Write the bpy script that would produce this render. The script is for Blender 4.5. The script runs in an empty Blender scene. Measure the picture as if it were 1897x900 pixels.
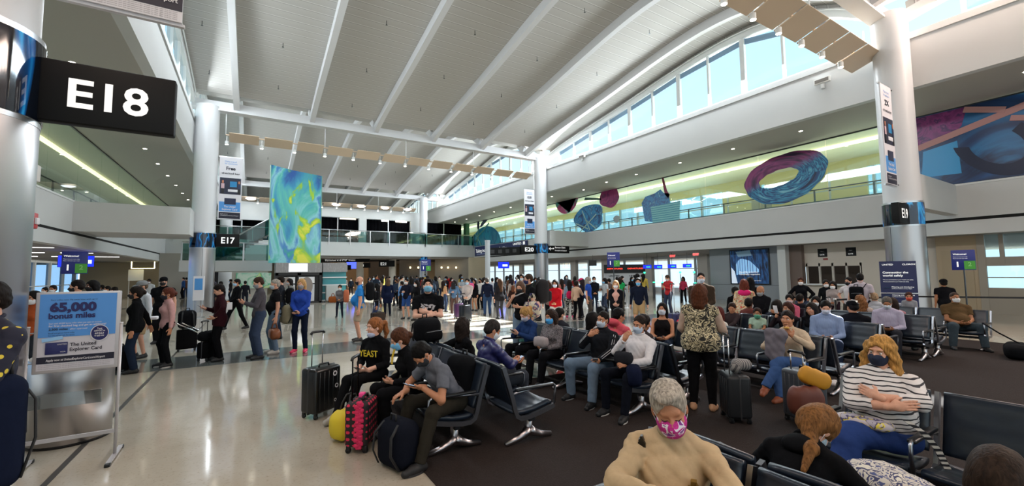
import bpy, bmesh, math, random
import numpy as np
from mathutils import Vector, Matrix
random.seed(7); np.random.seed(7)
scn = bpy.context.scene; COL = scn.collection
# ------------------------------------------------------------ camera
FPX = 785.0; CAMH = 1.8
_yaw, _pit, _rol = [math.radians(a) for a in (31.5, 4.0, -0.65)]
_F = Vector((math.sin(_yaw)*math.cos(_pit), math.cos(_yaw)*math.cos(_pit), math.sin(_pit)))
_R = Vector((math.cos(_yaw), -math.sin(_yaw), 0)); _U = _R.cross(_F)
_R, _U = _R*math.cos(_rol)+_U*math.sin(_rol), -_R*math.sin(_rol)+_U*math.cos(_rol)
CAM = Vector((0, 0, CAMH))
cd = bpy.data.cameras.new('camera'); cam = bpy.data.objects.new('camera', cd); COL.objects.link(cam)
cd.sensor_fit = 'HORIZONTAL'; cd.sensor_width = 36.0; cd.lens = 36.0*FPX/1897.0
cd.clip_start = 0.05; cd.clip_end = 400
m3 = Matrix((_R, _U, -_F)).transposed()
cam.matrix_world = Matrix.Translation(CAM) @ m3.to_4x4()
scn.camera = cam
scn.view_settings.view_transform = 'Standard'; scn.view_settings.look = 'None'
scn.view_settings.gamma = 1.0; scn.view_settings.use_curve_mapping = False
scn.view_settings.exposure = 0.0
# ------------------------------------------------------------ daylight
world = bpy.data.worlds.new('sky'); scn.world = world; world.use_nodes = True
wn = world.node_tree; wn.nodes.clear()
wo = wn.nodes.new('ShaderNodeOutputWorld'); wb = wn.nodes.new('ShaderNodeBackground')
wg = wn.nodes.new('ShaderNodeTexGradient'); wt = wn.nodes.new('ShaderNodeTexCoord'); wm = wn.nodes.new('ShaderNodeSeparateXYZ')
wr = wn.nodes.new('ShaderNodeValToRGB')
wn.links.new(wt.outputs['Generated'], wm.inputs[0]); wn.links.new(wm.outputs['Z'], wr.inputs[0])
wr.color_ramp.elements[0].position = 0.0; wr.color_ramp.elements[0].color = (0.86, 0.97, 1.0, 1)
wr.color_ramp.elements[1].position = 0.6; wr.color_ramp.elements[1].color = (0.50, 0.84, 1.0, 1)
wn.links.new(wr.outputs[0], wb.inputs[0]); wb.inputs[1].default_value = 1.35
wn.links.new(wb.outputs[0], wo.inputs[0])

def sun_lamp(name, energy, direction, color=(1, .96, .9), angle=0.6):
    l = bpy.data.lights.new(name, 'SUN'); l.energy = energy; l.color = color; l.angle = math.radians(angle)
    o = bpy.data.objects.new(name, l); COL.objects.link(o)
    o.rotation_euler = Vector(direction).to_track_quat('-Z', 'Y').to_euler(); return o
def area_lamp(name, loc, direction, sx, sy, energy, color=(1, 1, 1)):
    l = bpy.data.lights.new(name, 'AREA'); l.shape = 'RECTANGLE'; l.size = sx; l.size_y = sy; l.energy = energy; l.color = color
    o = bpy.data.objects.new(name, l); COL.objects.link(o); o.location = loc
    o.rotation_euler = Vector(direction).to_track_quat('-Z', 'Y').to_euler(); return o
sun_lamp('sun', 34.0, (-12.3, -1.2, -11.0))
DAY = (0.86, 0.94, 1.0)
# lamps added for daylight at the clerestory windows (long side along the hall)
for (yc) in (-5.0, 16.0, 37.3):
    for side in (0, 1):
        x = 19.3 if side else -2.45
        o = area_lamp('clerestory_daylight', (x, yc, 11.0), (-1 if side else 1, 0, -.8), 1.3 if side else .8, 19.0, 1900 if side else 900, (1, .76, .64) if yc < 0 else DAY)  # nearest bay's lamps are tinted pink to warm the walls, not daylight colour
        # local X must be vertical, local Y along the hall
        z = Vector((1 if side else -1, 0, .8)).normalized(); yv = Vector((0, 1, 0)); xv = yv.cross(z)
        o.rotation_euler = Matrix((xv, yv, z)).transposed().to_euler()
# added area fills for side-hall daylight and linear lights, and to brighten the concourse
area_lamp('side_hall_fill', (27.5, 32, 3.0), (0, 0, -1), 5, 60, 650, (.95, .98, 1)); area_lamp('side_hall_fill', (-10, 28, 3.0), (0, 0, -1), 5, 34, 450, (1, .96, .88)); area_lamp('concourse_fill', (11, 62, 3.45), (0, 0, -1), 18, 22, 420, (1, .86, .68))
# ------------------------------------------------------------ pixel rays on the photograph -> places in the hall
def ray(px, py): return _F + _R*((px-948.5)/FPX) - _U*((py-450.0)/FPX)
def on(ax, px, py, c):
    d = ray(px, py); k = 'XYZ'.index(ax); return CAM + d*((c-CAM[k])/d[k])
def dep(px, py, z): return CAM + ray(px, py)*z
def horizon(px): return 505.1 - .01135*(px-948.5)
def ground_at(px, depth):
    p = dep(px, horizon(px), depth); return Vector((p.x, p.y, 0))
# ------------------------------------------------------------ materials
def lin(c):
    if isinstance(c, str):
        c = c.lstrip('#'); c = [int(c[i:i+2], 16)/255 for i in (0, 2, 4)]
    return tuple([(v/12.92 if v <= .04045 else ((v+.055)/1.055)**2.4) for v in c[:3]]) + (1,)
MC = {}
def nodes(name):
    m = bpy.data.materials.new(name); m.use_nodes = True; nt = m.node_tree; b = nt.nodes['Principled BSDF']; return m, nt, b
def N(nt, t, **kw):
    n = nt.nodes.new('ShaderNode'+t)
    for k, v in kw.items(): setattr(n, k, v)
    return n
def ramp(nt, stops, interp='LINEAR'):
    r = nt.nodes.new('ShaderNodeValToRGB'); r.color_ramp.interpolation = interp
    e = r.color_ramp.elements
    while len(e) < len(stops): e.new(.5)
    for i, (p, c) in enumerate(stops): e[i].position = p; e[i].color = lin(c)
    return r
def mat(color, rough=.6, metal=0, bump=0, bscale=60, vary=0.0, spec=.5, emit=0, coat=0, key=None):
    k = ('p', color, rough, metal, bump, bscale, vary, spec, emit, coat)
    if k in MC: return MC[k]
    m, nt, b = nodes('surface'); MC[k] = m
    c = lin(color); b.inputs['Base Color'].default_value = c; b.inputs['Roughness'].default_value = rough
    b.inputs['Metallic'].default_value = metal; b.inputs['Specular IOR Level'].default_value = spec
    b.inputs['Coat Weight'].default_value = coat
    if emit: b.inputs['Emission Color'].default_value = c; b.inputs['Emission Strength'].default_value = emit
    if bump or vary:
        tc = N(nt, 'TexCoord'); nz = N(nt, 'TexNoise'); nz.inputs['Scale'].default_value = bscale; nz.inputs['Detail'].default_value = 3
        nt.links.new(tc.outputs['Object'], nz.inputs['Vector'])
        if bump:
            bp = N(nt, 'Bump'); bp.inputs['Strength'].default_value = bump; bp.inputs['Distance'].default_value = .01
            nt.links.new(nz.outputs['Fac'], bp.inputs['Height']); nt.links.new(bp.outputs[0], b.inputs['Normal'])
        if vary:
            r = N(nt, 'ValToRGB'); r.color_ramp.elements[0].position = .3; r.color_ramp.elements[1].position = .7
            r.color_ramp.elements[0].color = tuple(v*(1-vary) for v in c[:3])+(1,); r.color_ramp.elements[1].color = tuple(min(1, v*(1+vary)) for v in c[:3])+(1,)
            nt.links.new(nz.outputs['Fac'], r.inputs[0]); nt.links.new(r.outputs[0], b.inputs['Base Color'])
    return m
def fabric(color, rough=.9): return mat(color, rough, 0, .25, 30, .05, .08)
def glossy(color, rough=.25, spec=.5): return mat(color, rough, 0, 0, 60, 0, spec)
def metal(color='#b9bcc0', rough=.3): return mat(color, rough, 1.0)
def emitm(color, s): return mat(color, .6, 0, 0, 60, 0, .3, s)
def stripes(a, b_, freq, axis='Z', w=.5, rough=.85):
    k = ('s', a, b_, freq, axis, w)
    if k in MC: return MC[k]
    m, nt, b = nodes('striped'); MC[k] = m
    tc = N(nt, 'TexCoord'); s = N(nt, 'SeparateXYZ'); nt.links.new(tc.outputs['Object'], s.inputs[0])
    nz = N(nt, 'TexNoise'); nz.inputs['Scale'].default_value = 5; nt.links.new(tc.outputs['Object'], nz.inputs['Vector'])
    ad = N(nt, 'Math', operation='MULTIPLY_ADD'); ad.inputs[1].default_value = .05; nt.links.new(nz.outputs['Fac'], ad.inputs[0]); nt.links.new(s.outputs[axis], ad.inputs[2])
    mu = N(nt, 'Math', operation='MULTIPLY'); mu.inputs[1].default_value = freq; nt.links.new(ad.outputs[0], mu.inputs[0])
    fr = N(nt, 'Math', operation='FRACT'); nt.links.new(mu.outputs[0], fr.inputs[0])
    r = ramp(nt, [(0, a), (w, b_)], 'CONSTANT'); nt.links.new(fr.outputs[0], r.inputs[0]); nt.links.new(r.outputs[0], b.inputs['Base Color'])
    b.inputs['Roughness'].default_value = rough; return m
def blotch(stops, scale=12, dist=1.5, rough=.8, detail=2, kind='noise', stretch=(1, 1, 1)):
    k = ('b', tuple(stops), scale, dist, rough, detail, kind, stretch)
    if k in MC: return MC[k]
    m, nt, b = nodes('patterned'); MC[k] = m
    tc = N(nt, 'TexCoord'); mp = N(nt, 'Mapping'); mp.inputs['Scale'].default_value = stretch; nt.links.new(tc.outputs['Object'], mp.inputs[0])
    if kind == 'noise':
        n = N(nt, 'TexNoise'); n.inputs['Scale'].default_value = scale; n.inputs['Distortion'].default_value = dist; n.inputs['Detail'].default_value = detail; out = n.outputs['Fac']
    elif kind == 'voronoi':
        n = N(nt, 'TexVoronoi'); n.inputs['Scale'].default_value = scale; out = n.outputs['Distance']
    elif kind == 'cells':
        n = N(nt, 'TexVoronoi'); n.inputs['Scale'].default_value = scale; out = n.outputs['Color']
    else:
        n = N(nt, 'TexWave'); n.inputs['Scale'].default_value = scale; n.inputs['Distortion'].default_value = dist; n.inputs['Detail'].default_value = detail; out = n.outputs['Fac']
    nt.links.new(mp.outputs[0], n.inputs['Vector'])
    r = ramp(nt, stops, 'LINEAR' if kind in ('noise', 'wave') and rough < .5 else 'CONSTANT'); nt.links.new(out, r.inputs[0])
    nt.links.new(r.outputs[0], b.inputs['Base Color']); b.inputs['Roughness'].default_value = rough; return m
def glass(tint='#e9f6f2', refl=.12, key='g', dens=0.0):
    k = ('glass', tint, refl, dens)
    if k in MC: return MC[k]
    m = bpy.data.materials.new('glass'); m.use_nodes = True; nt = m.node_tree; nt.nodes.clear(); MC[k] = m
    o = N(nt, 'OutputMaterial'); mx = N(nt, 'MixShader'); tr = N(nt, 'BsdfTransparent'); gl = N(nt, 'BsdfGlossy'); fr = N(nt, 'LayerWeight'); pw = N(nt, 'Math', operation='POWER'); pw.inputs[1].default_value = 4
    tr.inputs[0].default_value = lin(tint); gl.inputs['Roughness'].default_value = .02; fr.inputs[0].default_value = .5; nt.links.new(fr.outputs['Facing'], pw.inputs[0])
    ad = N(nt, 'Math', operation='MULTIPLY_ADD'); ad.inputs[1].default_value = .35; ad.inputs[2].default_value = .03+refl*.3; ad.use_clamp = True
    nt.links.new(pw.outputs[0], ad.inputs[0]); nt.links.new(ad.outputs[0], mx.inputs[0]); nt.links.new(tr.outputs[0], mx.inputs[1]); nt.links.new(gl.outputs[0], mx.inputs[2])
    nt.links.new(mx.outputs[0], o.inputs[0]); return m
WHITE = mat('#d9dbda', .55, vary=.02, bscale=2); WHITE2 = mat('#c9ccca', .6); ALU = metal('#c3c5c8', .28); STEEL = metal('#a9a7a8', .22)
DARKM = metal('#55585c', .35); BLACKP = glossy('#101114', .4); CHROME = metal('#e0e0e2', .12)
# ------------------------------------------------------------ mesh building
class MB:
    def __init__(s): s.v = []; s.f = []; s.mi = []; s.cur = 0; s.smooth = []
    def add(s, vs, fs, smooth=False):
        o = len(s.v); s.v += [tuple(v) for v in vs]; s.f += [tuple(i+o for i in f) for f in fs]; s.mi += [s.cur]*len(fs); s.smooth += [smooth]*len(fs); return s
    def box(s, x0, x1, y0, y1, z0, z1):
        x0, x1 = min(x0, x1), max(x0, x1); y0, y1 = min(y0, y1), max(y0, y1); z0, z1 = min(z0, z1), max(z0, z1)
        return s.add([(x, y, z) for z in (z0, z1) for y in (y0, y1) for x in (x0, x1)], [(0, 2, 3, 1), (4, 5, 7, 6), (0, 1, 5, 4), (2, 6, 7, 3), (0, 4, 6, 2), (1, 3, 7, 5)])
    def obox(s, c, a, b, d):           # centre, three half-axis vectors
        c, a, b, d = Vector(c), Vector(a), Vector(b), Vector(d)
        if a.cross(b).dot(d) < 0: a = -a
        return s.add([c+a*i+b*j+d*k for k in (-1, 1) for j in (-1, 1) for i in (-1, 1)], [(0, 2, 3, 1), (4, 5, 7, 6), (0, 1, 5, 4), (2, 6, 7, 3), (0, 4, 6, 2), (1, 3, 7, 5)])
    def bar(s, p, q, w, h, up=(0, 0, 1)):   # rectangular bar from p to q
        p, q = Vector(p), Vector(q); d = (q-p); L = d.length; d = d/L; u = Vector(up)
        r = d.cross(u)
        if r.length < 1e-4: r = d.cross(Vector((1, 0, 0)))
        r.normalize(); u = r.cross(d); return s.obox((p+q)/2, d*L/2, r*w/2, u*h/2)
    def rbox(s, x0, x1, y0, y1, z0, z1, r=.03, seg=3):
        bm = bmesh.new(); bmesh.ops.create_cube(bm, size=1)
        for v in bm.verts: v.co = Vector(((x0+x1)/2+v.co.x*(x1-x0), (y0+y1)/2+v.co.y*(y1-y0), (z0+z1)/2+v.co.z*(z1-z0)))
        bmesh.ops.bevel(bm, geom=bm.edges[:]+bm.verts[:], offset=r, segments=seg, profile=.5, affect='EDGES', clamp_overlap=True)
        bm.verts.index_update(); vs = [v.co.copy() for v in bm.verts]; fs = [[v.index for v in f.verts] for f in bm.faces]; bm.free()
        return s.add(vs, fs, True)
    def tube(s, pts, r, n=8, closed=False, caps=True, sq=1.0):
        pts = [Vector(p) for p in pts]; rs = r if isinstance(r, (list, tuple)) else [r]*len(pts)
        prev = None; rings = []
        for i, p in enumerate(pts):
            a = pts[i-1] if (i > 0 or closed) else p; b = pts[(i+1) % len(pts)] if (i < len(pts)-1 or closed) else p
            t = (b-a).normalized()
            if prev is None:
                u = t.cross(Vector((0, 0, 1)))
                if u.length < .01: u = t.cross(Vector((0, 1, 0)))
            else: u = prev-t*prev.dot(t)
            u.normalize(); prev = u; w = t.cross(u)
            rings.append([p+(u*math.cos(k*2*math.pi/n)+w*math.sin(k*2*math.pi/n)*sq)*rs[i] for k in range(n)])
        vs = [v for rg in rings for v in rg]; fs = []; m = len(rings)
        for i in range(m if closed else m-1):
            for k in range(n):
                a = i*n+k; b = i*n+(k+1) % n; c = ((i+1) % m)*n+(k+1) % n; d = ((i+1) % m)*n+k; fs.append((a, b, c, d))
        if caps and not closed: fs.append(tuple(range(n))[::-1]); fs.append(tuple((m-1)*n+k for k in range(n)))
        return s.add(vs, fs, True)
    def cyl(s, c, r, z0, z1, n=32, r2=None):
        r2 = r if r2 is None else r2
        vs = [(c[0]+rr*math.cos(k*2*math.pi/n), c[1]+rr*math.sin(k*2*math.pi/n), z) for z, rr in ((z0, r), (z1, r2)) for k in range(n)]
        o = len(s.v); s.add(vs, [(k, (k+1) % n, n+(k+1) % n, n+k) for k in range(n)], True)
        s.add(vs, [tuple(range(n))[::-1], tuple(n+k for k in range(n))]); return s
    def lathe(s, c, prof, n=24):        # prof: (r, z)
        vs = [(c[0]+r*math.cos(k*2*math.pi/n), c[1]+r*math.sin(k*2*math.pi/n), c[2]+z) for r, z in prof for k in range(n)]
        return s.add(vs, [(i*n+k, i*n+(k+1) % n, (i+1)*n+(k+1) % n, (i+1)*n+k) for i in range(len(prof)-1) for k in range(n)], True)
    def prism(s, pts, d):               # polygon of 3D points, extruded by vector d
        pts = [Vector(p) for p in pts]; d = Vector(d); n = len(pts)
        return s.add(pts+[p+d for p in pts], [tuple(range(n))[::-1], tuple(n+k for k in range(n))]+[(k, (k+1) % n, n+(k+1) % n, n+k) for k in range(n)])
    def sweep(s, pts, w, d, n=None):    # flat ribbon band following pts with thickness d (vec) and width vector w
        pts = [Vector(p) for p in pts]; w = Vector(w)
        vs = []
        for i, p in enumerate(pts):
            a = pts[max(0, i-1)]; b = pts[min(len(pts)-1, i+1)]; t = (b-a).normalized(); nn = t.cross(w).normalized()*d/2
            vs += [p-w/2-nn, p+w/2-nn, p+w/2+nn, p-w/2+nn]
        fs = []
        for i in range(len(pts)-1):
            o = 4*i; fs += [(o+k, o+(k+1) % 4, o+4+(k+1) % 4, o+4+k) for k in range(4)]
        e = 4*(len(pts)-1); fs += [(3, 2, 1, 0), (e, e+1, e+2, e+3)]
        return s.add(vs, fs)
    def mesh(s, name, mats):
        me = bpy.data.meshes.new(name); me.from_pydata(s.v, [], s.f)
        for m in (mats if isinstance(mats, (list, tuple)) else [mats]): me.materials.append(m)
        me.polygons.foreach_set('material_index', s.mi); me.polygons.foreach_set('use_smooth', s.smooth)
        bm = bmesh.new(); bm.from_mesh(me); bmesh.ops.recalc_face_normals(bm, faces=bm.faces[:]); bm.to_mesh(me); bm.free()
        me.update(); return me
    def build(s, name, mats, parent=None):
        o = bpy.data.objects.new(name, s.mesh(name, mats)); COL.objects.link(o)
        if parent: o.parent = parent
        return o
def empty(name, loc=(0, 0, 0), rz=0):
    o = bpy.data.objects.new(name, None); COL.objects.link(o); o.location = loc; o.rotation_euler = (0, 0, rz); o.empty_display_size = .1; return o
def tag(o, label, cat, group=None, kind=None):
    o['label'] = label; o['category'] = cat
    if group: o['group'] = group
    if kind: o['kind'] = kind
    return o
def struct(name, mb, m, parent=None):
    o = mb.build(name, m, parent)
    if not parent: o['kind'] = 'structure'
    return o
def copy_tree(o, parent=None):
    c = o.copy(); COL.objects.link(c)
    if parent: c.parent = parent
    for ch in list(o.children): copy_tree(ch, c)
    return c
_tc = {}
def text(body, h, org, right, up, m, parent, name='lettering', bold=0.0, align='LEFT', width=None, sx=1.0, lift=.004):
    cu = bpy.data.curves.new('t', 'FONT'); cu.body = body; cu.size = 1.0; cu.offset = bold; cu.align_x = 'LEFT'; cu.resolution_u = 3
    o = bpy.data.objects.new('t', cu); COL.objects.link(o); bpy.context.view_layer.update()
    me = bpy.data.meshes.new_from_object(o.evaluated_get(bpy.context.evaluated_depsgraph_get())); bpy.data.objects.remove(o); bpy.data.curves.remove(cu)
    n = len(me.vertices)
    if n == 0: return None
    co = np.empty(n*3, np.float32); me.vertices.foreach_get('co', co); co = co.reshape(-1, 3)
    s = h/.72; x0, x1 = co[:, 0].min(), co[:, 0].max(); kx = s*sx
    if width: kx = width/(x1-x0)
    xs = (co[:, 0]-x0)*kx; W = (x1-x0)*kx
    if align == 'CENTER': xs = xs-W/2
    if align == 'RIGHT': xs = xs-W
    r, u, og = np.array(Vector(right).normalized()), np.array(Vector(up).normalized()), np.array(Vector(org)); nn = np.cross(r, u)
    P = og+xs[:, None]*r+(co[:, 1]*s)[:, None]*u+nn*lift
    me.vertices.foreach_set('co', P.astype(np.float32).ravel()); me.materials.clear(); me.materials.append(m); me.update()
    o = bpy.data.objects.new(name, me); COL.objects.link(o)
    if parent: o.parent = parent
    return o
def plate(name, org, right, up, w, h, m, parent=None, t=.02, lift=0.0, mb=None):   # a panel whose front face is right x up
    r, u = Vector(right).normalized(), Vector(up).normalized(); n = r.cross(u)
    b = mb or MB(); c = Vector(org)+r*w/2+u*h/2+n*(lift-t/2); b.obox(c, r*w/2, u*h/2, n*t/2)
    return None if mb else b.build(name, m, parent)
XR, YR, ZU = Vector((1, 0, 0)), Vector((0, 1, 0)), Vector((0, 0, 1))
# ============================================================ THE HALL
def floor_mat():
    m, nt, b = nodes('polished_terrazzo'); tc = N(nt, 'TexCoord')
    n1 = N(nt, 'TexNoise'); n1.inputs['Scale'].default_value = .55; n1.inputs['Detail'].default_value = 6; n1.inputs['Roughness'].default_value = .65
    n2 = N(nt, 'TexNoise'); n2.inputs['Scale'].default_value = 34; n2.inputs['Detail'].default_value = 2
    nt.links.new(tc.outputs['Object'], n1.inputs['Vector']); nt.links.new(tc.outputs['Object'], n2.inputs['Vector'])
    r1 = ramp(nt, [(.35, '#a79e8f'), (.65, '#bab2a4')]); r2 = ramp(nt, [(.3, '#9c907b'), (.42, '#ffffff')])
    nt.links.new(n1.outputs['Fac'], r1.inputs[0]); nt.links.new(n2.outputs['Fac'], r2.inputs[0])
    mx = N(nt, 'Mix', data_type='RGBA', blend_type='MULTIPLY'); mx.inputs['Factor'].default_value = .28
    nt.links.new(r1.outputs[0], mx.inputs['A']); nt.links.new(r2.outputs[0], mx.inputs['B']); nt.links.new(mx.outputs['Result'], b.inputs['Base Color'])
    rr = N(nt, 'MapRange'); rr.inputs[3].default_value = .04; rr.inputs[4].default_value = .14; nt.links.new(n1.outputs['Fac'], rr.inputs[0]); nt.links.new(rr.outputs[0], b.inputs['Roughness'])
    b.inputs['Specular IOR Level'].default_value = .7; return m
def deck_mat():
    m, nt, b = nodes('ceiling_planks'); tc = N(nt, 'TexCoord'); s = N(nt, 'SeparateXYZ'); nt.links.new(tc.outputs['Object'], s.inputs[0])
    mu = N(nt, 'Math', operation='MULTIPLY'); mu.inputs[1].default_value = 2.3; nt.links.new(s.outputs['Y'], mu.inputs[0])
    fr = N(nt, 'Math', operation='FRACT'); nt.links.new(mu.outputs[0], fr.inputs[0])
    r = ramp(nt, [(0, '#bab7b2'), (.8, '#b4b1ac'), (.86, '#dddbd7'), (.93, '#8f8c88'), (1, '#bab7b2')]); nt.links.new(fr.outputs[0], r.inputs[0])
    nt.links.new(r.outputs[0], b.inputs['Base Color']); b.inputs['Roughness'].default_value = .7
    bp = N(nt, 'Bump'); bp.inputs['Strength'].default_value = .25; bp.inputs['Distance'].default_value = .01; nt.links.new(r.outputs[0], bp.inputs['Height']); nt.links.new(bp.outputs[0], b.inputs['Normal']); return m
struct('floor', MB().box(-26, 48, -17, 92, -.3, 0), floor_mat())
DARKSTRIP = glossy('#5b605f', .12)
b = MB().box(-26, 23, 10.6, 12.15, 0, .003); struct('trim_1', b, DARKSTRIP)
b = MB().box(-1.52, -1.47, -17, 10.6, 0, .004).box(-1.5, -1.46, 12.15, 47, 0, .004); struct('trim_2', b, mat('#3c3a37', .4))
struct('trim_3', MB().box(-26, 23, 31.5, 33.0, 0, .003), DARKSTRIP)
carpet = mat('#2d2624', .95, 0, .6, 90, .22, .15)
o = struct('floor_carpet', MB().box(1.38, 15.2, -3.5, 6.1, 0, .008), carpet)

# columns -------------------------------------------------------------
def face_text_column(): pass
def band_mat():
    m, nt, b = nodes('column_band'); tc = N(nt, 'TexCoord'); mp = N(nt, 'Mapping'); mp.inputs['Scale'].default_value = (1, 1, .25); nt.links.new(tc.outputs['Object'], mp.inputs[0])
    w = N(nt, 'TexNoise'); w.inputs['Scale'].default_value = 2.6; w.inputs['Distortion'].default_value = 1.0; nt.links.new(mp.outputs[0], w.inputs['Vector'])
    r = ramp(nt, [(0, '#05070d'), (.5, '#071223'), (.56, '#0b5da8'), (.60, '#2fa8ee'), (.64, '#0a2140'), (1, '#05070d')]); nt.links.new(w.outputs['Fac'], r.inputs[0])
    nt.links.new(r.outputs[0], b.inputs['Base Color']); b.inputs['Roughness'].default_value = .06; b.inputs['Specular IOR Level'].default_value = .8; return m
BAND = band_mat(); COLW = mat('#cfd0d2', .35)
def steel_clad():
    m, nt, b = nodes('brushed_steel'); b.inputs['Metallic'].default_value = 1; b.inputs['Base Color'].default_value = lin('#b4b0b0'); b.inputs['Roughness'].default_value = .3
    b.inputs['Anisotropic'].default_value = .6; return m
CLAD = steel_clad()
def column(x, y, r, ztop, zb0=3.25, zb1=3.98, seams=True):
    o = struct('column', MB().cyl((x, y), r, zb1+.06, ztop, 48), COLW)
    struct('steel_cladding', MB().cyl((x, y), r+.03, 0.0, zb0-.05, 48), CLAD, o)
    struct('band', MB().cyl((x, y), r+.045, zb0, zb1, 48), BAND, o)
    b = MB().cyl((x, y), r+.035, zb0-.05, zb0, 48).cyl((x, y), r+.035, zb1, zb1+.06, 48); struct('band_ring', b, ALU, o)
    b = MB()
    for a in (0.6, 2.7, 4.8):
        b.bar((x+(r+.03)*math.cos(a), y+(r+.03)*math.sin(a), 0), (x+(r+.03)*math.cos(a), y+(r+.03)*math.sin(a), zb0-.05), .012, .012)
    struct('seam', b, DARKM, o); return o
ZT = 10.7
COLS = {'E18': (-2.3, 5.6, .52), 'E17': (-2.2, 26.8, .52), 'E20': (19.0, 26.7, .5), 'E19': (19.0, 5.3, .5), 'F': (17.0, 47.6, .45), 'G': (-2.2, 47.9, .5)}
for k, (x, y, r) in COLS.items(): column(x, y, r, ZT)

# vaulted roof: ribs run along the hall, arching from column line to column line -----------------
BAYS = [(-16.0, 5.5), (5.5, 26.8), (26.8, 48.1), (48.1, 69.4)]
def arcz(Y, a, b, base=10.62): t = min(1, max(0, (Y-a)/(b-a))); return (((-23.0826*t+59.0011)*t-54.5535)*t+18.351)*t+10.9025
DECK = deck_mat(); RIBM = mat('#d3d3d4', .5)
for (a, b_) in BAYS:
    n = 28; Ys = [a+.75+(b_-a-1.5)*i/n for i in range(n+1)]
    mb = MB(); vs = []
    for Y in Ys:
        z = arcz(Y, a, b_)+.42; vs += [(-2.9, Y, z), (19.9, Y, z), (19.9, Y, z+.2), (-2.9, Y, z+.2)]
    fs = []
    for i in range(n):
        o_ = i*4; fs += [(o_+k, o_+(k+1) % 4, o_+4+(k+1) % 4, o_+4+k) for k in range(4)]
    fs += [(0, 1, 2, 3), (n*4+3, n*4+2, n*4+1, n*4)]
    mb.add(vs, fs); deck = struct('ceiling', mb, DECK)
    for x in (-.95, 2.75, 6.4, 10.2, 13.9, 17.7):
        Yr = [a+.1+(b_-a-.2)*i/n for i in range(n+1)]
        rb = MB().sweep([(x, Y, arcz(Y, a, b_)+.21) for Y in Yr], (.26, 0, 0), .44); struct('rib', rb, RIBM, deck)
    # sprinkler heads under the deck
    sp = MB()
    for x in (-2.0, .9, 4.6, 8.3, 12.0, 15.8):
        for t in (.16, .33, .5, .67, .84):
            Y = a+(b_-a)*t+((x*7.3) % 1.4); z = arcz(Y, a, b_)+.42; sp.cyl((x, Y), .012, z-.16, z, 6).cyl((x, Y), .045, z-.19, z-.16, 8, .02)
    struct('sprinkler_head', sp, DARKM, deck)
for Y in (5.5, 26.8, 48.1):
    struct('ceiling', MB().box(-2.9, 19.9, Y-.95, Y+.95, 11.62, 11.8), DECK)
    struct('beam', MB().box(-2.9, 19.9, Y-.18, Y+.18, 10.55, 11.0).box(-2.9, 19.9, Y-.26, Y+.26, 10.5, 10.58), RIBM)
# side walls of the nave -----------------------------------------------------------
FAS = mat('#c6c7c6', .6, vary=.015, bscale=1)
def side(x, sgn, zs=8.08, zt=9.83):   # sgn: +1 right wall, -1 left wall (body extends outwards)
    nm = 'wall_right' if sgn > 0 else 'wall_left'
    mb = MB().box(x, x+sgn*.3, -16, 69, zs, zt-.12).box(x+sgn*.06, x+sgn*.3, -16, 69, zt-.12, zt)
    mb.box(x-sgn*.03, x+sgn*.32, -16, 69, zt, zt+.22)
    w = struct(nm, mb, FAS)
    k = 0
    for (a, b_) in BAYS:
        # arched head along the roof
        Ys = [a+.5+(b_-a-1.0)*i/24 for i in range(25)]
        struct('window_head', MB().sweep([(x+sgn*.14, Y, max(zt+.2, arcz(Y, a, b_)+.02)) for Y in Ys], (.34, 0, 0), .34), WHITE, w)
        # above-head infill up to the deck
        vs = []; 
        for Y in Ys: z = arcz(Y, a, b_)+.15; vs += [(x+sgn*.2, Y, z), (x+sgn*.2, Y, z+.42)]
        struct('infill_panel', MB().add(vs, [(2*i, 2*i+2, 2*i+3, 2*i+1) for i in range(24)]), DECK, w)
        m = (a+b_)/2; piers = [m+3.55*j for j in (-2.5, -1.5, -.5, .5, 1.5, 2.5)]
        for j in range(5):
            y0, y1 = piers[j], piers[j+1]; k += 1
            win = MB(); top = lambda Y: arcz(Y, a, b_)-.12
            for Yp, w_ in ((y0+.051, .1), ((y0+y1)/2, .09), (y1-.051, .1)):
                win.box(x+sgn*.02, x+sgn*.2, Yp-w_/2, Yp+w_/2, zt+.2, top(Yp)+.1)
            win.box(x+sgn*.05, x+sgn*.16, y0, y1, zt+.2, zt+.3)
            W = struct('window_%d' % (k+(40 if sgn < 0 else 0)), win, WHITE)
            gp = [(x+sgn*.1, y0, zt+.2), (x+sgn*.1, y1, zt+.2)]+[(x+sgn*.1, y1+(y0-y1)*i/6, top(y1+(y0-y1)*i/6)+.1) for i in range(7)]
            struct('pane', MB().prism(gp, (sgn*.01, 0, 0)), glass('#f4fbff', .0), W)
            # roller blind strip at the head of the pane
            bl = [(x+sgn*.13, y0+.1, top(y0+.1)-.05), (x+sgn*.13, y1-.1, top(y1-.1)-.05), (x+sgn*.13, y1-.1, top(y1-.1)-.33), (x+sgn*.13, y0+.1, top(y0+.1)-.33)]
            if sgn > 0: struct('blind', MB().prism(bl, (.01, 0, 0)), mat('#8fa0b0', .7), W)
        # small end triangles
    # rod running under the roof edge
    struct('pipe', MB().tube([(x-sgn*.1, BAYS[1][0]+.6+20.1*i/24, arcz(BAYS[1][0]+.6+20.1*i/24, *BAYS[1])+.12) for i in range(25)], .03), WHITE, w)
    return w
WR = side(19.5, 1); WL = side(-2.75, -1)
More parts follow.
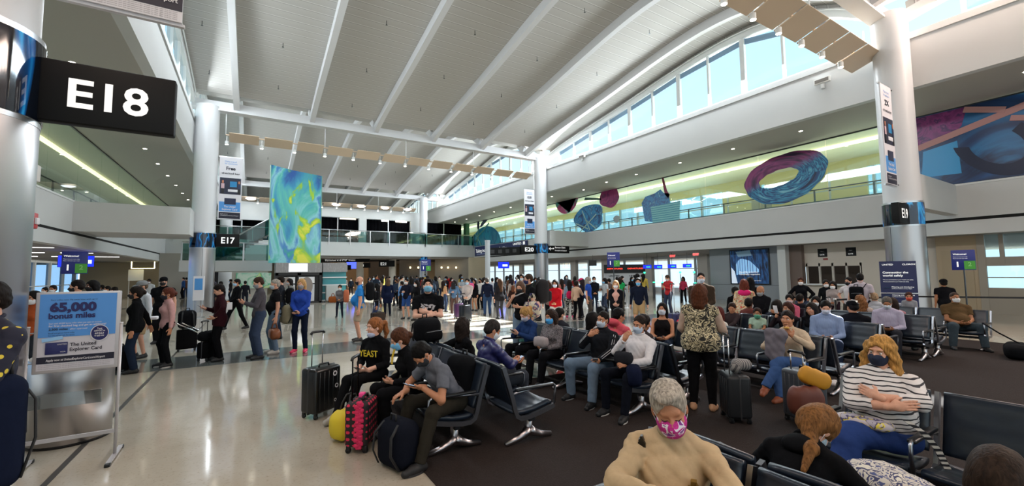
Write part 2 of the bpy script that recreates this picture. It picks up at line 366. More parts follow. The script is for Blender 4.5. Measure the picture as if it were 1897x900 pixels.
# soffit slabs, upper gallery floors, outer skins -----------------------------------------------
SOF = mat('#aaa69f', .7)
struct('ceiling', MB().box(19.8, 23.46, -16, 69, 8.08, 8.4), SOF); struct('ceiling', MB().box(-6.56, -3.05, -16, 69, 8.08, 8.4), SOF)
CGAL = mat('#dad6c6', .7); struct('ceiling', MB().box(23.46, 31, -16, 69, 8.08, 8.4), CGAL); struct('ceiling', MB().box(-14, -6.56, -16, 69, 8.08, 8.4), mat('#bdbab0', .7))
XG, XL = 23.4, -6.5
def gallery(x, sgn, y0, y1, nm):
    mb = MB().box(x, x+sgn*.3, y0, y1, 3.72, 4.98).box(x+sgn*.02, x+sgn*.3, y0, y1, 3.6, 3.72).box(x-sgn*.06, x+sgn*.3, y0, y1, 3.08, 3.6)
    g = struct(nm, mb, FAS)
    struct('shadow_gap', MB().box(x-sgn*.004, x+sgn*.02, y0, y1, 3.6, 3.72), mat('#0c0c0d', .9), g)
    struct('glass_base', MB().box(x-sgn*.03, x+sgn*.12, y0, y1, 4.98, 5.05), WHITE, g); return g
gallery(XG, 1, -16, 80, 'wall_right_gallery'); gallery(XL, -1, -16, 69, 'wall_left_gallery')
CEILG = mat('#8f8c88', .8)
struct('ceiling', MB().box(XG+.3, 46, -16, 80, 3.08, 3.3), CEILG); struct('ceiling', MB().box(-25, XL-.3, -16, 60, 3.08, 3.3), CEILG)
struct('floor_upper', MB().box(XG+.3, 31, -16, 80, 4.3, 4.55), mat('#8d8a86', .5)); struct('floor_upper', MB().box(-14, XL-.3, -16, 69, 4.3, 4.55), mat('#8d8a86', .5))
# bulges of the gallery beside the columns
for (x0, x1, y0, y1, z0, z1) in ((19.5, XG+.02, 26.2, 28.2, 3.85, 5.02), (19.45, XG+.02, 4.9, 5.25, 3.85, 5.02), (-6.5, -2.55, 24.7, 28.0, 3.75, 5.02), (-6.5, -2.7, 5.3, 7.0, 3.75, 5.02)):
    struct('wall_bulge', MB().box(x0, x1, y0, y1, z0, z1), FAS)
# gallery glass screens (from the parapet up to the soffit), one pane every 3.5 m
def glass_screen(x, y0, y1, step, tint):
    s = struct('window_%d' % (90 if x > 0 else 91), MB().box(x-.03, x+.03, y0, y1, 8.02, 8.08), DARKM)
    y = y0
    while y < y1-.1:
        struct('pane', MB().box(x-.006, x+.006, y+.012, min(y+step, y1)-.012, 5.05, 8.02), glass(tint, .10), s); y += step
    return s
glass_screen(XG+.05, -10, 69, 3.2, '#e4f3f0'); glass_screen(XL-.05, -10, 69, 3.2, '#dfece8')
# upper gallery corridors: outer wall, windows, handrail, cove light
YEL = mat('#cbc190', .6); 
def corridor(x, sgn, solid, nm):
    w = struct(nm, MB().box(x, x+sgn*.2, -16, 75, 4.55, 5.35).box(x, x+sgn*.2, -16, 75, 7.5, 8.08), YEL if sgn > 0 else WHITE)
    for (y0, y1) in solid: struct('wall_panel', MB().box(x, x+sgn*.2, y0, y1, 5.35, 7.5), YEL, w)
    mb = MB(); y = -16
    while y < 75: mb.box(x-.02, x+.16, y-.06, y+.06, 5.35, 7.5); y += 2.1
    mb.box(x-.02, x+.12, -16, 75, 6.4, 6.48); struct('mullion', mb, mat('#aeb6bd', .4), w)
    struct('pane', MB().box(x+sgn*.1, x+sgn*.11, -16, 75, 5.35, 7.5), glass('#dff1fb', .05), w)
corridor(29.0, 1, [(-16, 3.2), (4.6, 5.2), (7.6, 8.2), (9.5, 15.0), (15.3, 18)], 'wall_right_upper'); corridor(-12.2, -1, [(-16, 8)], 'wall_left_upper')
for x, sg in ((XG, 1), (XL, -1)):
    r = MB().tube([(x+sg*.55, -14, 5.75), (x+sg*.55, 66, 5.75)], .03, 8)
    y = -14
    while y < 66: r.box(x+sg*.52, x+sg*.58, y-.03, y+.03, 4.55, 5.75); y += 2.4
    r.box(x+sg*.5, x+sg*.6, -14, 66, 5.0, 5.18)
    tag(r.build('gallery_handrail', DARKM), 'dark rail along the %s upper gallery behind its glass screen' % ('right' if sg > 0 else 'left'), 'railing')
    c = MB().box(x+sg*1.6, x+sg*1.75, -14, 66, 7.93, 8.07); o = c.build('cove_light', emitm('#ffedb8', 3.5)); tag(o, 'warm linear light under the ceiling of the %s upper gallery' % ('right' if sg > 0 else 'left'), 'light')
    area_lamp('cove_glow', (x+sg*2.2, 26, 5.6), (0, 0, 1), 2.2, 78, 1700 if sg > 0 else 800, (1, .92, .70)).rotation_euler = (math.pi, 0, 0)
# recessed downlights in the two soffits
def downlight(x, y, z, lab, grp, s=.10):
    r = empty('downlight', (x, y, z)); tag(r, lab, 'ceiling light', grp)
    MB().cyl((0, 0), s, -.012, 0, 16).build('trim_ring', WHITE, r); MB().cyl((0, 0), s*.75, -.018, -.012, 16).build('lamp_face', emitm('#fff3dc', 14), r); return r
d0 = downlight(21.5, 24.5, 8.08, 'round downlight in the soffit along the right upper gallery', 'downlights of the right soffit')
for i, y in enumerate([-1.5, 2.6, 6.2, 9.2, 12.4, 15.6, 18.9, 21.6]+[28+3.3*k for k in range(7)]):
    c = copy_tree(d0); c.location.y = y; c.location.x = 21.1
d0 = downlight(-4.65, 23.5, 8.08, 'round downlight in the soffit along the left upper gallery', 'downlights of the left soffit')
for y in (13.6, 16.9, 20.2, 26.8, 30.1, 33.4, 36.7, 40.0, 43.3): c = copy_tree(d0); c.location.y = y
for x, y in ((-4.6, 11.0),): c = copy_tree(d0); c.location.y = y
# far gallery across the hall -----------------------------------------------------------------------------------
YB = 47.0
fb = MB().box(4.6, 17.0, YB, YB+.4, 3.76, 5.2).box(4.6, XG, YB+.02, YB+.3, 3.76, 5.2); fw = struct('wall_back_gallery', fb, FAS)
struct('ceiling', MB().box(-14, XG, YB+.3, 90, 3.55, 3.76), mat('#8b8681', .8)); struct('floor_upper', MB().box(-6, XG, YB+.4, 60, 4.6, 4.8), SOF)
struct('black_line', MB().box(5.0, 22, YB+6, YB+6.1, 3.40, 3.55), mat('#0b0b0c', .9), fw)
up = MB().box(4.0, 5.7, 49, 49.3, 5.2, 8.05).box(10.05, 10.85, 49, 49.3, 5.2, 8.05).box(15.95, 17.6, 49, 49.3, 5.2, 8.05).box(4.0, 17.6, 49, 49.3, 8.05, 9.1)
up.box(-6, 4.0, 49, 49.3, 7.3, 9.1)
struct('wall_back', up, WHITE)
CURT = mat('#07070a', .95, 0, .2, 8, spec=.05)
for (x0, x1) in ((5.7, 10.05), (10.85, 15.95), (17.8, 22.8), (-6, 4.0)):
    b = MB(); n = int((x1-x0)/.12)
    pts = [(x0+(x1-x0)*i/n, 49.6+.05*math.sin(i*1.9)) for i in range(n+1)]
    b.add([(p[0], p[1], z) for z in (4.8, 8.05) for p in pts], [(i, i+1, n+2+i, n+1+i) for i in range(n)])
    tag(b.build('curtain', CURT), 'black curtain closing the upper opening %s' % {5.7: 'nearest the painted panel', 10.85: 'left of the far round column', 17.8: 'right of the far round column', -6: 'behind the stairs'}[x0], 'curtain')
    q = MB().box((x0+x1)/2-.05, (x0+x1)/2+.05, 49.4, 49.5, 4.8, 8.05); struct('trim_4', q, ALU)
for i, (x, w_) in enumerate(((8.9, 1.7), (13.0, .8), (14.9, 1.3))):
    tag(MB().box(x-w_/2, x+w_/2, 49.29, 49.42, 7.88, 8.07).build('strip_light', emitm('#fff6e0', 7 if i else 1)), 'linear light under the head of the far upper opening, %s' % ('left bay', 'middle of the right bay', 'right end')[i], 'light')
# far glass balustrade
def balustrade(x0, x1, y, z0, z1, lab, step=1.95, grp='glass balustrades of the upper level'):
    r = empty('glass_balustrade', (x0, y, z0)); tag(r, lab, 'railing', grp); n = max(1, round(abs(x1-x0)/step)); st = (x1-x0)/n
    for i in range(n+1): MB().box(i*st-.035, i*st+.035, -.04, .04, -.3, z1-z0).build('post', ALU, r)
    for i in range(n): MB().box(i*st+.05, (i+1)*st-.05, -.008, .008, .02, z1-z0-.1).build('glass_pane', glass('#9fc4bf', .2), r)
    MB().tube([(0, 0, z1-z0), (x1-x0, 0, z1-z0)], .045, 8).build('top_rail', ALU, r); return r
balustrade(4.6, 17.0, YB-.06, 5.2, 6.45, 'long glass balustrade in front of the black curtained openings'); balustrade(17.0, 23.2, YB-.06, 5.2, 6.4, 'glass balustrade right of the far round column')
# green end wall by the far art
struct('wall_back_end', MB().box(22.9, 23.4, 48.5, 49.2, 4.8, 8.08), mat('#2f5a3a', .7))
# roof end beyond bay 3
struct('wall_end', MB().box(-14, 46, 90, 90.3, 0, 14), mat('#b5a78c', .7))
struct('wall_end_upper', MB().box(-14, 31, 69.5, 69.8, 3.7, 14), mat('#a3a6a8', .7))
# ============================================================ LIGHT TROUGHS
TR = mat('#cbb59c', .55); SPOT = emitm('#fff4dc', 30)
def trough(x0, x1, y, z, lab, n, wide=1.0, gap=1.0):
    r = empty('light_trough', (x0, y, z)); tag(r, lab, 'light fixture', 'hanging rows of light panels'); st = (x1-x0)/n
    MB().box(0, x1-x0, -.03, .03, .16, .22).build('rail', TR, r)
    for i in range(n):
        # tilted reflector plate
        a, b_ = i*st+.16*gap, (i+1)*st-.10*gap
        MB().prism([(a, -.40*wide, .20), (b_, -.40*wide, .20), (b_, .34*wide, -.10), (a, .34*wide, -.10)], (0, .01, .03)).build('reflector_plate', TR, r)
        h = MB().cyl((i*st+.04, .3), .085, -.26, -.08, 16).cyl((i*st+.04, .3), .02, -.08, .2, 8); hh = h.build('spotlight', WHITE, r)
        MB().cyl((i*st+.04, .3), .075, -.27, -.26, 16).build('lens', SPOT, hh)
    for i in range(0, n+1, 3): MB().tube([(min(i*st, x1-x0-.1), 0, .2), (min(i*st, x1-x0-.1), 0, 10.5-z)], .022, 6).build('hanger_rod', WHITE, r)
    return r
trough(10.6, 19.0, 6.0, 9.2, 'row of tan light panels hanging beside the near right column', 6, 1.3, .35)
trough(-1.4, 18.2, 26.9, 9.15, 'row of tan light panels hanging under the beam between the numbered columns', 12)
trough(-1.2, 16.2, 47.9, 9.15, 'far row of light panels in front of the black curtained gallery', 12)
for i in range(7):   # broad round uplit dishes of the far row
    r = MB().lathe((0, 0, 0), [(.01, .0), (.25, .0), (.42, .08), (.44, .1), (.25, .05), (.01, .04)], 20).build('dish_light', emitm('#f3f6ff', 5)); r.location = (-.3+2.55*i, 47.3, 9.05)
    tag(r, 'white glowing dish light along the far row of panels', 'light', 'round lights of the far row')
    if i in (0, 1): pass
# ============================================================ GATE SIGNS AND BANNERS
SB = mat('#070708', .55, spec=.25); SW = emitm('#f2f2f0', .55); NAVY = mat('#101a3c', .4); LBLUE = mat('#4d93d6', .5); PAPER = mat('#d9d7dc', .5); INK = mat('#14142a', .5)
def gate_sign(x0, x1, y, z0, z1, body, lab, th=.2, arm=0):
    r = empty('gate_sign', ((x0+x1)/2, y, z0)); tag(r, lab, 'sign'); w = x1-x0; h = z1-z0
    MB().rbox(-w/2, w/2, -th/2, th/2, 0, h, .015, 2).build('sign_box', SB, r)
    if arm: MB().box(min(arm, 0), max(arm, 0), -.04, .04, h*.4, h*.6).build('bracket', DARKM, r)
    text(body, h*.47, (-w/2+w*.52, -th/2-.004, h*.27), XR, ZU, SW, r, 'lettering', .02, 'CENTER', width=w*.56); return r
gate_sign(-1.80, -.74, 5.62, 3.27, 3.87, 'E18', 'large black gate sign reading E18, projecting from the near left column', .12)
gate_sign(-1.68, -.62, 26.8, 3.32, 4.0, 'E17', 'black gate sign reading E17 on the middle left column')
gate_sign(17.1, 18.5, 26.7, 3.22, 3.86, 'E20', 'black gate sign reading E20, left of the far steel column')
r = gate_sign(17.6, 18.5, 5.1, 3.25, 3.92, 'E19', 'black gate sign reading E19 on the near right column', arm=.7)
# directional sign right and left of the E20 column
r = empty('direction_sign', (20.6, 26.7, 3.3)); tag(r, 'black direction sign with a left arrow, right of the E20 column', 'sign')
MB().rbox(-1.1, 1.1, -.1, .1, 0, .66, .015, 2).build('sign_box', SB, r)
text('Baggage Claim', .13, (-.35, -.105, .38), XR, ZU, SW, r, bold=.02); text('Recogida de Equipaje', .10, (-.35, -.105, .16), XR, ZU, SW, r)
MB().obox((-.75, -.11, .33), (.16, 0, 0), (0, .006, 0), (0, 0, .02)).obox((-.84, -.11, .38), (.07, 0, .07), (0, .006, 0), (-.014, 0, .014)).obox((-.84, -.11, .28), (.07, 0, -.07), (0, .006, 0), (.014, 0, .014)).cyl((-.5, -.105), .05, .3, .4, 12).build('arrow', SW, r)
r = empty('direction_sign', (15.7, 26.7, 3.02)); tag(r, 'long black sign with round symbols, left of the E20 sign', 'sign')
MB().prism([(-1.5, 0, 0), (1.62, 0, .15), (1.62, 0, .72), (-1.5, 0, .55)], (0, .15, 0)).build('sign_box', SB, r)
b = MB()
for i in range(4):
    c_ = (-1.0+.62*i, -.01, .3+.035*i); MB().obox(c_, (.16, 0, .008), (0, .008, 0), (0, 0, .13)).build('symbol_plate', mat('#2a2a2c', .5), r)
pass
# steel pole standing in front of it
b = MB().cyl((0, 0), .17, 0, 3.9, 20); b.cyl((0, 0), .19, 3.9, 4.0, 20); o = b.build('sign_pole', mat('#b8bcbf', .35)); o.location = (13.5, 25.2, 0); tag(o, 'plain grey round pole left of the E20 sign', 'pole')

def banner(x0, x1, y, z0, z1, head, sub, lab, arm=.7):
    r = empty('hanging_banner', ((x0+x1)/2, y, z0)); tag(r, lab, 'banner', 'card advertising banners on the columns'); w = x1-x0; h = z1-z0
    MB().box(-w/2, w/2, .0, .03, 0, h).build('cloth_panel', PAPER, r)
    f = -.004
    for q_ in (.03, h-.05): MB().box(min(0, arm), max(0, arm), .01, .04, q_, q_+.03).build('bracket', DARKM, r)
    plate('top_rail', (-w/2-.03, .03, h), XR, ZU, w+.06, .05, ALU, r, .05); plate('bottom_rail', (-w/2-.03, .03, -.05), XR, ZU, w+.06, .05, ALU, r, .05)
    q = plate('photo_panel', (-w/2+.04, f, h*.40), XR, ZU, w-.08, h*.265, mat('#1b2038', .5), r, .006)
    # the printed picture: two people at a counter in front of blue screens
    plate('picture_screen', (-w*.02, f-.004, h*.52), XR, ZU, w*.3, h*.09, mat('#1f7fb5', .5), r, .004)
    MB().rbox(-w*.1, w*.36, f-.01, f-.004, h*.44, h*.48, .005).build('picture_counter', PAPER, r)
    for sx, c1 in ((-.33, '#c9aab0'), (.38, '#26304f')):
        MB().rbox(w*(sx-.07), w*(sx+.07), f-.012, f-.004, h*.49, h*.57, .02).build('picture_figure', mat(c1, .6), r)
        MB().rbox(w*(sx-.06), w*(sx+.06), f-.012, f-.004, h*.405, h*.49, .02).build('picture_figure', mat('#17171c', .6), r)
        MB().rbox(w*(sx-.04), w*(sx+.04), f-.012, f-.004, h*.575, h*.62, .02).build('picture_figure', mat('#b5765a', .6), r)
    plate('blue_panel', (-w/2+.04, f, h*.12), XR, ZU, w-.08, h*.155, LBLUE, r, .006); plate('dark_panel', (-w/2+.04, f, .02), XR, ZU, w-.08, h*.1, INK, r, .006)
    plate('card_picture', (-w*.24, f-.008, h*.235), XR, ZU, w*.5, h*.1, NAVY, r, .006)
    text('Make travel\nfar exclusive', h*.025, (0, f, h*.92), XR, ZU, LBLUE, r, align='CENTER', width=w*.55)
    text(head, h*.055, (0, f, h*.795), XR, ZU, INK, r, align='CENTER', width=w*.40, bold=.03); text(sub, h*.03, (0, f, h*.725), XR, ZU, INK, r, align='CENTER', width=w*.78, bold=.02)
    text('The United', h*.03, (0, f-.006, h*.185), XR, ZU, PAPER, r, align='CENTER', width=w*.5, bold=.02); text('Explorer Card', h*.03, (0, f-.006, h*.14), XR, ZU, PAPER, r, align='CENTER', width=w*.66, bold=.02)
    text('Apply now at\nUnitedExplorerCard.com/Airport', h*.016, (0, f-.006, h*.07), XR, ZU, PAPER, r, align='CENTER', width=w*.8)
    return r
banner(-1.62, -.60, 26.8, 4.80, 8.1, 'Free', 'checked bag', 'tall card banner reading Free checked bag, above the E17 sign', -.7)
banner(17.5, 18.45, 26.7, 4.76, 8.14, '65,000', 'bonus miles', 'tall card banner above the E20 sign, on the far steel column')
banner(17.45, 18.35, 5.2, 4.55, 7.9, '2X', 'on restaurants', 'tall card banner reading 2X on the near right column')
# the banner above E18: only its lower end is in view
r = empty('hanging_banner', (-1.22, 5.6, 4.53)); tag(r, 'card banner above the E18 sign, only its printed lower edge in view', 'banner', 'card advertising banners on the columns')
MB().box(-.5, .5, 0, .03, 0, 3.3).build('cloth_panel', PAPER, r); plate('dark_panel', (-.5, -.004, .12), XR, ZU, 1.0, .36, INK, r, .006); plate('blue_panel', (-.5, -.004, .48), XR, ZU, 1.0, .7, LBLUE, r, .006)
text('UnitedExplorerCard.com/Airport', .05, (.46, -.008, .2), XR, ZU, PAPER, r, align='RIGHT', width=.9, bold=.02)
for i in range(5): text('Terms, conditions and annual fee apply to accounts, see the agreement for details on this offer and for rates', .010, (-.46, -.004, .095-.02*i), XR, ZU, INK, r, width=.92)
plate('bottom_rail', (-.52, .03, -.03), XR, ZU, 1.04, .03, PAPER, r, .05)
# arms that hold signs and banners; small boxes on the E18 column
o = MB().rbox(0, .1, -.05, .05, 0, .16, .01).build('sensor_box', mat('#c9c7c2', .5)); o.location = (-1.87, 5.78, 2.72); tag(o, 'small beige box on the near left column', 'sensor')
r = empty('fire_alarm', (-1.87, 5.78, 2.27)); tag(r, 'red fire alarm box on the near left column', 'alarm'); MB().rbox(0, .1, -.06, .06, 0, .15, .01).build('housing', mat('#b3202a', .4), r); MB().rbox(.1, .12, -.03, .03, .04, .1, .005).build('strobe', PAPER, r)
# ============================================================ GALLERY ART (coloured film on the glass)
def film(name, polys, m, lab, x=XG, parent=None):
    """flat cut-out film: outline in (y, z) on the glass of the right gallery"""
    mb = MB(); lobes = []
    for pts in polys:
        n = len(pts); mb.add([(x-.012, p[0], p[1]) for p in pts], [tuple(range(n))])
    o = mb.build(name, m, parent)
    if lab: tag(o, lab, 'wall art', 'coloured art films on the gallery glass')
    return o
def blob(cy, cz, ry, rz, n=40, wob=.06, ph=0, rot=0):
    P = []
    for i in range(n):
        a = 2*math.pi*i/n; k = 1+wob*math.sin(3*a+ph)+wob*.6*math.sin(5*a+ph*2); y, z = ry*k*math.cos(a), rz*k*math.sin(a)
        P.append((cy+y*math.cos(rot)-z*math.sin(rot), cz+y*math.sin(rot)+z*math.cos(rot)))
    return P
def swirl(stops, scale=1.2, dist=3.0, kind='noise', st=(1, 1, 1)): return blotch(stops, scale, dist, .3, 5, kind, st)
BLUES = [(.3, '#0c2c52'), (.45, '#11609b'), (.5, '#2b93c4'), (.6, '#1c4f86'), (.7, '#7ec6da')]
# ring: quads around an ellipse with a hole; purple top, blue below
mb = MB(); nn = 64; cy_, cz_ = 11.15, 6.55
for i in range(nn):
    qs = []
    for a in (2*math.pi*i/nn, 2*math.pi*(i+1)/nn):
        for k, sc in ((0, 1.0+.035*math.sin(3*a)+.012*math.sin(11*a)), (1, .44+.05*math.sin(2*a+1)+.012*math.sin(9*a))):
            ox, oz = (0, 0) if k == 0 else (-.25, .03)
            y, z = 2.02*sc*math.cos(a), (1.28 if k == 0 else 1.05)*sc*math.sin(a); ro = .10
            qs.append((XG-.012, cy_-(ox+y)*1, cz_+oz+z-y*ro*-1))
    mb.cur = 0; mb.add(qs, [(0, 1, 3, 2)])
def ring_mat():
    m, nt, b = nodes('swirled_film'); tc = N(nt, 'TexCoord'); s = N(nt, 'SeparateXYZ'); nt.links.new(tc.outputs['Object'], s.inputs[0])
    def M(op, a, c=None, e=None):
        n = N(nt, 'Math', operation=op)
        for i_, v in enumerate((a, c, e)):
            if v is None: continue
            if isinstance(v, (int, float)): n.inputs[i_].default_value = v
            else: nt.links.new(v, n.inputs[i_])
        return n.outputs[0]
    y = M('MULTIPLY', M('SUBTRACT', s.outputs['Y'], 11.1), .5); z = M('MULTIPLY', M('SUBTRACT', s.outputs['Z'], 6.55), .78)
    ang = M('ARCTAN2', z, y); rad = M('SQRT', M('ADD', M('MULTIPLY', y, y), M('MULTIPLY', z, z)))
    cb = N(nt, 'CombineXYZ'); nt.links.new(M('MULTIPLY', M('ABSOLUTE', ang), .55), cb.inputs[0]); nt.links.new(M('ADD', M('MULTIPLY', rad, 4.5), M('MULTIPLY', ang, .35)), cb.inputs[1])
    w = N(nt, 'TexNoise'); w.inputs['Scale'].default_value = 1.6; w.inputs['Detail'].default_value = 5; w.inputs['Distortion'].default_value = .5; nt.links.new(cb.outputs[0], w.inputs['Vector'])
    r1 = ramp(nt, [(.32, '#0b1a3c'), (.42, '#144a80'), (.47, '#3f9cc0'), (.52, '#10386c'), (.58, '#2583ad'), (.68, '#7fc0cf')]); r2 = ramp(nt, [(.30, '#2a1238'), (.45, '#6a2058'), (.55, '#8d3470'), (.63, '#3a1d50'), (.7, '#b0608f')])
    nt.links.new(w.outputs['Fac'], r1.inputs[0]); nt.links.new(w.outputs['Fac'], r2.inputs[0])
    mx = N(nt, 'Mix', data_type='RGBA'); rz = ramp(nt, [(.52, '#000000'), (.66, '#ffffff')]); nt.links.new(M('ADD', M('MULTIPLY', z, .42), M('ADD', M('MULTIPLY', w.outputs['Fac'], .25), M('MULTIPLY', y, .12), None), None), rz.inputs[0])
    fz = M('ADD', M('MULTIPLY', z, .42), M('ADD', .50, M('MULTIPLY', y, .22))); nt.links.new(fz, rz.inputs[0])
    nt.links.new(rz.outputs[0], mx.inputs['Factor']); nt.links.new(r1.outputs[0], mx.inputs['A']); nt.links.new(r2.outputs[0], mx.inputs['B']); nt.links.new(mx.outputs['Result'], b.inputs['Base Color']); b.inputs['Roughness'].default_value = .4; return m
tag(mb.build('art_film', ring_mat()), 'large swirled purple and blue ring on the gallery glass, left of the near right column', 'wall art', 'coloured art films on the gallery glass')
MEL = swirl([(.3, '#8e2c5c'), (.5, '#a8366b'), (.6, '#4fa39d'), (.75, '#2d7d7f')], 1.2, 1)
film('art_film', [[(30.6-.0, 8.3), (27.3, 8.45)]+[(28.95-1.65*math.cos(math.pi*i/14)*-1, 8.4-1.5*math.sin(math.pi*i/14)) for i in range(1, 14)]], MEL, 'half-round red and green film, leftmost beside the far steel column on the right gallery glass')
film('art_film', [blob(26.1, 6.2, 1.75, 1.1, wob=.07, ph=1)], swirl(BLUES, 1.0, 3), 'round dark blue film with pale stripes, below the two small red shapes')
b = MB(); 
for p, q in (((27.2, 5.15), (25.2, 6.4)), ((26.9, 6.9), (26.0, 5.2)), ((27.7, 5.9), (26.2, 5.3)), ((25.2, 5.2), (26.5, 6.1))): b.bar((XG-.02, p[0], p[1]), (XG-.02, q[0], q[1]), .01, .09)
tag(b.build('art_film', mat('#9fc2b8', .5)), 'pale crossing stems printed over the round dark blue film', 'wall art', 'coloured art films on the gallery glass')
film('art_film', [blob(23.7, 7.55, 1.05, .85, wob=.06, ph=2)], swirl([(.3, '#5c1f55'), (.5, '#8a2a62'), (.7, '#a33c74')], 1.5, 2), 'round plum coloured film with a twig, upper middle of the right gallery glass')
film('art_film', [[(26.6, 7.75), (24.6, 7.45), (24.6, 7.6), (26.5, 7.95)]], mat('#46706a', .5), 'thin dark green leaf left of the plum coloured film')
film('art_film', [blob(23.0, 5.75, .32, .28)], mat('#9aa7a8', .5), 'small pale round film right of the dark blue one')
CAKE = swirl([(.3, '#123a70'), (.5, '#2a7fb4'), (.6, '#15508a'), (.7, '#5fb3c9')], 1.2, 2)
film('art_film', [[(20.3, 5.3), (20.55, 6.6), (20.2, 7.0), (19.4, 7.1), (18.9, 7.3), (18.6, 7.0), (18.2, 6.9), (18.1, 5.2), (19.3, 5.08)]], CAKE, 'dark blue layered film like a slice, middle of the right gallery glass')
film('art_film', [[(19.6, 5.08), (19.75, 6.2), (17.35, 6.3), (17.5, 5.08)]], stripes('#7fbfc2', '#4b93a6', 7, 'Z', .6, .4), 'pale teal striped film overlapping the dark blue layered one', XG-.03)
film('art_film', [[(18.55, 6.9), (18.75, 8.0), (18.6, 8.05), (18.35, 7.1), (18.15, 6.8), (18.3, 6.6)]], mat('#7c2748', .5), 'upright dark red brush shaped film on the right gallery glass')
BIG = swirl([(.30, '#0a1636'), (.42, '#10305f'), (.48, '#2671a8'), (.53, '#122449'), (.60, '#1d4f88'), (.70, '#4f93bd')], .26, 1.2)
film('art_film', [[(5.9, 5.35), (5.2, 5.06), (-4, 5.06), (-4, 8.02), (6.0, 8.02)]], BIG, 'huge dark blue film filling the gallery glass right of the near right column')
film('art_film', [[(5.95, 6.7), (5.95, 8.0), (4.4, 8.0), (4.6, 7.3), (5.0, 6.85)]], swirl([(.35, '#6b2a66'), (.5, '#8d3b7c'), (.6, '#45275c'), (.7, '#a85a8e')], .9, 3), 'purple film at the left end of the huge blue one', XG-.01)
for (p, q, w_) in (((5.9, 6.75), (2.2, 7.95), .22), ((4.6, 7.95), (3.2, 7.3), .2), ((3.9, 7.25), (2.5, 6.9), .12)):
    pass
b = MB().bar((XG-.03, 5.9, 6.72), (XG-.03, 2.0, 7.85), .01, .24).bar((XG-.045, 4.5, 7.9), (XG-.045, 3.45, 7.55), .01, .22).bar((XG-.06, 3.35, 7.2), (XG-.06, 2.0, 6.8), .01, .2)
tag(b.build('art_film', mat('#b98a88', .5)), 'dusty pink bands crossing the huge blue film', 'wall art', 'coloured art films on the gallery glass')
film('art_film', [[(5.85, 5.5), (5.75, 6.55), (4.75, 6.75), (4.7, 5.45)]], glossy('#2f95cf', .3), 'bright sky blue film patch low beside the near right column', XG-.015)
mb = MB()
for i in range(28):
    qs = []
    for a in (-.6+3.9*i/28, -.6+3.9*(i+1)/28):
        for sc in (1.0, .62): qs.append((XG-.035, 3.75+1.15*sc*math.cos(a+math.pi*.88), 6.3-1.2*sc*abs(1)*math.sin(a)))
    mb.add(qs, [(0, 1, 3, 2)])
tag(mb.build('art_film', mat('#0c1a3c', .4)), 'dark navy crescent stroke within the huge blue film', 'wall art', 'coloured art films on the gallery glass')
LEFTB = swirl([(.3, '#0f4f68'), (.45, '#2a8aa0'), (.55, '#195b7d'), (.68, '#59a9b4')], .6, 2, 'noise', (1, 1, .4))
film('art_film', [[(47.9, 5.1)]+[(44.2+3.7*math.cos(math.pi*i/16), 5.1+2.2*math.sin(math.pi*i/16)) for i in range(1, 16)]+[(40.4, 5.1)]], LEFTB, 'teal dome shaped film on the gallery glass, above the long blue sign')
film('art_film', [blob(44.2, 8.0, 1.5, .28, wob=.02, rot=-.45)], swirl([(.3, '#1b2f4c'), (.5, '#3c3f63'), (.7, '#4e7f86')], 1, 1), 'slanted dark leaf film above the teal dome')
film('art_film', [blob(46.0, 7.6, .35, .55, wob=.02)], mat('#1d2a4a', .5), 'small dark upright bud film left of the slanted leaf')
b = MB()
for P_ in ([(47.6, 6.2), (46.8, 6.6), (46.0, 6.1), (45.2, 5.1)], [(43.2, 7.6), (44.5, 6.9), (45.7, 6.4), (46.6, 5.6)], [(46.3, 5.2), (46.0, 6.0), (45.9, 7.2)]):
    b.tube([(XG-.04, y, z) for y, z in P_], .09, 6)
tag(b.build('art_film', mat('#5a8f86', .5)), 'curling green stems over the teal dome', 'wall art', 'coloured art films on the gallery glass')
# small framed items behind the ring
plate('noticeboard', (28.95, 15.9, 5.6), -YR, ZU, 1.3, .9, mat('#9b988b', .5), None, .03); bpy.data.objects['noticeboard']['label'] = 'framed grey panel on the yellow wall of the upper gallery'; bpy.data.objects['noticeboard']['category'] = 'panel'
# ============================================================ LONG BLUE SIGN AND THE WALLS OF THE GROUND FLOOR, RIGHT
r = empty('banner_sign', (XG-.1, 41.0, 3.85)); tag(r, 'long dark blue sign reading Taking inclusion to new heights on the gallery parapet', 'sign')
MB().prism([(0, 5.8, .0), (0, -5.9, .0), (0, -5.9, 1.15), (0, 5.8, 1.15)], (.05, 0, 0)).build('sign_panel', mat('#16255a', .45), r)
text('Taking inclusion to new heights.', .42, (-.01, 5.5, .42), -YR, ZU, SW, r, bold=.01, width=7.6)
text('UNITED', .22, (-.01, -3.2, .82), -YR, ZU, SW, r, bold=.02, width=1.6); plate('emblem', (-.01, -5.1, .78), -YR, ZU, .35, .3, SW, r, .01)
b = MB()
for i in range(2): b.obox((-.01, 3.2, .26-.1*i), (0, 2.1, 0), (.004, 0, 0), (0, 0, .022))
b.build('small_print', mat('#8f9cc8', .5), r)
XW = 24.6
GREY = mat('#8b9196', .55); BEIGE = mat('#c7bdb0', .6); TAUPE = mat('#8a7c70', .6); WARM = mat('#a8957a', .6)
w = struct('wall_right_ground', MB().box(XW, XW+.25, 12.0, 16.3, 0, 3.08), GREY); struct('groove', MB().box(XW-.006, XW, 12.0, 16.3, .93, .95), DARKM, w)
struct('wall_right_pilaster', MB().box(XW-.5, XW+.25, 11.6, 12.0, 0, 3.08), WHITE2)
struct('wall_right_pilaster_2', MB().box(XW-.1, XW+.25, 11.0, 11.6, 0, 3.08), mat('#6e5f57', .7))
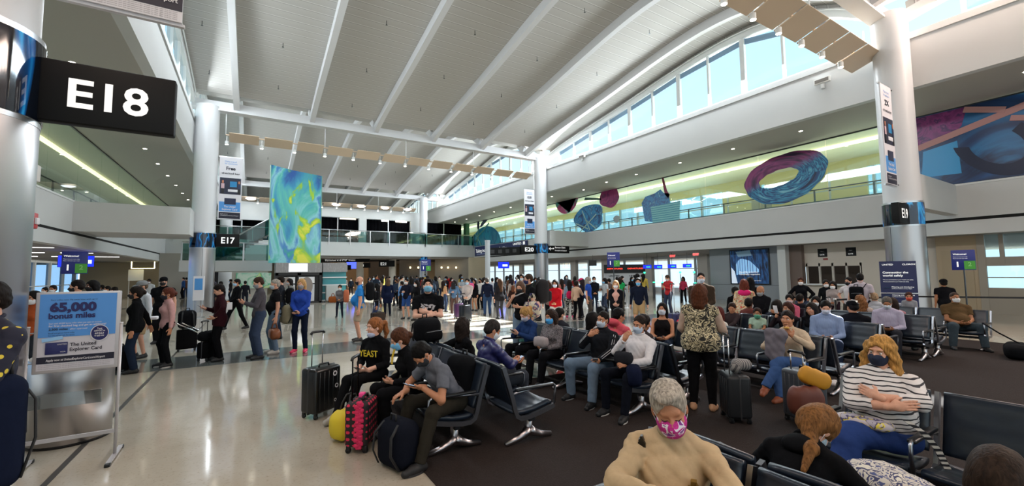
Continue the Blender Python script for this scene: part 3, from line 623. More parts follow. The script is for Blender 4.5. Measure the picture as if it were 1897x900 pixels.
w = struct('wall_right_counter', MB().box(XW+.2, XW+.45, 5.9, 11.0, 1.95, 3.08).box(XW+.2, XW+.45, 5.9, 8.6, 0, 1.95).box(XW+.0, XW+.45, 8.6, 11.0, 0, 1.0), BEIGE)
struct('counter_shelf', MB().box(XW-.25, XW+.3, 8.6, 11.0, 1.0, 1.06), WHITE, w)
b = MB(); y = 8.6
while y < 11.01: b.box(XW+.2, XW+.3, y-.04, y+.04, 1.06, 2.1); y += .58
struct('service_window_bars', b, mat('#b9b2a8', .5), w); struct('service_back', MB().box(XW+1.5, XW+1.6, 7.5, 11.5, 0, 3.08), mat('#41372f', .8), w)
for i, yy in enumerate((10.17, 8.96)):
    r = empty('wall_sign', (XW+.19, yy, 2.42)); tag(r, 'small black square sign on the beige wall, %s' % ('left one above the service windows' if i == 0 else 'right one above the service windows'), 'sign')
    plate('sign_plate', (0, .2, 0), -YR, ZU, .42, .42, SB, r, .02); text('GATE', .06, (-.02, -.0, .08), -YR, ZU, SW, r, align='CENTER'); MB().lathe((-.02, -.01, .27), [(.0, 0), (.07, 0)], 12).build('symbol', SW, r)
o = plate('wall_sign', (XW+.18, 10.14, 2.26), -YR, ZU, .2, .09, mat('#8c2f2b', .5), None, .02); tag(o, 'tiny red sign under the left black square sign', 'sign')
w = struct('wall_right_ground_2', MB().box(XW, XW+.25, 4.72, 5.9, 0, 3.08), WARM); struct('door_1', MB().box(XW-.02, XW, 4.85, 5.75, 0.02, 2.5), mat('#a39176', .6))
struct('wall_right_ground_3', MB().box(XW, XW+.25, -8, -1.2, 0, 3.08), WARM)
# glazed doors far right
w = struct('window_60', MB().box(XW, XW+.1, -1.2, 4.72, 1.85, 2.2).box(XW-.02, XW+.12, 4.5, 4.715, 0, 3.07).box(XW-.02, XW+.12, 4.0, 4.12, 1.9, 3.07).box(XW-.02, XW+.12, 2.2, 2.35, 0, 3.07).box(XW, XW+.1, -1.2, 4.5, 0, 1.0).box(XW, XW+.1, -1.2, 4.5, 1.38, 1.42), mat('#9a9184', .5))
for (y0, y1, z0, z1) in ((-1.2, 4.5, 1.0, 1.85), (-1.2, 4.5, 2.2, 3.08)): struct('pane', MB().box(XW+.04, XW+.05, y0, y1, z0, z1), glass('#e9faff', .1), w)
# glass gate area and windows further along the right side
XF = 31.0
b = MB(); y = 11.5; 
b.box(XF, XF+.2, 11, 75, 2.85, 3.08).box(XF, XF+.2, 11, 75, 0, .35).box(XF, XF+.12, 11, 75, 1.95, 2.02)
while y < 75: b.box(XF-.02, XF+.2, y-.05, y+.05, 0, 3.08); y += 2.6
w = struct('window_61', b, mat('#b7bcc0', .5)); struct('pane', MB().box(XF+.08, XF+.09, 11, 75, .35, 2.85), glass('#f4fbff', .05), w)
for y0, y1 in ((20.5, 21.4), (26, 26.9), (31.0, 32.4), (47.5, 48.2), (36.5, 37.4)): struct('wall_pier', MB().box(XF-.4, XF, y0, y1, 0, 3.08), mat('#a39f98', .6))
struct('wall_right_return', MB().box(XW+.25, XF, 16.1, 16.3, 0, 3.08), mat('#9b9a94', .6))
struct('wall_far_right_shops', MB().box(22.5, 22.7, 50, 75, 0, 3.5).box(13, 22.6, 75, 75.2, 0, 3.6), mat('#b09a78', .6))
# big framed poster on the grey wall
r = empty('wall_poster', (XW-.06, 13.8, 1.02)); tag(r, 'large dark framed poster of a waterfall on the grey wall', 'poster')
MB().box(-.02, .05, -1.15, 1.15, -.06, 1.98).build('frame', BLACKP, r)
pm, nt, bb = nodes('waterfall_print'); tc = N(nt, 'TexCoord'); nz = N(nt, 'TexNoise'); nz.inputs['Scale'].default_value = 3; nz.inputs['Detail'].default_value = 5; mp = N(nt, 'Mapping'); mp.inputs['Scale'].default_value = (1, 2.2, .5)
nt.links.new(tc.outputs['Object'], mp.inputs[0]); nt.links.new(mp.outputs[0], nz.inputs['Vector']); rr = ramp(nt, [(.3, '#060f20'), (.45, '#123462'), (.55, '#2a62a0'), (.66, '#0a1a33')]); nt.links.new(nz.outputs['Fac'], rr.inputs[0]); nt.links.new(rr.outputs[0], bb.inputs['Base Color']); nt.links.new(rr.outputs[0], bb.inputs['Emission Color']); bb.inputs['Emission Strength'].default_value = .12
MB().box(-.03, -.02, -1.08, 1.08, 0, 1.92).build('print', pm, r)
MB().prism([(-.034, .75, 1.85), (-.034, -.1, 1.92), (-.034, -.2, 1.6), (-.034, .6, 1.55)], (.003, 0, 0)).build('cloud', mat('#8fb4d0', .6), r)
b = MB(); ys = [.75, .62, .5, .36, .2, .05, -.1, -.25, -.45, -.6]; hs = [1.1, 1.3, 1.42, 1.45, 1.4, 1.36, 1.3, 1.15, .95, .8]
for i in range(9): b.add([(-.036, ys[i], .5+.02*i), (-.036, ys[i+1]+.03, .5+.02*i), (-.036, ys[i+1]+.03, hs[i+1]), (-.036, ys[i], hs[i])], [(0, 1, 2, 3)])
b.build('waterfall', emitm('#8fc0ee', .5), r)
b = MB().add([(-.038, 1.05, 0), (-.038, .7, 0), (-.038, .85, .7), (-.038, 1.05, .95)], [(0, 1, 2, 3)]); b.build('white_water', emitm('#dcecff', .4), r)
text('Beautifully immersive.\nRemarkably responsive.', .09, (-.04, .55, .62), -YR, ZU, SW, r, bold=.01)
text('A new screen experience', .04, (-.04, -.1, .15), -YR, ZU, SW, r)
# roll-up stand in front of the E19 column
a = on('Z', 1628, 592, 0)
r = empty('rollup_stand', (15.8, 4.62, 0)); tag(r, 'tall navy roll-up stand with white writing left of the near right column', 'banner stand'); r.rotation_euler.z = math.radians(-62); r.scale.z = .89
MB().rbox(-.42, .42, -.12, .12, 0, .09, .02).build('base', ALU, r); MB().box(-.4, .4, -.01, .01, .08, 2.25).build('banner_sheet', mat('#1c2452', .5), r); MB().rbox(-.41, .41, -.02, .02, 2.24, 2.28, .008).build('top_bar', ALU, r)
text('UNITED', .05, (-.34, -.012, 2.12), XR, ZU, SW, r, bold=.02); text('CLOROX', .05, (.1, -.012, 2.12), XR, ZU, SW, r, bold=.02)
text('Connecting the', .065, (-.34, -.012, 1.86), XR, ZU, SW, r, bold=.02); text('world safely', .065, (-.34, -.012, 1.76), XR, ZU, SW, r, bold=.02)
for i in range(2): text('We are committed to your health and safety', .03, (-.34, -.012, 1.64-.06*i), XR, ZU, SW, r, width=.66-.1*i)
for i in range(4):
    MB().lathe((-.27, -.012, 1.40-.26*i), [(.0, 0), (.065, 0)], 18).build('bullet', mat('#3f93a8', .5), r).rotation_euler = (0, 0, 0)
    c = r.children[-1]; c.data.transform(Matrix.Translation((0, 0, 1.40-.26*i)) @ Matrix.Rotation(math.pi/2, 4, 'X') @ Matrix.Translation((0, 0, -(1.40-.26*i)))); c.data.transform(Matrix.Translation((0, -.012, 0)))
    text('Cleaning and disinfecting', .032, (-.16, -.012, 1.41-.26*i), XR, ZU, SW, r, width=.48, bold=.01); text('surfaces before every flight', .026, (-.16, -.012, 1.36-.26*i), XR, ZU, SW, r, width=.44)
# boarding lane sign on a post, far right
def lane_sign(x, y, z0, s, lab, face, big=False):
    r = empty('lane_sign', (x, y, 0), face); tag(r, lab, 'sign', 'blue and green boarding lane signs')
    MB().cyl((0, 0), .02*s, .02, z0, 8).cyl((0, 0), .18, 0, .02, 20).build('post', DARKM, r)
    MB().rbox(-.26*s, .26*s, -.03, .0, z0, z0+.62*s, .01, 2).build('sign_panel', mat('#1d2a7c', .4), r)
    plate('green_field', (.01*s, -.032, z0+.02*s), XR, ZU, .24*s, .26*s, mat('#4da53c', .4), r, .006)
    text('1', .16*s, (-.13*s, -.034, z0+.1*s), XR, ZU, SW, r, align='CENTER', bold=.03); text('2', .12*s, (.13*s, -.038, z0+.12*s), XR, ZU, mat('#8fd07c', .5), r, align='CENTER', bold=.02)
    text('Welcome!', .05*s, (-.22*s, -.032, z0+.47*s), XR, ZU, SW, r, bold=.02)
    for i in range(2): text('Please have your pass ready', .02*s, (-.22*s, -.032, z0+(.40-.05*i)*s), XR, ZU, SW, r)
    return r
lane_sign(17.4, 3.62, 1.73, .92, 'blue and green lane sign on a post, right of the near right column', math.radians(-75))
p = ground_at(1137, 24); lane_sign(p.x, p.y, 2.05, 1.35, 'blue and green lane sign above the crowd in front of the red screens', math.radians(-45))
p = ground_at(789, 34); lane_sign(p.x, p.y, 2.0, 1.5, 'far blue lane sign beside the distant round column', math.radians(-30))
p = ground_at(137, 17); lane_sign(p.x, p.y, 1.95, 1.45, 'blue and green lane sign above the card advertisement stand', math.radians(10))
# hanging screens
SCR = emitm('#1526ff', 2.2); SCRW = emitm('#cfe4ff', 2.0); SCRG = emitm('#2fae5a', 1.5)
def hang_screen(px, py, depth, w, h, lab, m=SCR, ztop=3.08, face=None, bar=False):
    c = dep(px, py, depth); f = face if face is not None else math.atan2(c.x, -c.y)+math.pi
    r = empty('hanging_screen', c, f if face is not None else -math.atan2(c.x, c.y)); tag(r, lab, 'screen', 'information screens hanging from the ceiling')
    MB().rbox(-w/2, w/2, -.04, .06, -h/2, h/2, .01, 2).build('housing', BLACKP, r); MB().box(-w/2+.02, w/2-.02, -.05, -.04, -h/2+.02, h/2-.02).build('screen_face', m, r)
    MB().tube([(0, 0.02, h/2), (0, .02, max(h/2+.05, ztop+.06-c.z))], .015, 6).build('hanger', DARKM, r)
    if bar: MB().box(-w*.1, w*.35, -.056, -.05, -h*.2, h*.12).build('screen_picture', SCRW if bar == 1 else SCRG, r)
    return r
hang_screen(126, 484, 20.5, .70, .57, 'bright blue screen left of the blue and green lane sign', SCR, bar=0); hang_screen(158, 484, 21.5, .66, .57, 'blue screen with a white panel right of the blue and green lane sign', SCR, bar=1)
hang_screen(933, 491, 48, 1.25, .72, 'bright blue screen right of the grey pole', SCR, bar=1)
hang_screen(1098, 487, 34, .62, .45, 'dark screen hanging left of the red information boards', BLACKP)
for i, (px, py) in enumerate(((1199, 494), (1219, 494), (1245, 493), (1273, 492))):
    hang_screen(px, py, 30, .58, .27, 'small blue and white screen over the glass gate, %s of four' % ('first', 'second', 'third', 'last')[i], SCR, bar=2)
hang_screen(651, 491, 58, 1.3, 1.0, 'blue lit screen deep in the far concourse', emitm('#4a5cff', 2), 3.5)
# exit signs
def exit_sign(px, py, d, i):
    c = dep(px, py, d); r = empty('exit_sign', c, -math.atan2(c.x, c.y)); tag(r, 'small red lit EXIT sign, %s' % i, 'sign', 'red exit signs')
    MB().rbox(-.2, .2, -.03, .03, -.1, .1, .01, 2).build('housing', mat('#d9b0a8', .5), r); MB().bar((0, 0, .1), (0, 0, (3.12 if d < 30 else 3.8)-c.z), .02, .02).build('hanger', WHITE, r); text('EXIT', .12, (0, -.032, -.06), XR, ZU, emitm('#ff3a3a', 5), r, align='CENTER', bold=.04)
exit_sign(1246, 474, 29.5, 'left one over the glass gate'); exit_sign(1289, 471, 28.5, 'right one over the glass gate'); exit_sign(595, 475, 47, 'left one under the far gallery'); exit_sign(709, 477, 48, 'right one under the far gallery')
# information boards with red lettering and counter
c0, c1 = ground_at(1119, 36), ground_at(1195, 36); dv = (c1-c0); W_ = dv.length; ang = math.atan2(dv.y, dv.x)
r = empty('information_board', (c0.x, c0.y, 0), ang); tag(r, 'black flight information boards with red lettering above a white counter back wall', 'display board')
MB().box(0, W_, 0, .1, 0, 1.66).build('back_wall', mat('#c9ccd0', .5), r); MB().box(0, W_, -.06, .1, 1.66, 2.38).build('board', BLACKP, r)
for k in range(2):
    text('DEPARTURES', .12, (.25+W_*.5*k, -.065, 1.98), XR, ZU, emitm('#ff4a3a', 1.5), r, width=W_*.38, bold=.02)
    text('UNITED', .13, (.4+W_*.5*k, -.005, 1.36), XR, ZU, INK, r, width=W_*.26, bold=.03)
# glass gate: posts with green lamps
for i, (px, py, d) in enumerate(((1195, 560, 21), (1212, 560, 21), (1262, 560, 21), (1288, 560, 20.5), (1228, 560, 22.5), (1180, 560, 22.5))):
    g = on('X', px, 540, 23.9); g.z = 0; r = empty('boarding_gate', g, -math.radians(50)); tag(r, 'steel and glass boarding gate post with green lamp, %s from the left' % ('second', 'third', 'fifth', 'sixth', 'fourth', 'first')[i], 'gate', 'automatic boarding gates')
    MB().rbox(-.08, .08, -.5, .5, 0, 1.0, .03).build('cabinet', DARKM, r); MB().box(-.006, .006, -.45, .45, 1.0, 1.55).build('glass_wing', glass('#bcd8d4', .2), r)
    MB().rbox(-.07, .07, -.2, .0, 1.0, 1.05, .01).build('reader_lamp', emitm('#2fff9a', 4), r)
    if i in (0, 2, 3): MB().tube([(0, .3, 1.0), (0, .3, 1.75)], .02, 8).build('pole', ALU, r); MB().rbox(-.07, .07, .25, .35, 1.65, 1.75, .02).build('signal_lamp', emitm('#2fff9a', 4), r)
# shop facade under the far gallery
b = MB().box(5.2, 6.1, 53, 53.6, 0, 3.55); 
SH = mat('#a89a86', .6)
def wallseg(nm, px0, px1, d, z0, z1, m, lab=None):
    a, c = ground_at(px0, d), ground_at(px1, d); v = c-a; mb = MB().obox(((a+c)/2).xy.to_3d()+Vector((0, 0, (z0+z1)/2)), v/2, Vector((-v.y, v.x, 0)).normalized()*.1, (0, 0, (z1-z0)/2)); o = struct(nm, mb, m); return o
wallseg('wall_shop', 806, 868, 52, 0, 3.55, mat('#8d8478', .6)); wallseg('wall_shop_2', 740, 792, 52, 0, 3.55, mat('#6d655c', .6)); wallseg('wall_shop_3', 684, 722, 56, 0, 3.55, mat('#5c4f45', .6)); wallseg('wall_shop_4', 868, 905, 46, 0, 3.5, mat('#9c8f78', .6)); wallseg('wall_shop_5', 612, 634, 56, 0, 3.55, mat('#a3835f', .6)); wallseg('wall_shop_6', 636, 682, 66, 0, 3.55, mat('#ab8a66', .6))
for px, lab in ((727, 'round beige column beside the E21 sign'), (667, 'warm beige round column deep in the concourse'), (632, 'beige round column behind the striped kiosk wall')):
    g = ground_at(px, 50); o = MB().cyl((0, 0), .42, 0, 3.6, 24).build('column', mat('#c5bdb0', .5)); o.location = g; o['kind'] = 'structure'
def far_sign(px0, px1, py0, py1, d, body, lab):
    a, c = dep(px0, py1, d), dep(px1, py1, d); v = (c-a); v.z = 0; w = v.length; h = (dep(px0, py0, d)-a).z
    r = empty('overhead_sign', a, math.atan2(v.y, v.x)); tag(r, lab, 'sign'); MB().box(0, w, -.08, .08, 0, h).build('sign_box', SB, r); MB().tube([(w/2, 0, h), (w/2, 0, 3.62-a.z)], .02, 6).build('hanger', DARKM, r)
    for i, t in enumerate(body.split('|')): text(t, h*(.5 if '|' not in body else .25), (w*.12, -.085, h*(.25 if '|' not in body else .58-.34*i)), XR, ZU, SW, r, bold=.01, width=w*(.35 if '|' not in body else .6))
far_sign(591, 685, 477, 486, 48, 'Gates E1-E16 Baggage Claim|Terminals A B C D  Trains', 'long black overhead direction sign right of the painted panel'); far_sign(702, 731, 483, 494, 49, 'E21', 'black overhead sign reading E21'); far_sign(626, 650, 491, 500, 50, '22', 'small black overhead sign reading 22'); far_sign(664, 686, 487, 496, 50, 'E23', 'black overhead sign beyond the long direction sign')
# counters, wall lamps
for i, px in enumerate((760, 775, 818, 830, 845)):
    c = dep(px, 497, 51.5); o = MB().cyl((c.x, c.y), .08, c.z, c.z+.2, 10).build('wall_light', emitm('#ffe0a8', 8)); tag(o, 'small warm light above the far shop wall', 'light', 'warm lights of the far shop fronts')
for i, px in enumerate((838, 853)):
    c = dep(px, 488, 54); b = MB(); w = .62
    for (a_, b2) in (((-w, 0), (w, 0)), ((w, 0), (w, .8)), ((w, .8), (-w, .8)), ((-w, .8), (-w, 0))): b.bar((a_[0], 0, a_[1]), (b2[0], 0, b2[1]), .06, .06, (0, 1, 0))
    b.bar((0, 0, .8), (0, 0, 3.7-c.z+.6), .02, .02); o = b.build('pendant_light', emitm('#ffeab0', 6)); o.location = c-Vector((0, 0, .6)); o.rotation_euler.z = -math.radians(25); tag(o, 'square glowing pendant frame, %s of two over the far counter' % ('left' if i == 0 else 'right'), 'light', 'glowing square pendants')
a = dep(826, 507, 54); r = empty('menu_board', a, -math.radians(25)); tag(r, 'dark red menu boards over the far counter', 'display board'); MB().box(-.1, 2.4, -.05, .05, 0, .45).build('board', mat('#2a1212', .5), r); MB().box(.1, 1.0, -.06, -.05, .12, .32).box(1.3, 2.2, -.06, -.05, .12, .32).build('lettering', emitm('#b04030', 1), r)
# ============================================================ PAINTED PANEL AND KIOSK
k0, k1 = on('Y', 511, 540, 30.5), on('Y', 593, 540, 30.5); t0 = on('Y', 503, 305, 30.5); t1 = on('Y', 596, 326, 30.5); zk = on('Y', 550, 487, 30.5).z
pm, nt, bb = nodes('abstract_painting'); tc = N(nt, 'TexCoord'); s = N(nt, 'SeparateXYZ'); nt.links.new(tc.outputs['Object'], s.inputs[0])
mp = N(nt, 'Mapping'); mp.inputs['Scale'].default_value = (1, 1, .45); nt.links.new(tc.outputs['Object'], mp.inputs[0])
n1 = N(nt, 'TexNoise'); n1.inputs['Scale'].default_value = .5; n1.inputs['Distortion'].default_value = 1.6; n1.inputs['Detail'].default_value = 5; nt.links.new(mp.outputs[0], n1.inputs['Vector'])
n2 = N(nt, 'TexNoise'); n2.inputs['Scale'].default_value = .6; n2.inputs['Distortion'].default_value = 2.6; n2.inputs['Detail'].default_value = 4; mp2 = N(nt, 'Mapping'); mp2.inputs['Location'].default_value = (7, 3, 5); mp2.inputs['Scale'].default_value = (1, 1, .5); nt.links.new(tc.outputs['Object'], mp2.inputs[0]); nt.links.new(mp2.outputs[0], n2.inputs['Vector'])
r1 = ramp(nt, [(.30, '#2c5fa8'), (.40, '#3f9ac0'), (.46, '#5fc0b4'), (.52, '#8fd0d8'), (.58, '#4a86c8'), (.66, '#3bb08c'), (.75, '#b6dfe6')])
r2 = ramp(nt, [(.54, '#000000'), (.57, '#7a7a7a'), (.61, '#ffffff')]); r3 = ramp(nt, [(.55, '#3fae5a'), (.62, '#a9d23a'), (.70, '#e3e24a')])
nt.links.new(n1.outputs['Fac'], r1.inputs[0]); nt.links.new(n2.outputs['Fac'], r2.inputs[0]); nt.links.new(n2.outputs['Fac'], r3.inputs[0])
mx = N(nt, 'Mix', data_type='RGBA'); nt.links.new(r2.outputs[0], mx.inputs['Factor']); nt.links.new(r1.outputs[0], mx.inputs['A']); nt.links.new(r3.outputs[0], mx.inputs['B'])
nt.links.new(mx.outputs['Result'], bb.inputs['Base Color']); bb.inputs['Roughness'].default_value = .35; PAINTING = pm
x0, x1 = t0.x, t1.x
r = empty('painted_panel', (x0, 30.5, zk)); tag(r, 'tall free-standing panel painted in abstract blue, green and yellow above the kiosk', 'artwork')
W_ = x1-x0; H0, H1 = t0.z-zk, t1.z-zk
MB().prism([(0, 0, 0), (W_, 0, 0), (W_, 0, H1), (W_*.42, 0, H0*.965), (0, 0, H0)], (0, .5, 0)).build('painted_face', PAINTING, r)
MB().box(-.04, 0, -.02, .52, 0, H0).box(W_, W_+.04, -.02, .52, 0, H1).build('edge_strip', mat('#7fb3a0', .5), r)
r = empty('kiosk', (k0.x, 30.5, 0)); tag(r, 'kiosk with grey wooden header and two pale poster doors under the painted panel', 'kiosk')
W_ = k1.x-k0.x; hz = zk
MB().box(-.05, W_+.05, -.35, 1.6, hz-.62, hz).build('header', blotch([(.4, '#8d8b8b'), (.6, '#a3a1a2')], 3, 1, .6, 3, 'noise', (8, 1, 1)), r); plate('lit_panel', (W_*.26, -.36, hz-.56), XR, ZU, W_*.42, .52, emitm('#f4f8ff', 1.0), r)
b = MB().box(-.05, .1, -.3, -.15, 0, hz-.62).box(W_*.46, W_*.54, -.3, -.15, 0, hz-.62).box(W_-.1, W_+.05, -.3, -.15, 0, hz-.62).box(-.05, W_+.05, -.3, -.15, hz-.8, hz-.62).box(-.05, W_+.05, -.3, -.15, 0, .1).box(-.05, W_+.05, -.1, 1.5, 0, hz-.62); b.build('black_frame', mat('#19191b', .5), r)
for i in range(2):
    xa = .12+i*W_*.42+(.06 if i else 0); wd = W_*.36
    plate('poster_door', (xa, -.31, .12), XR, ZU, wd, hz-1.5, mat('#c3c4c8', .5), r); plate('header_plate', (xa, -.31, hz-1.3), XR, ZU, wd, .4, mat('#d8d8da', .5), r)
    MB().lathe((0, 0, 0), [(0, 0), (.36, 0)], 20).build('picture_oval', mat('#8a7f78', .6), r).data.transform(Matrix.Translation((xa+wd/2, -.315, 1.1)) @ Matrix.Scale(1.6, 4, (0, 0, 1)) @ Matrix.Rotation(math.pi/2, 4, 'X'))
e0, e1 = on('Y', 594, 540, 30.6), on('Y', 642, 540, 30.6)
r = empty('striped_kiosk_wall', (e0.x+.08, 30.6, 0)); tag(r, 'teal display wall with white shelves, right of the kiosk doors', 'display wall'); W_ = e1.x-e0.x-.1; hz2 = on('Y', 620, 487, 30.6).z
MB().box(0, W_, -.3, .6, hz2-.6, hz2).build('header', blotch([(.4, '#8d8b8b'), (.6, '#a3a1a2')], 3, 1, .6, 3, 'noise', (8, 1, 1)), r); MB().box(.03, W_-.03, 0, .5, .1, hz2-.6).build('panel', mat('#3d8b93', .4), r)
for i in range(5): MB().box(0, W_, -.12, .02, hz2-1.0-.5*i, hz2-.93-.5*i).build('shelf', WHITE, r)
MB().rbox(.2, 1.0, -.4, .1, .1, 1.1, .04).build('counter_unit', mat('#a9adab', .5), r)
# landing, stairs and lower mural, left of the painted panel
S0, S1 = on('Y', 331, 503, 33).x, 1.15
struct('wall_landing', MB().box(S0, S1, 33, 39, 2.1, 2.78), FAS)
balustrade(S0+.1, S1-.05, 33.05, 2.78, 3.95, 'lower glass balustrade of the stair landing behind the near left columns', 1.7)
r = empty('staircase', (-1.2, 36, 2.78)); tag(r, 'staircase with glass sides rising behind the E17 sign', 'stairs')
b = MB()
for i in range(12): b.box(-1.0+.28*i, -.7+.28*i, 0, 2.2, .19*i, .19*(i+1))
b.build('steps', mat('#6f7274', .5), r); MB().prism([(-1.1, -.05, .0), (-1.1, -.05, .9), (2.4, -.05, 3.3), (2.4, -.05, 2.2)], (0, .02, 0)).build('glass_side', glass('#86b5ae', .2), r)
MB().tube([(-1.1, -.05, .95), (2.4, -.05, 3.35), (3.4, -.05, 3.35)], .05, 8).build('handrail', ALU, r)
balustrade(-6, 3.9, 46.94, 5.2, 6.4, 'glass balustrade high behind the stairs, left of the painted panel')
struct('wall_back_gallery_left', MB().box(-6.5, 4.6, 47, 47.4, 3.76, 5.2), FAS)
struct('wall_left_end', MB().box(-6.4, 1.2, 44, 44.2, 0, 3.7), mat('#9a958c', .6))
a = on('Y', 436, 535, 43.5); c = on('Y', 503, 505, 43.5)
r = empty('mural', (a.x, 43.9, a.z)); tag(r, 'soft green and teal mural on the wall under the landing', 'artwork'); plate('painted_face', (0, 0, 0), XR, ZU, c.x-a.x, c.z-a.z, swirl([(.3, '#7fb59c'), (.45, '#b9c8b8'), (.55, '#4f9f7a'), (.62, '#c2cf7a'), (.75, '#9fc3c0')], .9, 1.5), r, .05)
g = ground_at(414, 33.5); o = MB().cyl((0, 0), .55, 0, 2.1, 24).build('column', COLW); o.location = g; o['kind'] = 'structure'
o = MB().box(-.25, .25, -.1, .1, 0, 2.1).build('column', mat('#17151c', .5)); o.location = ground_at(397, 32.5); o['kind'] = 'structure'
# small standing card advert beside the E17 column
r = empty('card_sign_stand', on('Z', 364, 590, 0)+Vector((0, .4, 0)), math.radians(-15)); tag(r, 'slim upright blue and white sign stand at the foot of the E17 column', 'sign stand')
MB().box(-.2, .2, -.03, .03, .75, 1.8).build('sign_panel', PAPER, r); plate('blue_field', (-.15, -.035, 1.2), XR, ZU, .3, .5, LBLUE, r, .006); MB().bar((-.17, 0, 0), (-.17, 0, .8), .04, .04).bar((.17, 0, 0), (.17, 0, .8), .04, .04).box(-.2, .2, -.2, .2, 0, .03).build('legs', ALU, r)
# ============================================================ GROUND FLOOR, LEFT
XO = -12.5
b = MB().box(XO-.2, XO, 10, 50, 2.85, 3.08).box(XO-.2, XO, 10, 50, 0, .3).box(XO-.15, XO, 10, 50, 1.2, 1.26); y = 10
while y < 50: b.box(XO-.2, XO+.03, y-.08, y+.08, 0, 3.08); y += 2.6
w = struct('window_70', b, mat('#c6cbcc', .5)); struct('pane', MB().box(XO-.1, XO-.09, 10, 50, .3, 2.85), glass('#cfe8ff', .08), w)
struct('wall_left_back', MB().box(XO, -6.4, 50, 50.2, 0, 3.08), mat('#a39377', .6))
for i in range(5):
    for j in range(3):
        r = MB().box(-.6, .6, -.07, .07, -.02, 0).build('ceiling_light', emitm('#ffffff', 2.6 if i < 3 else 4)); r.location = (-7.8-1.8*j, 15+5.2*i, 3.08); tag(r, 'slim white linear light in the low ceiling on the left', 'ceiling light', 'linear lights of the low left ceiling')
c = on('Z', 265, 500, 2.0); cc = dep(265, 497, 36); b = MB(); w_ = .75
for (a_, b2) in (((-w_, 0), (w_, 0)), ((w_, 0), (w_, .7)), ((w_, .7), (-w_, .7)), ((-w_, .7), (-w_, 0))): b.bar((a_[0], 0, a_[1]), (b2[0], 0, b2[1]), .06, .06, (0, 1, 0))
b.bar((0, 0, .7), (0, 0, 3.12-cc.z), .02, .02); o = b.build('pendant_light', emitm('#fff0b0', 8)); o.location = cc; tag(o, 'glowing rectangular pendant frame under the low ceiling on the left', 'light', 'glowing square pendants')
for i in range(4):
    r = MB().cyl((0, 0), .06, -.35, 0, 10).cyl((0, 0), .01, 0, .6, 6).build('pendant_light', emitm('#fff2c8', 6)); r.location = dep(302+9*i, 487, 40)-Vector((0, 0, -.1)); tag(r, 'small cylinder pendant light on the left, %s of four' % ('first', 'second', 'third', 'last')[i], 'light', 'small pendants on the left')
for i, (px, py, wd, hh, cl) in enumerate(((227, 515, 1.3, 1.4, '#8b7a5c'), (207, 512, .9, 1.6, '#a9b0b0'), (186, 512, .5, 1.4, '#5a2a2c'))):
    g = ground_at(px, 38); r = empty('shop_unit', g); tag(r, ('wooden shop shelf unit with drawers', 'pale grey display unit', 'dark red narrow display panel')[i]+' in the far left background', 'cabinet'); MB().box(-wd/2, wd/2, -.3, .3, 0, 1.9+.1*i).build('body', mat(cl, .6), r)
    MB().box(-wd/2+.05, wd/2-.05, -.33, -.3, 1.0, 1.35).box(-wd/2+.05, wd/2-.05, -.33, -.3, 1.45, 1.8).build('front_panel', mat('#c8b891', .6), r)
q_ = dep(237, 520, 36); b = MB(); b.box(0, 1.0, -.04, 0, 0, .95).box(.05, .09, -.04, 0, -q_.z, 0).box(.91, .95, -.04, 0, -q_.z, 0); o = b.build('notice_board', mat('#e1e0dc', .6)); o.location = q_; tag(o, 'white notice panel above the shelf unit on the left', 'notice')
# ============================================================ ADVERTISEMENT STAND
f0, f1 = on('Z', 34, 878, 0), on('Z', 212, 846, 0); YS = (f0.y+f1.y)/2
r = empty('sign_stand', (f0.x, f0.y, 0), math.atan2(f1.y-f0.y, f1.x-f0.x)); tag(r, 'grey metal stand holding a blue and white card advertisement, 65,000 bonus miles', 'sign stand')
Ws = (f1-f0).xy.length; GM = mat('#b9b7ba', .4, .4)
P = [on('Y', px, py, YS) for px, py in ((66, 548), (227, 538), (62, 693), (216, 680))]
zb, ztp = 1.02, P[1].z; lx0 = .06; lx1 = Ws-.03
zb = (P[2].z+P[3].z)/2; lx0 = P[0].x-f0.x+.01; lx1 = P[1].x-f0.x-.005
HP = ztp-zb; WP = lx1-lx0
fr = MB().rbox(lx0, lx1, -.02, .02, zb, zb+HP, .008).build('poster_frame', GM, r)
plate('poster', (lx0+.03, -.022, zb+.03), XR, ZU, WP-.06, HP-.05, mat('#c4c3cb', .5), r, .004); px0, pz0, pw, ph = lx0+.03, zb+.03, WP-.06, HP-.05
plate('blue_field', (px0, -.026, pz0+ph*.43), XR, ZU, pw, ph*.57, mat('#4f8fd6', .5), r, .004); plate('navy_strip', (px0, -.026, pz0+ph*.09), XR, ZU, pw, ph*.085, INK, r, .004)
def T(t, u, v, h, w, m, al='LEFT', bold=.0): text(t, h*ph, (px0+u*pw, -.03, pz0+v*ph), XR, ZU, m, r, align=al, width=w*pw, bold=bold)
T('Earn miles now. Fly away later with up to', .14, .915, .018, .60, INK); T('65,000', .13, .77, .115, .60, mat('#1c1a56', .5), bold=.05); T('bonus miles', .12, .675, .075, .60, mat('#1c1a56', .5), bold=.03)
T('Start with 60,000 bonus miles when you open an account', .13, .60, .022, .68, PAPER); T('for first checked bag and get an additional', .13, .565, .026, .74, PAPER, bold=.01); T('2,500 miles', .13, .52, .03, .24, INK, bold=.02); T('after approval', .40, .52, .022, .22, PAPER)
T('Enroll and get on board today', .13, .475, .018, .33, INK); T('See the agreement for terms', .13, .445, .018, .33, INK)
MB().rbox(px0+.10*pw, px0+.38*pw, -.032, -.026, pz0+.205*ph, pz0+.36*ph, .004).build('card_picture', mat('#20255e', .4), r); T('UNITED', .25, .325, .018, .12, PAPER); T('VISA', .29, .225, .018, .07, PAPER)
q = plate('ribbon', (px0+.06*pw, -.034, pz0+.37*ph), Vector((1, 0, .16)), Vector((-.16, 0, 1)), .26*pw, .045*ph, mat('#8fc0ea', .5), r, .003)
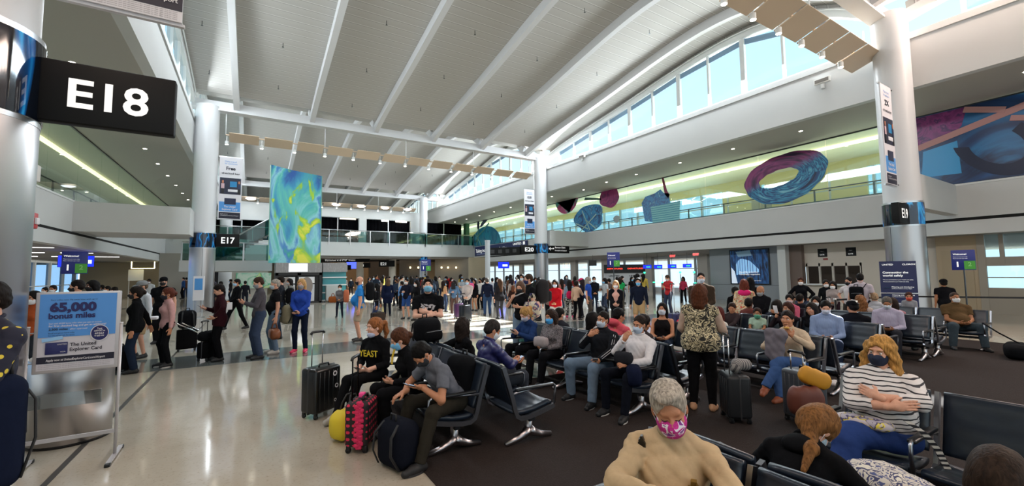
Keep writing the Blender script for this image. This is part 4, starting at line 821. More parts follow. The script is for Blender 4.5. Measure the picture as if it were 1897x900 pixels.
T('The United', .41, .30, .045, .34, INK, bold=.02); T('Explorer Card', .41, .235, .045, .42, INK, bold=.02); T('Apply now at UnitedExplorerCard.com/Airport', .12, .115, .03, .76, PAPER, bold=.015)
for i in range(3): T('Terms, conditions and fees apply. See the agreement for details about this offer and rates for this account', .03, .065-.022*i, .010, .92, mat('#6c6a78', .6))
c = MB().lathe((0, 0, 0), [(0, 0), (1, 0)], 28).build('round_badge', mat('#1b1f5c', .5), r); c.data.transform(Matrix.Translation((px0+.79*pw, -.032, pz0+.455*ph)) @ Matrix.Diagonal((.115*pw, 1, .10*ph, 1)) @ Matrix.Rotation(math.pi/2, 4, 'X'))
c = MB().lathe((0, 0, 0), [(1, 0), (1.08, 0)], 28).build('badge_rim', PAPER, r); c.data.transform(Matrix.Translation((px0+.79*pw, -.033, pz0+.455*ph)) @ Matrix.Diagonal((.115*pw, 1, .10*ph, 1)) @ Matrix.Rotation(math.pi/2, 4, 'X'))
for t, v, w in (('Text', .505, .07), ('AIRPORT to', .475, .15), ('69363', .44, .12), ('to apply now', .41, .13)): text(t, .022*ph, (px0+.79*pw, -.038, pz0+v*ph), XR, ZU, PAPER, r, align='CENTER', width=w*pw, bold=.02)
zp = on('Y', 230, 598, YS).z
for x in (0, Ws): 
    q = MB().tube([(x, 0, .02), (x, 0, zp)], .014, 10).build('upright', GM, r); MB().tube([(x, 0, zp), (x, 0, zp+.01)], .016, 10).build('cap', PAPER, q)
    MB().bar((x, -.26, .025), (x, .26, .025), .035, .02).build('foot', GM, r); MB().rbox(x-.022, x+.022, -.29, -.24, 0, .03, .006).rbox(x-.022, x+.022, .24, .29, 0, .03, .006).build('rubber_pad', BLACKP, r)
MB().bar((0, 0, .26), (Ws, 0, .26), .02, .035).build('cross_bar', GM, r); MB().box(.02, Ws-.12, -.006, 0, zb-.33, zb-.2).build('acrylic_shelf', glass('#dfe6ea', .35), r)
for z in (zb+.1, zb+HP*.5): MB().bar((0, .0, z), (lx0+.01, 0, z), .01, .01).bar((Ws, .0, z), (lx1-.01, 0, z), .01, .01).build('clip', GM, r)
# steel drum behind it
dc = Vector((-1.70, 6.78, 0))
r = empty('litter_bin', dc); tag(r, 'round brushed steel bin standing behind the card advertisement stand', 'bin')
MB().lathe((0, 0, 0), [(.0, .02), (.34, .02), (.35, .03), (.35, .9), (.335, .93), (.22, .95), (.2, .9)], 48).build('drum', CLAD, r); MB().lathe((0, 0, 0), [(0, 0), (.35, 0), (.35, .03)], 40).build('plinth', BLACKP, r)
# queue barriers on the right
def stanchion(p, lab):
    r = empty('queue_post', p); tag(r, lab, 'queue post', 'belt barrier posts'); MB().lathe((0, 0, 0), [(0, 0), (.17, 0), (.17, .015), (.05, .03), (.025, .05), (.025, .9), (.035, .9), (.035, .98), (0, .98)], 16).build('post', ALU, r); return r
q = [Vector((14.0, 5.5, 0)), Vector((17.2, 5.0, 0)), Vector((18.6, 2.6, 0)), Vector((20.5, .3, 0))]
for i, p in enumerate(q): stanchion(p, 'belt barrier post right of the near right column, %s' % ('first from the left', 'second from the left', 'third from the left', 'last')[i])
for i in range(3): tag(MB().bar(q[i]+ZU*.93, q[i+1]+ZU*.93, .006, .05).build('barrier_belt', mat('#17181c', .7)), 'black barrier belt, %s span right of the near right column' % ('first', 'second', 'third')[i], 'belt', 'barrier belts')
q = [ground_at(px, d) for px, d in ((1085, 21), (1128, 20), (1160, 21))]
for i, p in enumerate(q): stanchion(p, 'far belt barrier post in front of the information boards, %s' % ('left', 'middle', 'right')[i])
for i in range(2): tag(MB().bar(q[i]+ZU*.93, q[i+1]+ZU*.93, .006, .05).build('barrier_belt', mat('#17181c', .7)), 'far black barrier belt, %s span' % ('left', 'right')[i], 'belt', 'barrier belts')
# wall sensors and speakers on the upper fascia
for px, py, x, lab in ((1524, 150, 19.44, 'near'), (1079, 290, 19.44, 'far')):
    c = on('X', px, py, x); r = empty('wall_speaker', c); tag(r, 'small grey speaker box on the upper wall below the windows, %s one' % lab, 'speaker'); MB().box(-.1, .02, -.28, .28, -.1, .1).build('housing', mat('#e0dfdc', .5), r); MB().box(-.11, -.1, -.24, .24, -.07, .07).build('grille', mat('#77736e', .7), r); MB().rbox(-.08, .02, -.06, .06, -.32, -.12, .02).build('bracket', WHITE, r)
# ============================================================ TANDEM SEATS
VINYL = mat('#1b2431', .32, 0, .12, 14, .12, .5); FRAME = metal('#9d9fa6', .3); ARMP = glossy('#141519', .35)
PITCH = .62
def _seat_meshes():
    M = {}
    # local: x along the bench, +y is where the sitter faces, z up
    b = MB(); prof = [(-.245, .47), (-.27, .55), (-.30, .66), (-.335, .77), (-.345, .82)]
    def pad(pts, th, w=.27):
        m = MB(); pts = [Vector((0, p[0], p[1])) for p in pts]; n = 10; vs = []
        P = []
        for i in range(len(pts)-1):
            for k in range(4): P.append(pts[i].lerp(pts[i+1], k/4))
        P.append(pts[-1]); L = len(P)
        for i, p in enumerate(P):
            a = P[max(0, i-1)]; c = P[min(L-1, i+1)]; t = (c-a).normalized(); nn = Vector((0, -t.z, t.y))
            bul = th*(.90+.10*abs(math.sin(math.pi*i/4)))*(.45 if i in (0, L-1) else 1)
            sag = 0
            for j in range(n+1):
                u = -1+2*j/n; s_ = -.014*(1-u*u)
                vs.append(p+Vector((u*w, 0, 0))+nn*(bul/2+s_))
            for j in range(n+1):
                u = 1-2*j/n; s_ = -.014*(1-u*u)
                vs.append(p+Vector((u*w, 0, 0))+nn*(-bul/2+s_))
        R_ = 2*(n+1); fs = [(i*R_+j, i*R_+(j+1) % R_, (i+1)*R_+(j+1) % R_, (i+1)*R_+j) for i in range(L-1) for j in range(R_)]
        fs += [tuple(range(R_))[::-1], tuple((L-1)*R_+j for j in range(R_))]
        return m.add(vs, fs, True)
    M['backrest'] = pad([(-.20, .40), (-.235, .50), (-.27, .60), (-.30, .70), (-.335, .80), (-.345, .84)], .045).mesh('backrest', VINYL)
    M['seat'] = pad([(-.20, .335), (-.08, .33), (.05, .34), (.17, .365), (.25, .385), (.28, .37)], .05).mesh('seat', VINYL)
    # side frame: flat bar following back and seat
    fp = [(-.35, .83), (-.30, .68), (-.245, .5), (-.215, .38), (-.19, .315), (-.14, .285), (-.05, .285), (.1, .31), (.25, .345), (.285, .36)]
    M['side_frame'] = MB().sweep([(0, p[0], p[1]) for p in fp], (.028, 0, 0), .045).mesh('side_frame', FRAME)
    M['armrest'] = MB().tube([(0, -.25, .545), (0, -.1, .56), (0, .12, .575), (0, .27, .585), (0, .30, .565), (0, .305, .5), (0, .285, .37)], .014, 8, sq=1.0).mesh('armrest', FRAME)
    M['arm_pad'] = MB().rbox(-.028, .028, -.2, .28, .568, .597, .012).mesh('arm_pad', ARMP)
    lg = MB()
    for s in (-1, 1):
        pr = [(0, 0, .13, .055), (0, s*.06, .09, .044), (0, s*.14, .058, .034), (0, s*.29, .028, .026)]
        lg.tube([(0, p[1], p[2]) for p in pr], [p[3]*1.0 for p in pr], 8)
    lg.tube([(0, 0, .08), (0, 0, .16), (0, -.0, .27)], [.06, .04, .046], 10)
    M['leg'] = lg.mesh('leg', metal('#b5aeb0', .3)); return M
SM = _seat_meshes()
def child(name, me, parent, loc):
    o = bpy.data.objects.new(name, me); COL.objects.link(o); o.parent = parent; o.location = loc; return o
def bench(xf, y0, n, face, lab, arms=None):
    """xf: x of the foot centre, y0: near end, n seats, face -1 faces the left wall (-X), +1 faces the right wall (+X)"""
    r = empty('tandem_bench', (xf, y0, 0), math.radians(90 if face < 0 else -90)); tag(r, lab, 'bench', 'rows of dark airport seats')
    sg = 1 if face < 0 else -1          # local x -> world +Y for face<0, -Y for face>0
    sx = lambda k: sg*k*PITCH
    L = n*PITCH
    bm = MB().box(min(0, sg*L), max(0, sg*L), -.03, .03, .235, .28); bm.build('beam', DARKM, r)
    for i in range(n):
        child('seat', SM['seat'], r, (sx(i+.5), 0, 0)); child('backrest', SM['backrest'], r, (sx(i+.5), 0, 0))
    for i in range(n+1):
        f = child('side_frame', SM['side_frame'], r, (sx(i), 0, 0))
        if arms is None or i in arms: a = child('armrest', SM['armrest'], r, (sx(i), 0, 0)); child('arm_pad', SM['arm_pad'], a, (0, 0, 0))
    for i in ([0.12, n-.12] if n < 5 else [.12, n/2, n-.12]): child('leg', SM['leg'], r, (sx(i), 0, 0))
    return r
XC = {'A': 1.80, 'B': 2.57, 'C': 4.26, 'D': 5.05, 'E': 6.56, 'F': 7.32, 'G': 8.95, 'H': 9.7, 'I': 11.25, 'J': 12.0, 'K': 13.65}
bench(XC['A'], 4.02, 4, -1, 'row of dark seats where the man in the grey T-shirt sits at the near end')
bench(XC['B'], 3.82, 4, 1, 'dark seat row, empty at its near end, behind the man in the grey T-shirt')
bench(XC['C'], 3.78, 5, -1, 'row of dark seats with the man in the white jacket at its near end')
bench(XC['D'], 3.72, 5, 1, 'dark seat row seen from behind, directly behind the man in the white jacket')
bench(XC['E'], 2.85, 4, -1, 'row of dark seats with empty places, left of the teenager with the grey cloth')
bench(XC['F'], 2.80, 4, 1, 'row of dark seats back to back with the row of the teenager')
bench(XC['G'], 3.0, 4, -1, 'row of dark seats where the man in the light blue shirt sits')
bench(XC['H'], 3.0, 4, 1, 'row of dark seats where the man in the black cap sits')
bench(XC['I'], 2.9, 4, -1, 'row of dark seats where the grey-haired man in the pale striped shirt sits')
bench(XC['J'], 2.9, 4, 1, 'row of dark seats behind the grey-haired man in the pale striped shirt')
bench(XC['K'], 2.55, 3, -1, 'row of dark seats with the man in the brown T-shirt, furthest on the right')
bench(XC['A'], -.62, 4, -1, 'near row of dark seats where the short grey-haired woman sits')
bench(XC['B'], -.62, 4, 1, 'near row of dark seats where the bent-over girl in black sits')
bench(XC['C'], -.70, 4, -1, 'near row of dark seats where the blonde woman in stripes sits, with an empty seat')
# ============================================================ LUGGAGE
def suitcase(p, rz, w, d, h, color, lab, handle=.4, tilt=0, hard=True, rough=.3, spots=None, pull='#b9bcc2', grp='wheeled suitcases'):
    r = empty('suitcase', p, rz); tag(r, lab, 'suitcase', grp); r.rotation_euler.x = tilt
    body = MB().rbox(-w/2, w/2, -d/2, d/2, .06, h, .045, 4).build('shell', spots or (glossy(color, rough) if hard else fabric(color)), r)
    rb = MB()
    if hard:
        for i in range(5): x = -w/2+w*(i+1)/6; rb.rbox(x-.008, x+.008, -d/2-.006, d/2+.006, .11, h-.05, .004, 1)
        rb.build('rib', glossy(color, rough), body)
    MB().rbox(-w/2-.004, w/2+.004, -.012, .012, .055, h+.004, .01, 2).build('zip_seam', mat('#2b2b2e', .5), r)
    MB().tube([(-.08, -d*.15, h), (-.07, -d*.15, h+.035), (.07, -d*.15, h+.035), (.08, -d*.15, h)], .012, 8).build('carry_handle', BLACKP, r)
    for sx in (-1, 1):
        for sy in (-1, 1):
            q = MB(); q.tube([(sx*(w/2-.04)-.012, sy*(d/2-.035), .028), (sx*(w/2-.04)+.012, sy*(d/2-.035), .028)], .028, 12); q.rbox(sx*(w/2-.04)-.02, sx*(w/2-.04)+.02, sy*(d/2-.035)-.02, sy*(d/2-.035)+.02, .03, .08, .008); q.build('wheel', BLACKP, r)
    if handle:
        t = MB().tube([(-.085, d*.3, h), (-.085, d*.3, h+handle)], .008, 8).tube([(.085, d*.3, h), (.085, d*.3, h+handle)], .008, 8).build('pull_handle', metal(pull, .25), r)
        MB().tube([(-.11, d*.3, h+handle-.01), (-.09, d*.3, h+handle+.015), (.09, d*.3, h+handle+.015), (.11, d*.3, h+handle-.01)], .016, 10).build('grip', BLACKP, t)
    return r
def backpack(p, rz, w, d, h, m, lab, cat='backpack', tilt=0, pocket=True, grp='bags and backpacks', strap='#16171a', name='backpack'):
    r = empty(name, p, rz); tag(r, lab, cat, grp); r.rotation_euler.x = tilt
    MB().rbox(-w/2, w/2, -d/2, d/2, 0, h, min(w, d)*.42, 6).build('body', m, r)
    if pocket: MB().rbox(-w*.38, w*.38, -d*.68, -d*.2, h*.08, h*.52, d*.2, 5).build('front_pocket', m, r); MB().tube([(-w*.36, -d*.6, h*.47), (0, -d*.7, h*.5), (w*.36, -d*.6, h*.47)], .006, 6).build('zip', mat('#6e7075', .4), r)
    MB().tube([(-.04, d*.2, h-.01), (-.035, d*.2, h+.05), (.035, d*.2, h+.05), (.04, d*.2, h-.01)], .010, 8).build('top_loop', mat(strap, .7), r)
    for s in (-1, 1): MB().tube([(s*w*.25, d*.3, h*.95), (s*w*.3, d*.62, h*.75), (s*w*.32, d*.66, h*.4), (s*w*.38, d*.4, h*.08)], .016, 8, sq=.5).build('strap', mat(strap, .7), r)
    return r
def duffel(p, rz, w, d, h, m, lab, handles=True, name='duffel_bag', grp='bags and backpacks', hm=None):
    r = empty(name, p, rz); tag(r, lab, 'bag', grp)
    b = MB(); n = 9; vs = []; k = 20
    for i in range(n+1):
        x = -w/2+w*i/n; e = (1-abs(2*i/n-1)**5)**.5; e = .55+.45*e if 0 < i < n else .5
        for j in range(k):
            a = 2*math.pi*j/k; ca, sa = math.cos(a), math.sin(a); vs.append((x, d/2*e*math.copysign(abs(ca)**.7, ca), h/2+h/2*e*math.copysign(abs(sa)**.7, sa)*(.95+.07*math.sin(i*2.1+j))))
    fs = [(i*k+j, i*k+(j+1) % k, (i+1)*k+(j+1) % k, (i+1)*k+j) for i in range(n) for j in range(k)]+[tuple(range(k)), tuple(n*k+j for j in range(k))]
    zmin = min(v[2] for v in vs); b.add([(v[0], v[1], max(0, v[2]-zmin*.9)) for v in vs], fs, True).build('body', m, r)
    if handles:
        for s in (-1, 1): MB().tube([(-w*.2, s*d*.3, h*.75), (-w*.16, s*d*.2, h*1.15), (-w*.07, s*.03, h*1.42), (w*.07, s*.03, h*1.42), (w*.16, s*d*.2, h*1.15), (w*.2, s*d*.3, h*.75)], .009, 8).build('handle', hm or m, r)
    return r
def phone(c, rx, rz, lab, m=None):
    r = empty('phone', c, rz); r.rotation_euler.x = rx; tag(r, lab, 'phone', 'phones held in hands'); MB().rbox(-.037, .037, -.075, .075, -.004, .004, .003, 2).build('case', m or BLACKP, r); MB().box(-.033, .033, -.07, .07, .0042, .005).build('screen', emitm('#9fb4cc', .5), r); return r
F_ = lambda px, py: on('Z', px, py, 0)
BLK = fabric('#111215')
o = suitcase(F_(594, 768), math.radians(35), .42, .27, .62, '#0f1012', 'shiny black hard-shell suitcase with white stickers and long raised handle', .42)
for (x, z, s) in ((.09, .52, .035), (.12, .36, .03), (.10, .18, .022)):
    q = MB().lathe((0, 0, 0), [(s*.55, 0), (s, 0)], 9).build('sticker', PAPER, o); q.data.transform(Matrix.Translation((x, -.143, z)) @ Matrix.Rotation(math.pi/2, 4, 'X'))
duffel(Vector((1.12, 5.35, 0)), math.radians(30), .42, .24, .18, fabric('#cf9a52'), 'soft orange ribbed bag lying between the black suitcase and the yellow bag', False)
YB_ = duffel(Vector((.98, 5.08, 0)), math.radians(30), .46, .28, .33, blotch([(0, '#d8c02a'), (.50, '#d8c02a'), (.62, '#3a3a3d')], 2.2, 1, .7), 'yellow and dark grey duffel bag on the floor beside the red dotted case', True, hm=mat('#2a2a2c', .7))
def dots():
    m, nt, b = nodes('dotted_fabric'); tc = N(nt, 'TexCoord'); mp = N(nt, 'Mapping'); mp.inputs['Rotation'].default_value = (0, 0, 0); nt.links.new(tc.outputs['Object'], mp.inputs[0])
    s = N(nt, 'SeparateXYZ'); nt.links.new(mp.outputs[0], s.inputs[0]); fx = []
    for ax in ('X', 'Z'):
        mu = N(nt, 'Math', operation='MULTIPLY'); mu.inputs[1].default_value = 95; nt.links.new(s.outputs[ax], mu.inputs[0]); si = N(nt, 'Math', operation='SINE'); nt.links.new(mu.outputs[0], si.inputs[0]); fx.append(si)
    yy = N(nt, 'Math', operation='MULTIPLY'); yy.inputs[1].default_value = 95; nt.links.new(s.outputs['Y'], yy.inputs[0]); sy = N(nt, 'Math', operation='SINE'); nt.links.new(yy.outputs[0], sy.inputs[0])
    a = N(nt, 'Math', operation='ADD'); nt.links.new(fx[0].outputs[0], a.inputs[0]); nt.links.new(sy.outputs[0], a.inputs[1])
    p = N(nt, 'Math', operation='MULTIPLY'); nt.links.new(a.outputs[0], p.inputs[0]); nt.links.new(fx[1].outputs[0], p.inputs[1])
    r = ramp(nt, [(0, '#1a1012'), (.42, '#d2244a')], 'CONSTANT'); nt.links.new(p.outputs[0], r.inputs[0]); nt.links.new(r.outputs[0], b.inputs['Base Color']); b.inputs['Roughness'].default_value = .7; return m
DOTS = dots()
o = suitcase(Vector((1.02, 4.72, 0)), math.radians(60), .36, .24, .50, '#c8203f', 'red and black dotted case with ruffled edge and raised black handle', .42, hard=False, spots=DOTS, pull='#1b1b1d')
ru = MB()
for i in range(26):
    t = i/25; z = .08+.42*min(1, t*1.6) if t < .62 else .50; 
    a = 2*math.pi*t*.5; ru.rbox(-.175-.02, -.165, -.06+.02*math.sin(i*2), .0+.02*math.sin(i*2), .07+.43*t-.02, .07+.43*t+.02, .008, 1)
ru.build('ruffle', mat('#d6285a', .8), o); MB().rbox(-.02, .04, -.03, .03, .51, .56, .01).build('luggage_tag', mat('#ff4f9a', .5), o)
backpack(Vector((1.22, 4.08, 0)), math.radians(110), .42, .28, .44, fabric('#12151f'), 'dark navy backpack on the floor by the legs of the man in grey T-shirt')
backpack(Vector((2.0, 4.36, .40)), math.radians(-80), .36, .24, .50, fabric('#0e0f12'), 'large black backpack worn behind the man in the grey T-shirt, against the seat back')
backpack(Vector((2.15, 5.85, .83)), math.radians(20), .40, .28, .34, fabric('#101114'), 'black rucksack standing on the seat backs in front of the man with crossed arms')
# queue luggage on the left
p = F_(388, 668); suitcase(p+Vector((-.05, .1, 0)), math.radians(60), .36, .24, .40, '#0c0c0e', 'small black suitcase pulled by the youth in the maroon hoodie', .42, hard=False, pull='#2a2a2c'); duffel(p+Vector((-.05, .1, .41)), math.radians(60), .4, .26, .22, BLK, 'black duffel lying on the small suitcase of the youth in the maroon hoodie', False)
p = F_(345, 650); suitcase(p, math.radians(10), .40, .26, .52, '#0d0d10', 'black wheeled suitcase behind the woman in pink', .35, hard=False); backpack(p+Vector((0, -.06, .54)), math.radians(190), .36, .24, .44, BLK, 'black backpack stacked on the suitcase behind the woman in pink')
suitcase(F_(222, 690), math.radians(-30), .36, .24, .5, '#0d0e11', 'black suitcase beside the woman in the black hoodie, half behind the advertisement', .35, hard=False)
a, c = F_(385, 640)+ZU*.45, on('Y', 327, 618, 10.9); tag(MB().tube([F_(392, 655)+ZU*.35, Vector((c.x, c.y, .85))], .012, 8).tube([F_(392, 655)+ZU*.35+Vector((.08, .05, 0)), Vector((c.x+.08, c.y+.05, .85))], .012, 8).build('pull_handle_rod', CHROME), 'pair of slanting chrome handle rods held by the woman in pink', 'handle')
tag(MB().rbox(-.14, .14, -.1, .1, 0, .07, .02).build('takeout_box', PAPER), 'white takeout box held out behind the woman in the black hoodie', 'box').location = dep(278, 592, 9.6)
# luggage of the middle crowd
p = ground_at(861, 16); suitcase(p, math.radians(30), .42, .28, .62, '#15161a', 'black suitcase with white markings in front of the man in the white shirt', .4)
p = ground_at(851, 17); suitcase(p, math.radians(0), .4, .26, .6, '#4c2350', 'dark purple suitcase between the woman in denim and the man in the white shirt', .35)
p = ground_at(975, 9.2); suitcase(p, math.radians(-20), .38, .26, .60, '#2d5f5c', 'teal hard suitcase in front of the blonde woman with the ponytail', .1)
p = ground_at(1113, 12.6); suitcase(p, math.radians(20), .40, .26, .5, '#17181b', 'black suitcase left of the woman in pink and black', .42, hard=False); duffel(p+ZU*.52, math.radians(20), .36, .24, .26, BLK, 'black bag strapped on the suitcase left of the woman in pink and black', False)
p = ground_at(1249, 12.0); suitcase(p, math.radians(10), .42, .27, .62, '#262654', 'navy blue suitcase standing right of the woman with long black hair', .8)
backpack(ground_at(1262, 9.2)+ZU*.45, math.radians(0), .3, .2, .32, fabric('#b01f3c'), 'small bright red backpack right of the woman with long black hair')
p = F_(1362, 783); suitcase(p+Vector((.1, .05, 0)), math.radians(50), .38, .26, .56, '#15171b', 'dark suitcase with chrome trim and tall raised handle in the aisle', .44, rough=.5, pull='#c9c9cc')
tag(MB().tube([(0, 0, 0), (.12, .05, .03), (.24, .0, .02), (.34, .04, 0)], [.06, .075, .07, .05], 12).build('neck_pillow', stripes('#8b8784', '#4f4d50', 30, 'X')), 'grey striped scarf roll lying on the dark suitcase in the aisle', 'scarf').location = p+Vector((.05, .0, .62))
p = on('X', 1445, 740, 5.7); p.z = 0; suitcase(Vector((5.55, 2.55, 0)), math.radians(70), .40, .26, .62, '#3b3f46', 'dark grey suitcase in front of the teenager', .2, rough=.4)
o = duffel(Vector((5.35, 2.38, .50)), math.radians(-35), .34, .1, .20, mat('#c58a1e', .6), 'flat mustard yellow pouch on the dark grey suitcase', False, 'pouch'); o.rotation_euler.y = .4
duffel(Vector((5.25, 2.40, .18)), math.radians(-30), .36, .2, .34, mat('#5e2b1c', .6), 'rust brown bag hanging below the mustard yellow pouch', False, 'shoulder_bag')
p = ground_at(1537, 12.2); suitcase(p, math.radians(0), .42, .26, .58, '#d9d7d2', 'white suitcase with black zigzag pattern by the service counter', .4, spots=blotch([(0, '#d9d7d2'), (.52, '#1b1b1d')], 9, 2, .4))
p = ground_at(1424, 9.8); suitcase(p, math.radians(20), .44, .28, .62, '#101113', 'black suitcase with two white handle rods behind the seated children', .4, pull='#e6e6e6')
duffel(Vector((12.95, 2.05, 0)), math.radians(10), .85, .38, .30, BLK, 'long black duffel bag on the carpet beside the man in the brown T-shirt', False)
tag(MB().tube([(12.95, 2.0, .28), (13.1, 2.3, .45), (13.25, 2.55, .62)], .014, 8).build('bag_strap', BLK), 'black strap running up from the long duffel bag', 'strap')
q_ = on('Z', 1655, 905, .52); duffel(Vector((q_.x, q_.y, .40)), math.radians(60), .5, .34, .22, blotch([(0, '#c9c3b4'), (.42, '#2c2f57'), (.5, '#b9b2a8'), (.6, '#3c4674'), (.66, '#cfc6b2')], 14, 1.2), 'cream and navy patterned cloth bag beside the bent-over girl', False, 'cloth_bag')
o = duffel(Vector((5.12, 4.02, .385)), 0, .3, .2, .26, BLK, 'small dark bag on the seat beside the woman in camouflage', False)
# coffee cup, camera bag and other small things
r = empty('iced_drink', (1.66, 5.25, .62)); tag(r, 'clear cup of iced coffee with an orange straw between the two girls', 'drink'); MB().lathe((0, 0, 0), [(0, 0), (.032, 0), (.045, .11), (.048, .115)], 20).build('cup', glass('#f0e6dc', .2), r); MB().lathe((0, 0, 0), [(0, .003), (.03, .003), (.040, .075), (0, .075)], 16).build('coffee', mat('#9a6a48', .4), r); MB().tube([(0, 0, .02), (.01, -.01, .19)], .005, 8).build('straw', mat('#e0653a', .5), r)
duffel(Vector((1.62, 5.22, .42)), math.radians(90), .30, .26, .2, fabric('#b8b09a'), 'pale canvas bag under the iced coffee, between the two girls', False)
# ============================================================ PEOPLE: smooth blended bodies polygonised from distance fields
def _net(F, org, h):
    ins = F < 0; nx, ny, nz = F.shape
    c = ins[:-1, :-1, :-1].astype(np.int8)
    for a in (0, 1):
        for b in (0, 1):
            for d in (0, 1):
                if a or b or d: c = c+ins[a:nx-1+a, b:ny-1+b, d:nz-1+d]
    act = (c > 0) & (c < 8); idx = -np.ones(act.shape, np.int64); I = np.argwhere(act); m = len(I)
    if m == 0: return None
    idx[act] = np.arange(m); S = np.zeros((m, 3)); W = np.zeros(m); cor = [(a, b, d) for a in (0, 1) for b in (0, 1) for d in (0, 1)]
    V = {k: F[I[:, 0]+k[0], I[:, 1]+k[1], I[:, 2]+k[2]] for k in cor}
    for k in cor:
        for ax in range(3):
            if k[ax] == 0:
                k2 = list(k); k2[ax] = 1; k2 = tuple(k2); a, b = V[k], V[k2]; cr = (a < 0) != (b < 0)
                t = np.where(cr, a/np.where(cr, a-b, 1), 0); P = np.array(k, float)[None, :].repeat(m, 0); P[:, ax] += t; S[cr] += P[cr]; W += cr
    vs = (I+S/W[:, None])*h+org; faces = []
    for ax in range(3):
        sl0 = [slice(1, -1)]*3; sl1 = [slice(1, -1)]*3; sl0[ax] = slice(0, -1); sl1[ax] = slice(1, None)
        a = ins[tuple(sl0)]; b = ins[tuple(sl1)]; cr = a != b; E = np.argwhere(cr)
        if len(E) == 0: continue
        fl = a[cr]; base = E+1; base[:, ax] -= 1; u, v = [(1, 2), (2, 0), (0, 1)][ax]; q = []
        for du, dv in ((0, 0), (1, 0), (1, 1), (0, 1)):
            p = base.copy(); p[:, u] -= du; p[:, v] -= dv; q.append(idx[p[:, 0], p[:, 1], p[:, 2]])
        q = np.stack(q, 1); q[~fl] = q[~fl][:, ::-1]; faces.append(q)
    return vs, np.concatenate(faces)
class Field:
    """list of blended solids; every solid is (fn, lo, hi, k, op)"""
    def __init__(s): s.p = []; s.noise = None
    def cap(s, a, b, ra, rb=None, k=.03, op=1, flat=False):
        a, b = np.array(a, float), np.array(b, float); rb = ra if rb is None else rb; R = max(ra, rb)
        d = b-a; L2 = max(d@d, 1e-9); L = L2**.5
        def fn(P):
            t = ((P-a)@d)/L2; tc = np.clip(t, 0, 1); q = P-a-tc[..., None]*d; r = np.sqrt((q*q).sum(-1))-(ra+(rb-ra)*tc)
            if flat: r = np.maximum(r, (t-1)*L)
            return r
        s.p.append((fn, np.minimum(a, b)-R, np.maximum(a, b)+R, k, op)); return s
    def ell(s, c, r, k=.03, op=1, M=None):
        c, r = np.array(c, float), np.array(r, float); R = float(r.max()); Mi = None if M is None else np.array(M)
        def fn(P):
            q = P-c
            if Mi is not None: q = q@Mi          # columns of M are the local axes
            k0 = np.sqrt(((q/r)**2).sum(-1)); k1 = np.sqrt(((q/(r*r))**2).sum(-1)); return k0*(k0-1)/np.maximum(k1, 1e-6)
        s.p.append((fn, c-R, c+R, k, op)); return s
    def half(s, o, n):            # keep only the side where (p-o).n < 0
        o, n = np.array(o, float), np.array(n, float); n = n/np.linalg.norm(n); s.p.append((lambda P: (P-o)@n, None, None, 0, 3)); return s
    def mesh(s, h, lo=None, hi=None):
        L = np.min([p[1] for p in s.p if p[4] == 1], 0)-h*2.5; H = np.max([p[2] for p in s.p if p[4] == 1], 0)+h*2.5
        if lo is not None: L = np.maximum(L, lo)
        if hi is not None: H = np.minimum(H, hi)
        n = np.ceil((H-L)/h).astype(int)+1
        if (n < 4).any(): return None
        ax = [L[i]+h*np.arange(n[i]) for i in range(3)]; F = np.full(n, 1.0, np.float32)
        for fn, a, b, k, op in s.p:
            if a is None:
                P = np.stack(np.meshgrid(*ax, indexing='ij'), -1); F = np.maximum(F, fn(P)); continue
            m = k+h*2.5; i0 = np.clip(((a-m-L)/h).astype(int), 0, n-1); i1 = np.clip(np.ceil((b+m-L)/h).astype(int)+1, 0, n)
            if (i1 <= i0).any(): continue
            sl = tuple(slice(i0[i], i1[i]) for i in range(3)); P = np.stack(np.meshgrid(*[ax[i][sl[i]] for i in range(3)], indexing='ij'), -1)
            D = fn(P); G = F[sl]
            if op == 1:
                hh = np.maximum(k-np.abs(D-G), 0)/max(k, 1e-6); F[sl] = np.minimum(D, G)-hh*hh*k*.25
            else:
                D = -D; hh = np.maximum(k-np.abs(D-G), 0)/max(k, 1e-6); F[sl] = np.maximum(D, G)+hh*hh*k*.25
        if s.noise:
            amp, fr, ph = s.noise[:3]; crease = len(s.noise) > 3; P = np.stack(np.meshgrid(*ax, indexing='ij'), -1); nn = 0
            for j, (fx, fy, fz) in enumerate(((1, .7, .4), (-.6, 1, .5), (.3, -.8, 1.1), (1.2, .5, -1))):
                q = P@np.array([fx, fy, fz])*fr*(.7+.45*j)+ph+j*1.7; nn = nn+(1.4-2.2*np.abs(np.sin(.5*q+.9*np.sin(q*.31+P[..., 2]*fr*.35)))**.7)*(1 if crease else 0)+(0 if crease else 1)*np.sin(q)
            F = F+amp*nn/4
        F[0] = F[-1] = 1; F[:, 0] = F[:, -1] = 1; F[:, :, 0] = F[:, :, -1] = 1
        return _net(F, L, h)
def np_mesh(name, parts, m):
    vs = []; fs = []; o = 0
    for p in parts:
        if p is None: continue
        vs.append(p[0]); fs.append(p[1]+o); o += len(p[0])
    if not vs: return None
    vs = np.concatenate(vs); fs = np.concatenate(fs); me = bpy.data.meshes.new(name); me.vertices.add(len(vs)); me.vertices.foreach_set('co', vs.astype(np.float32).ravel())
    me.loops.add(len(fs)*4); me.loops.foreach_set('vertex_index', fs.astype(np.int32).ravel()); me.polygons.add(len(fs))
    me.polygons.foreach_set('loop_start', np.arange(0, len(fs)*4, 4, dtype=np.int32)); me.polygons.foreach_set('use_smooth', np.ones(len(fs), bool)); me.update(calc_edges=True); me.materials.append(m); return me
def link(name, me, parent):
    if me is None: return None
    o = bpy.data.objects.new(name, me); COL.objects.link(o); o.parent = parent; return o
A = lambda *a: np.array(a, float)
def unit(v): return v/max(np.linalg.norm(v), 1e-9)
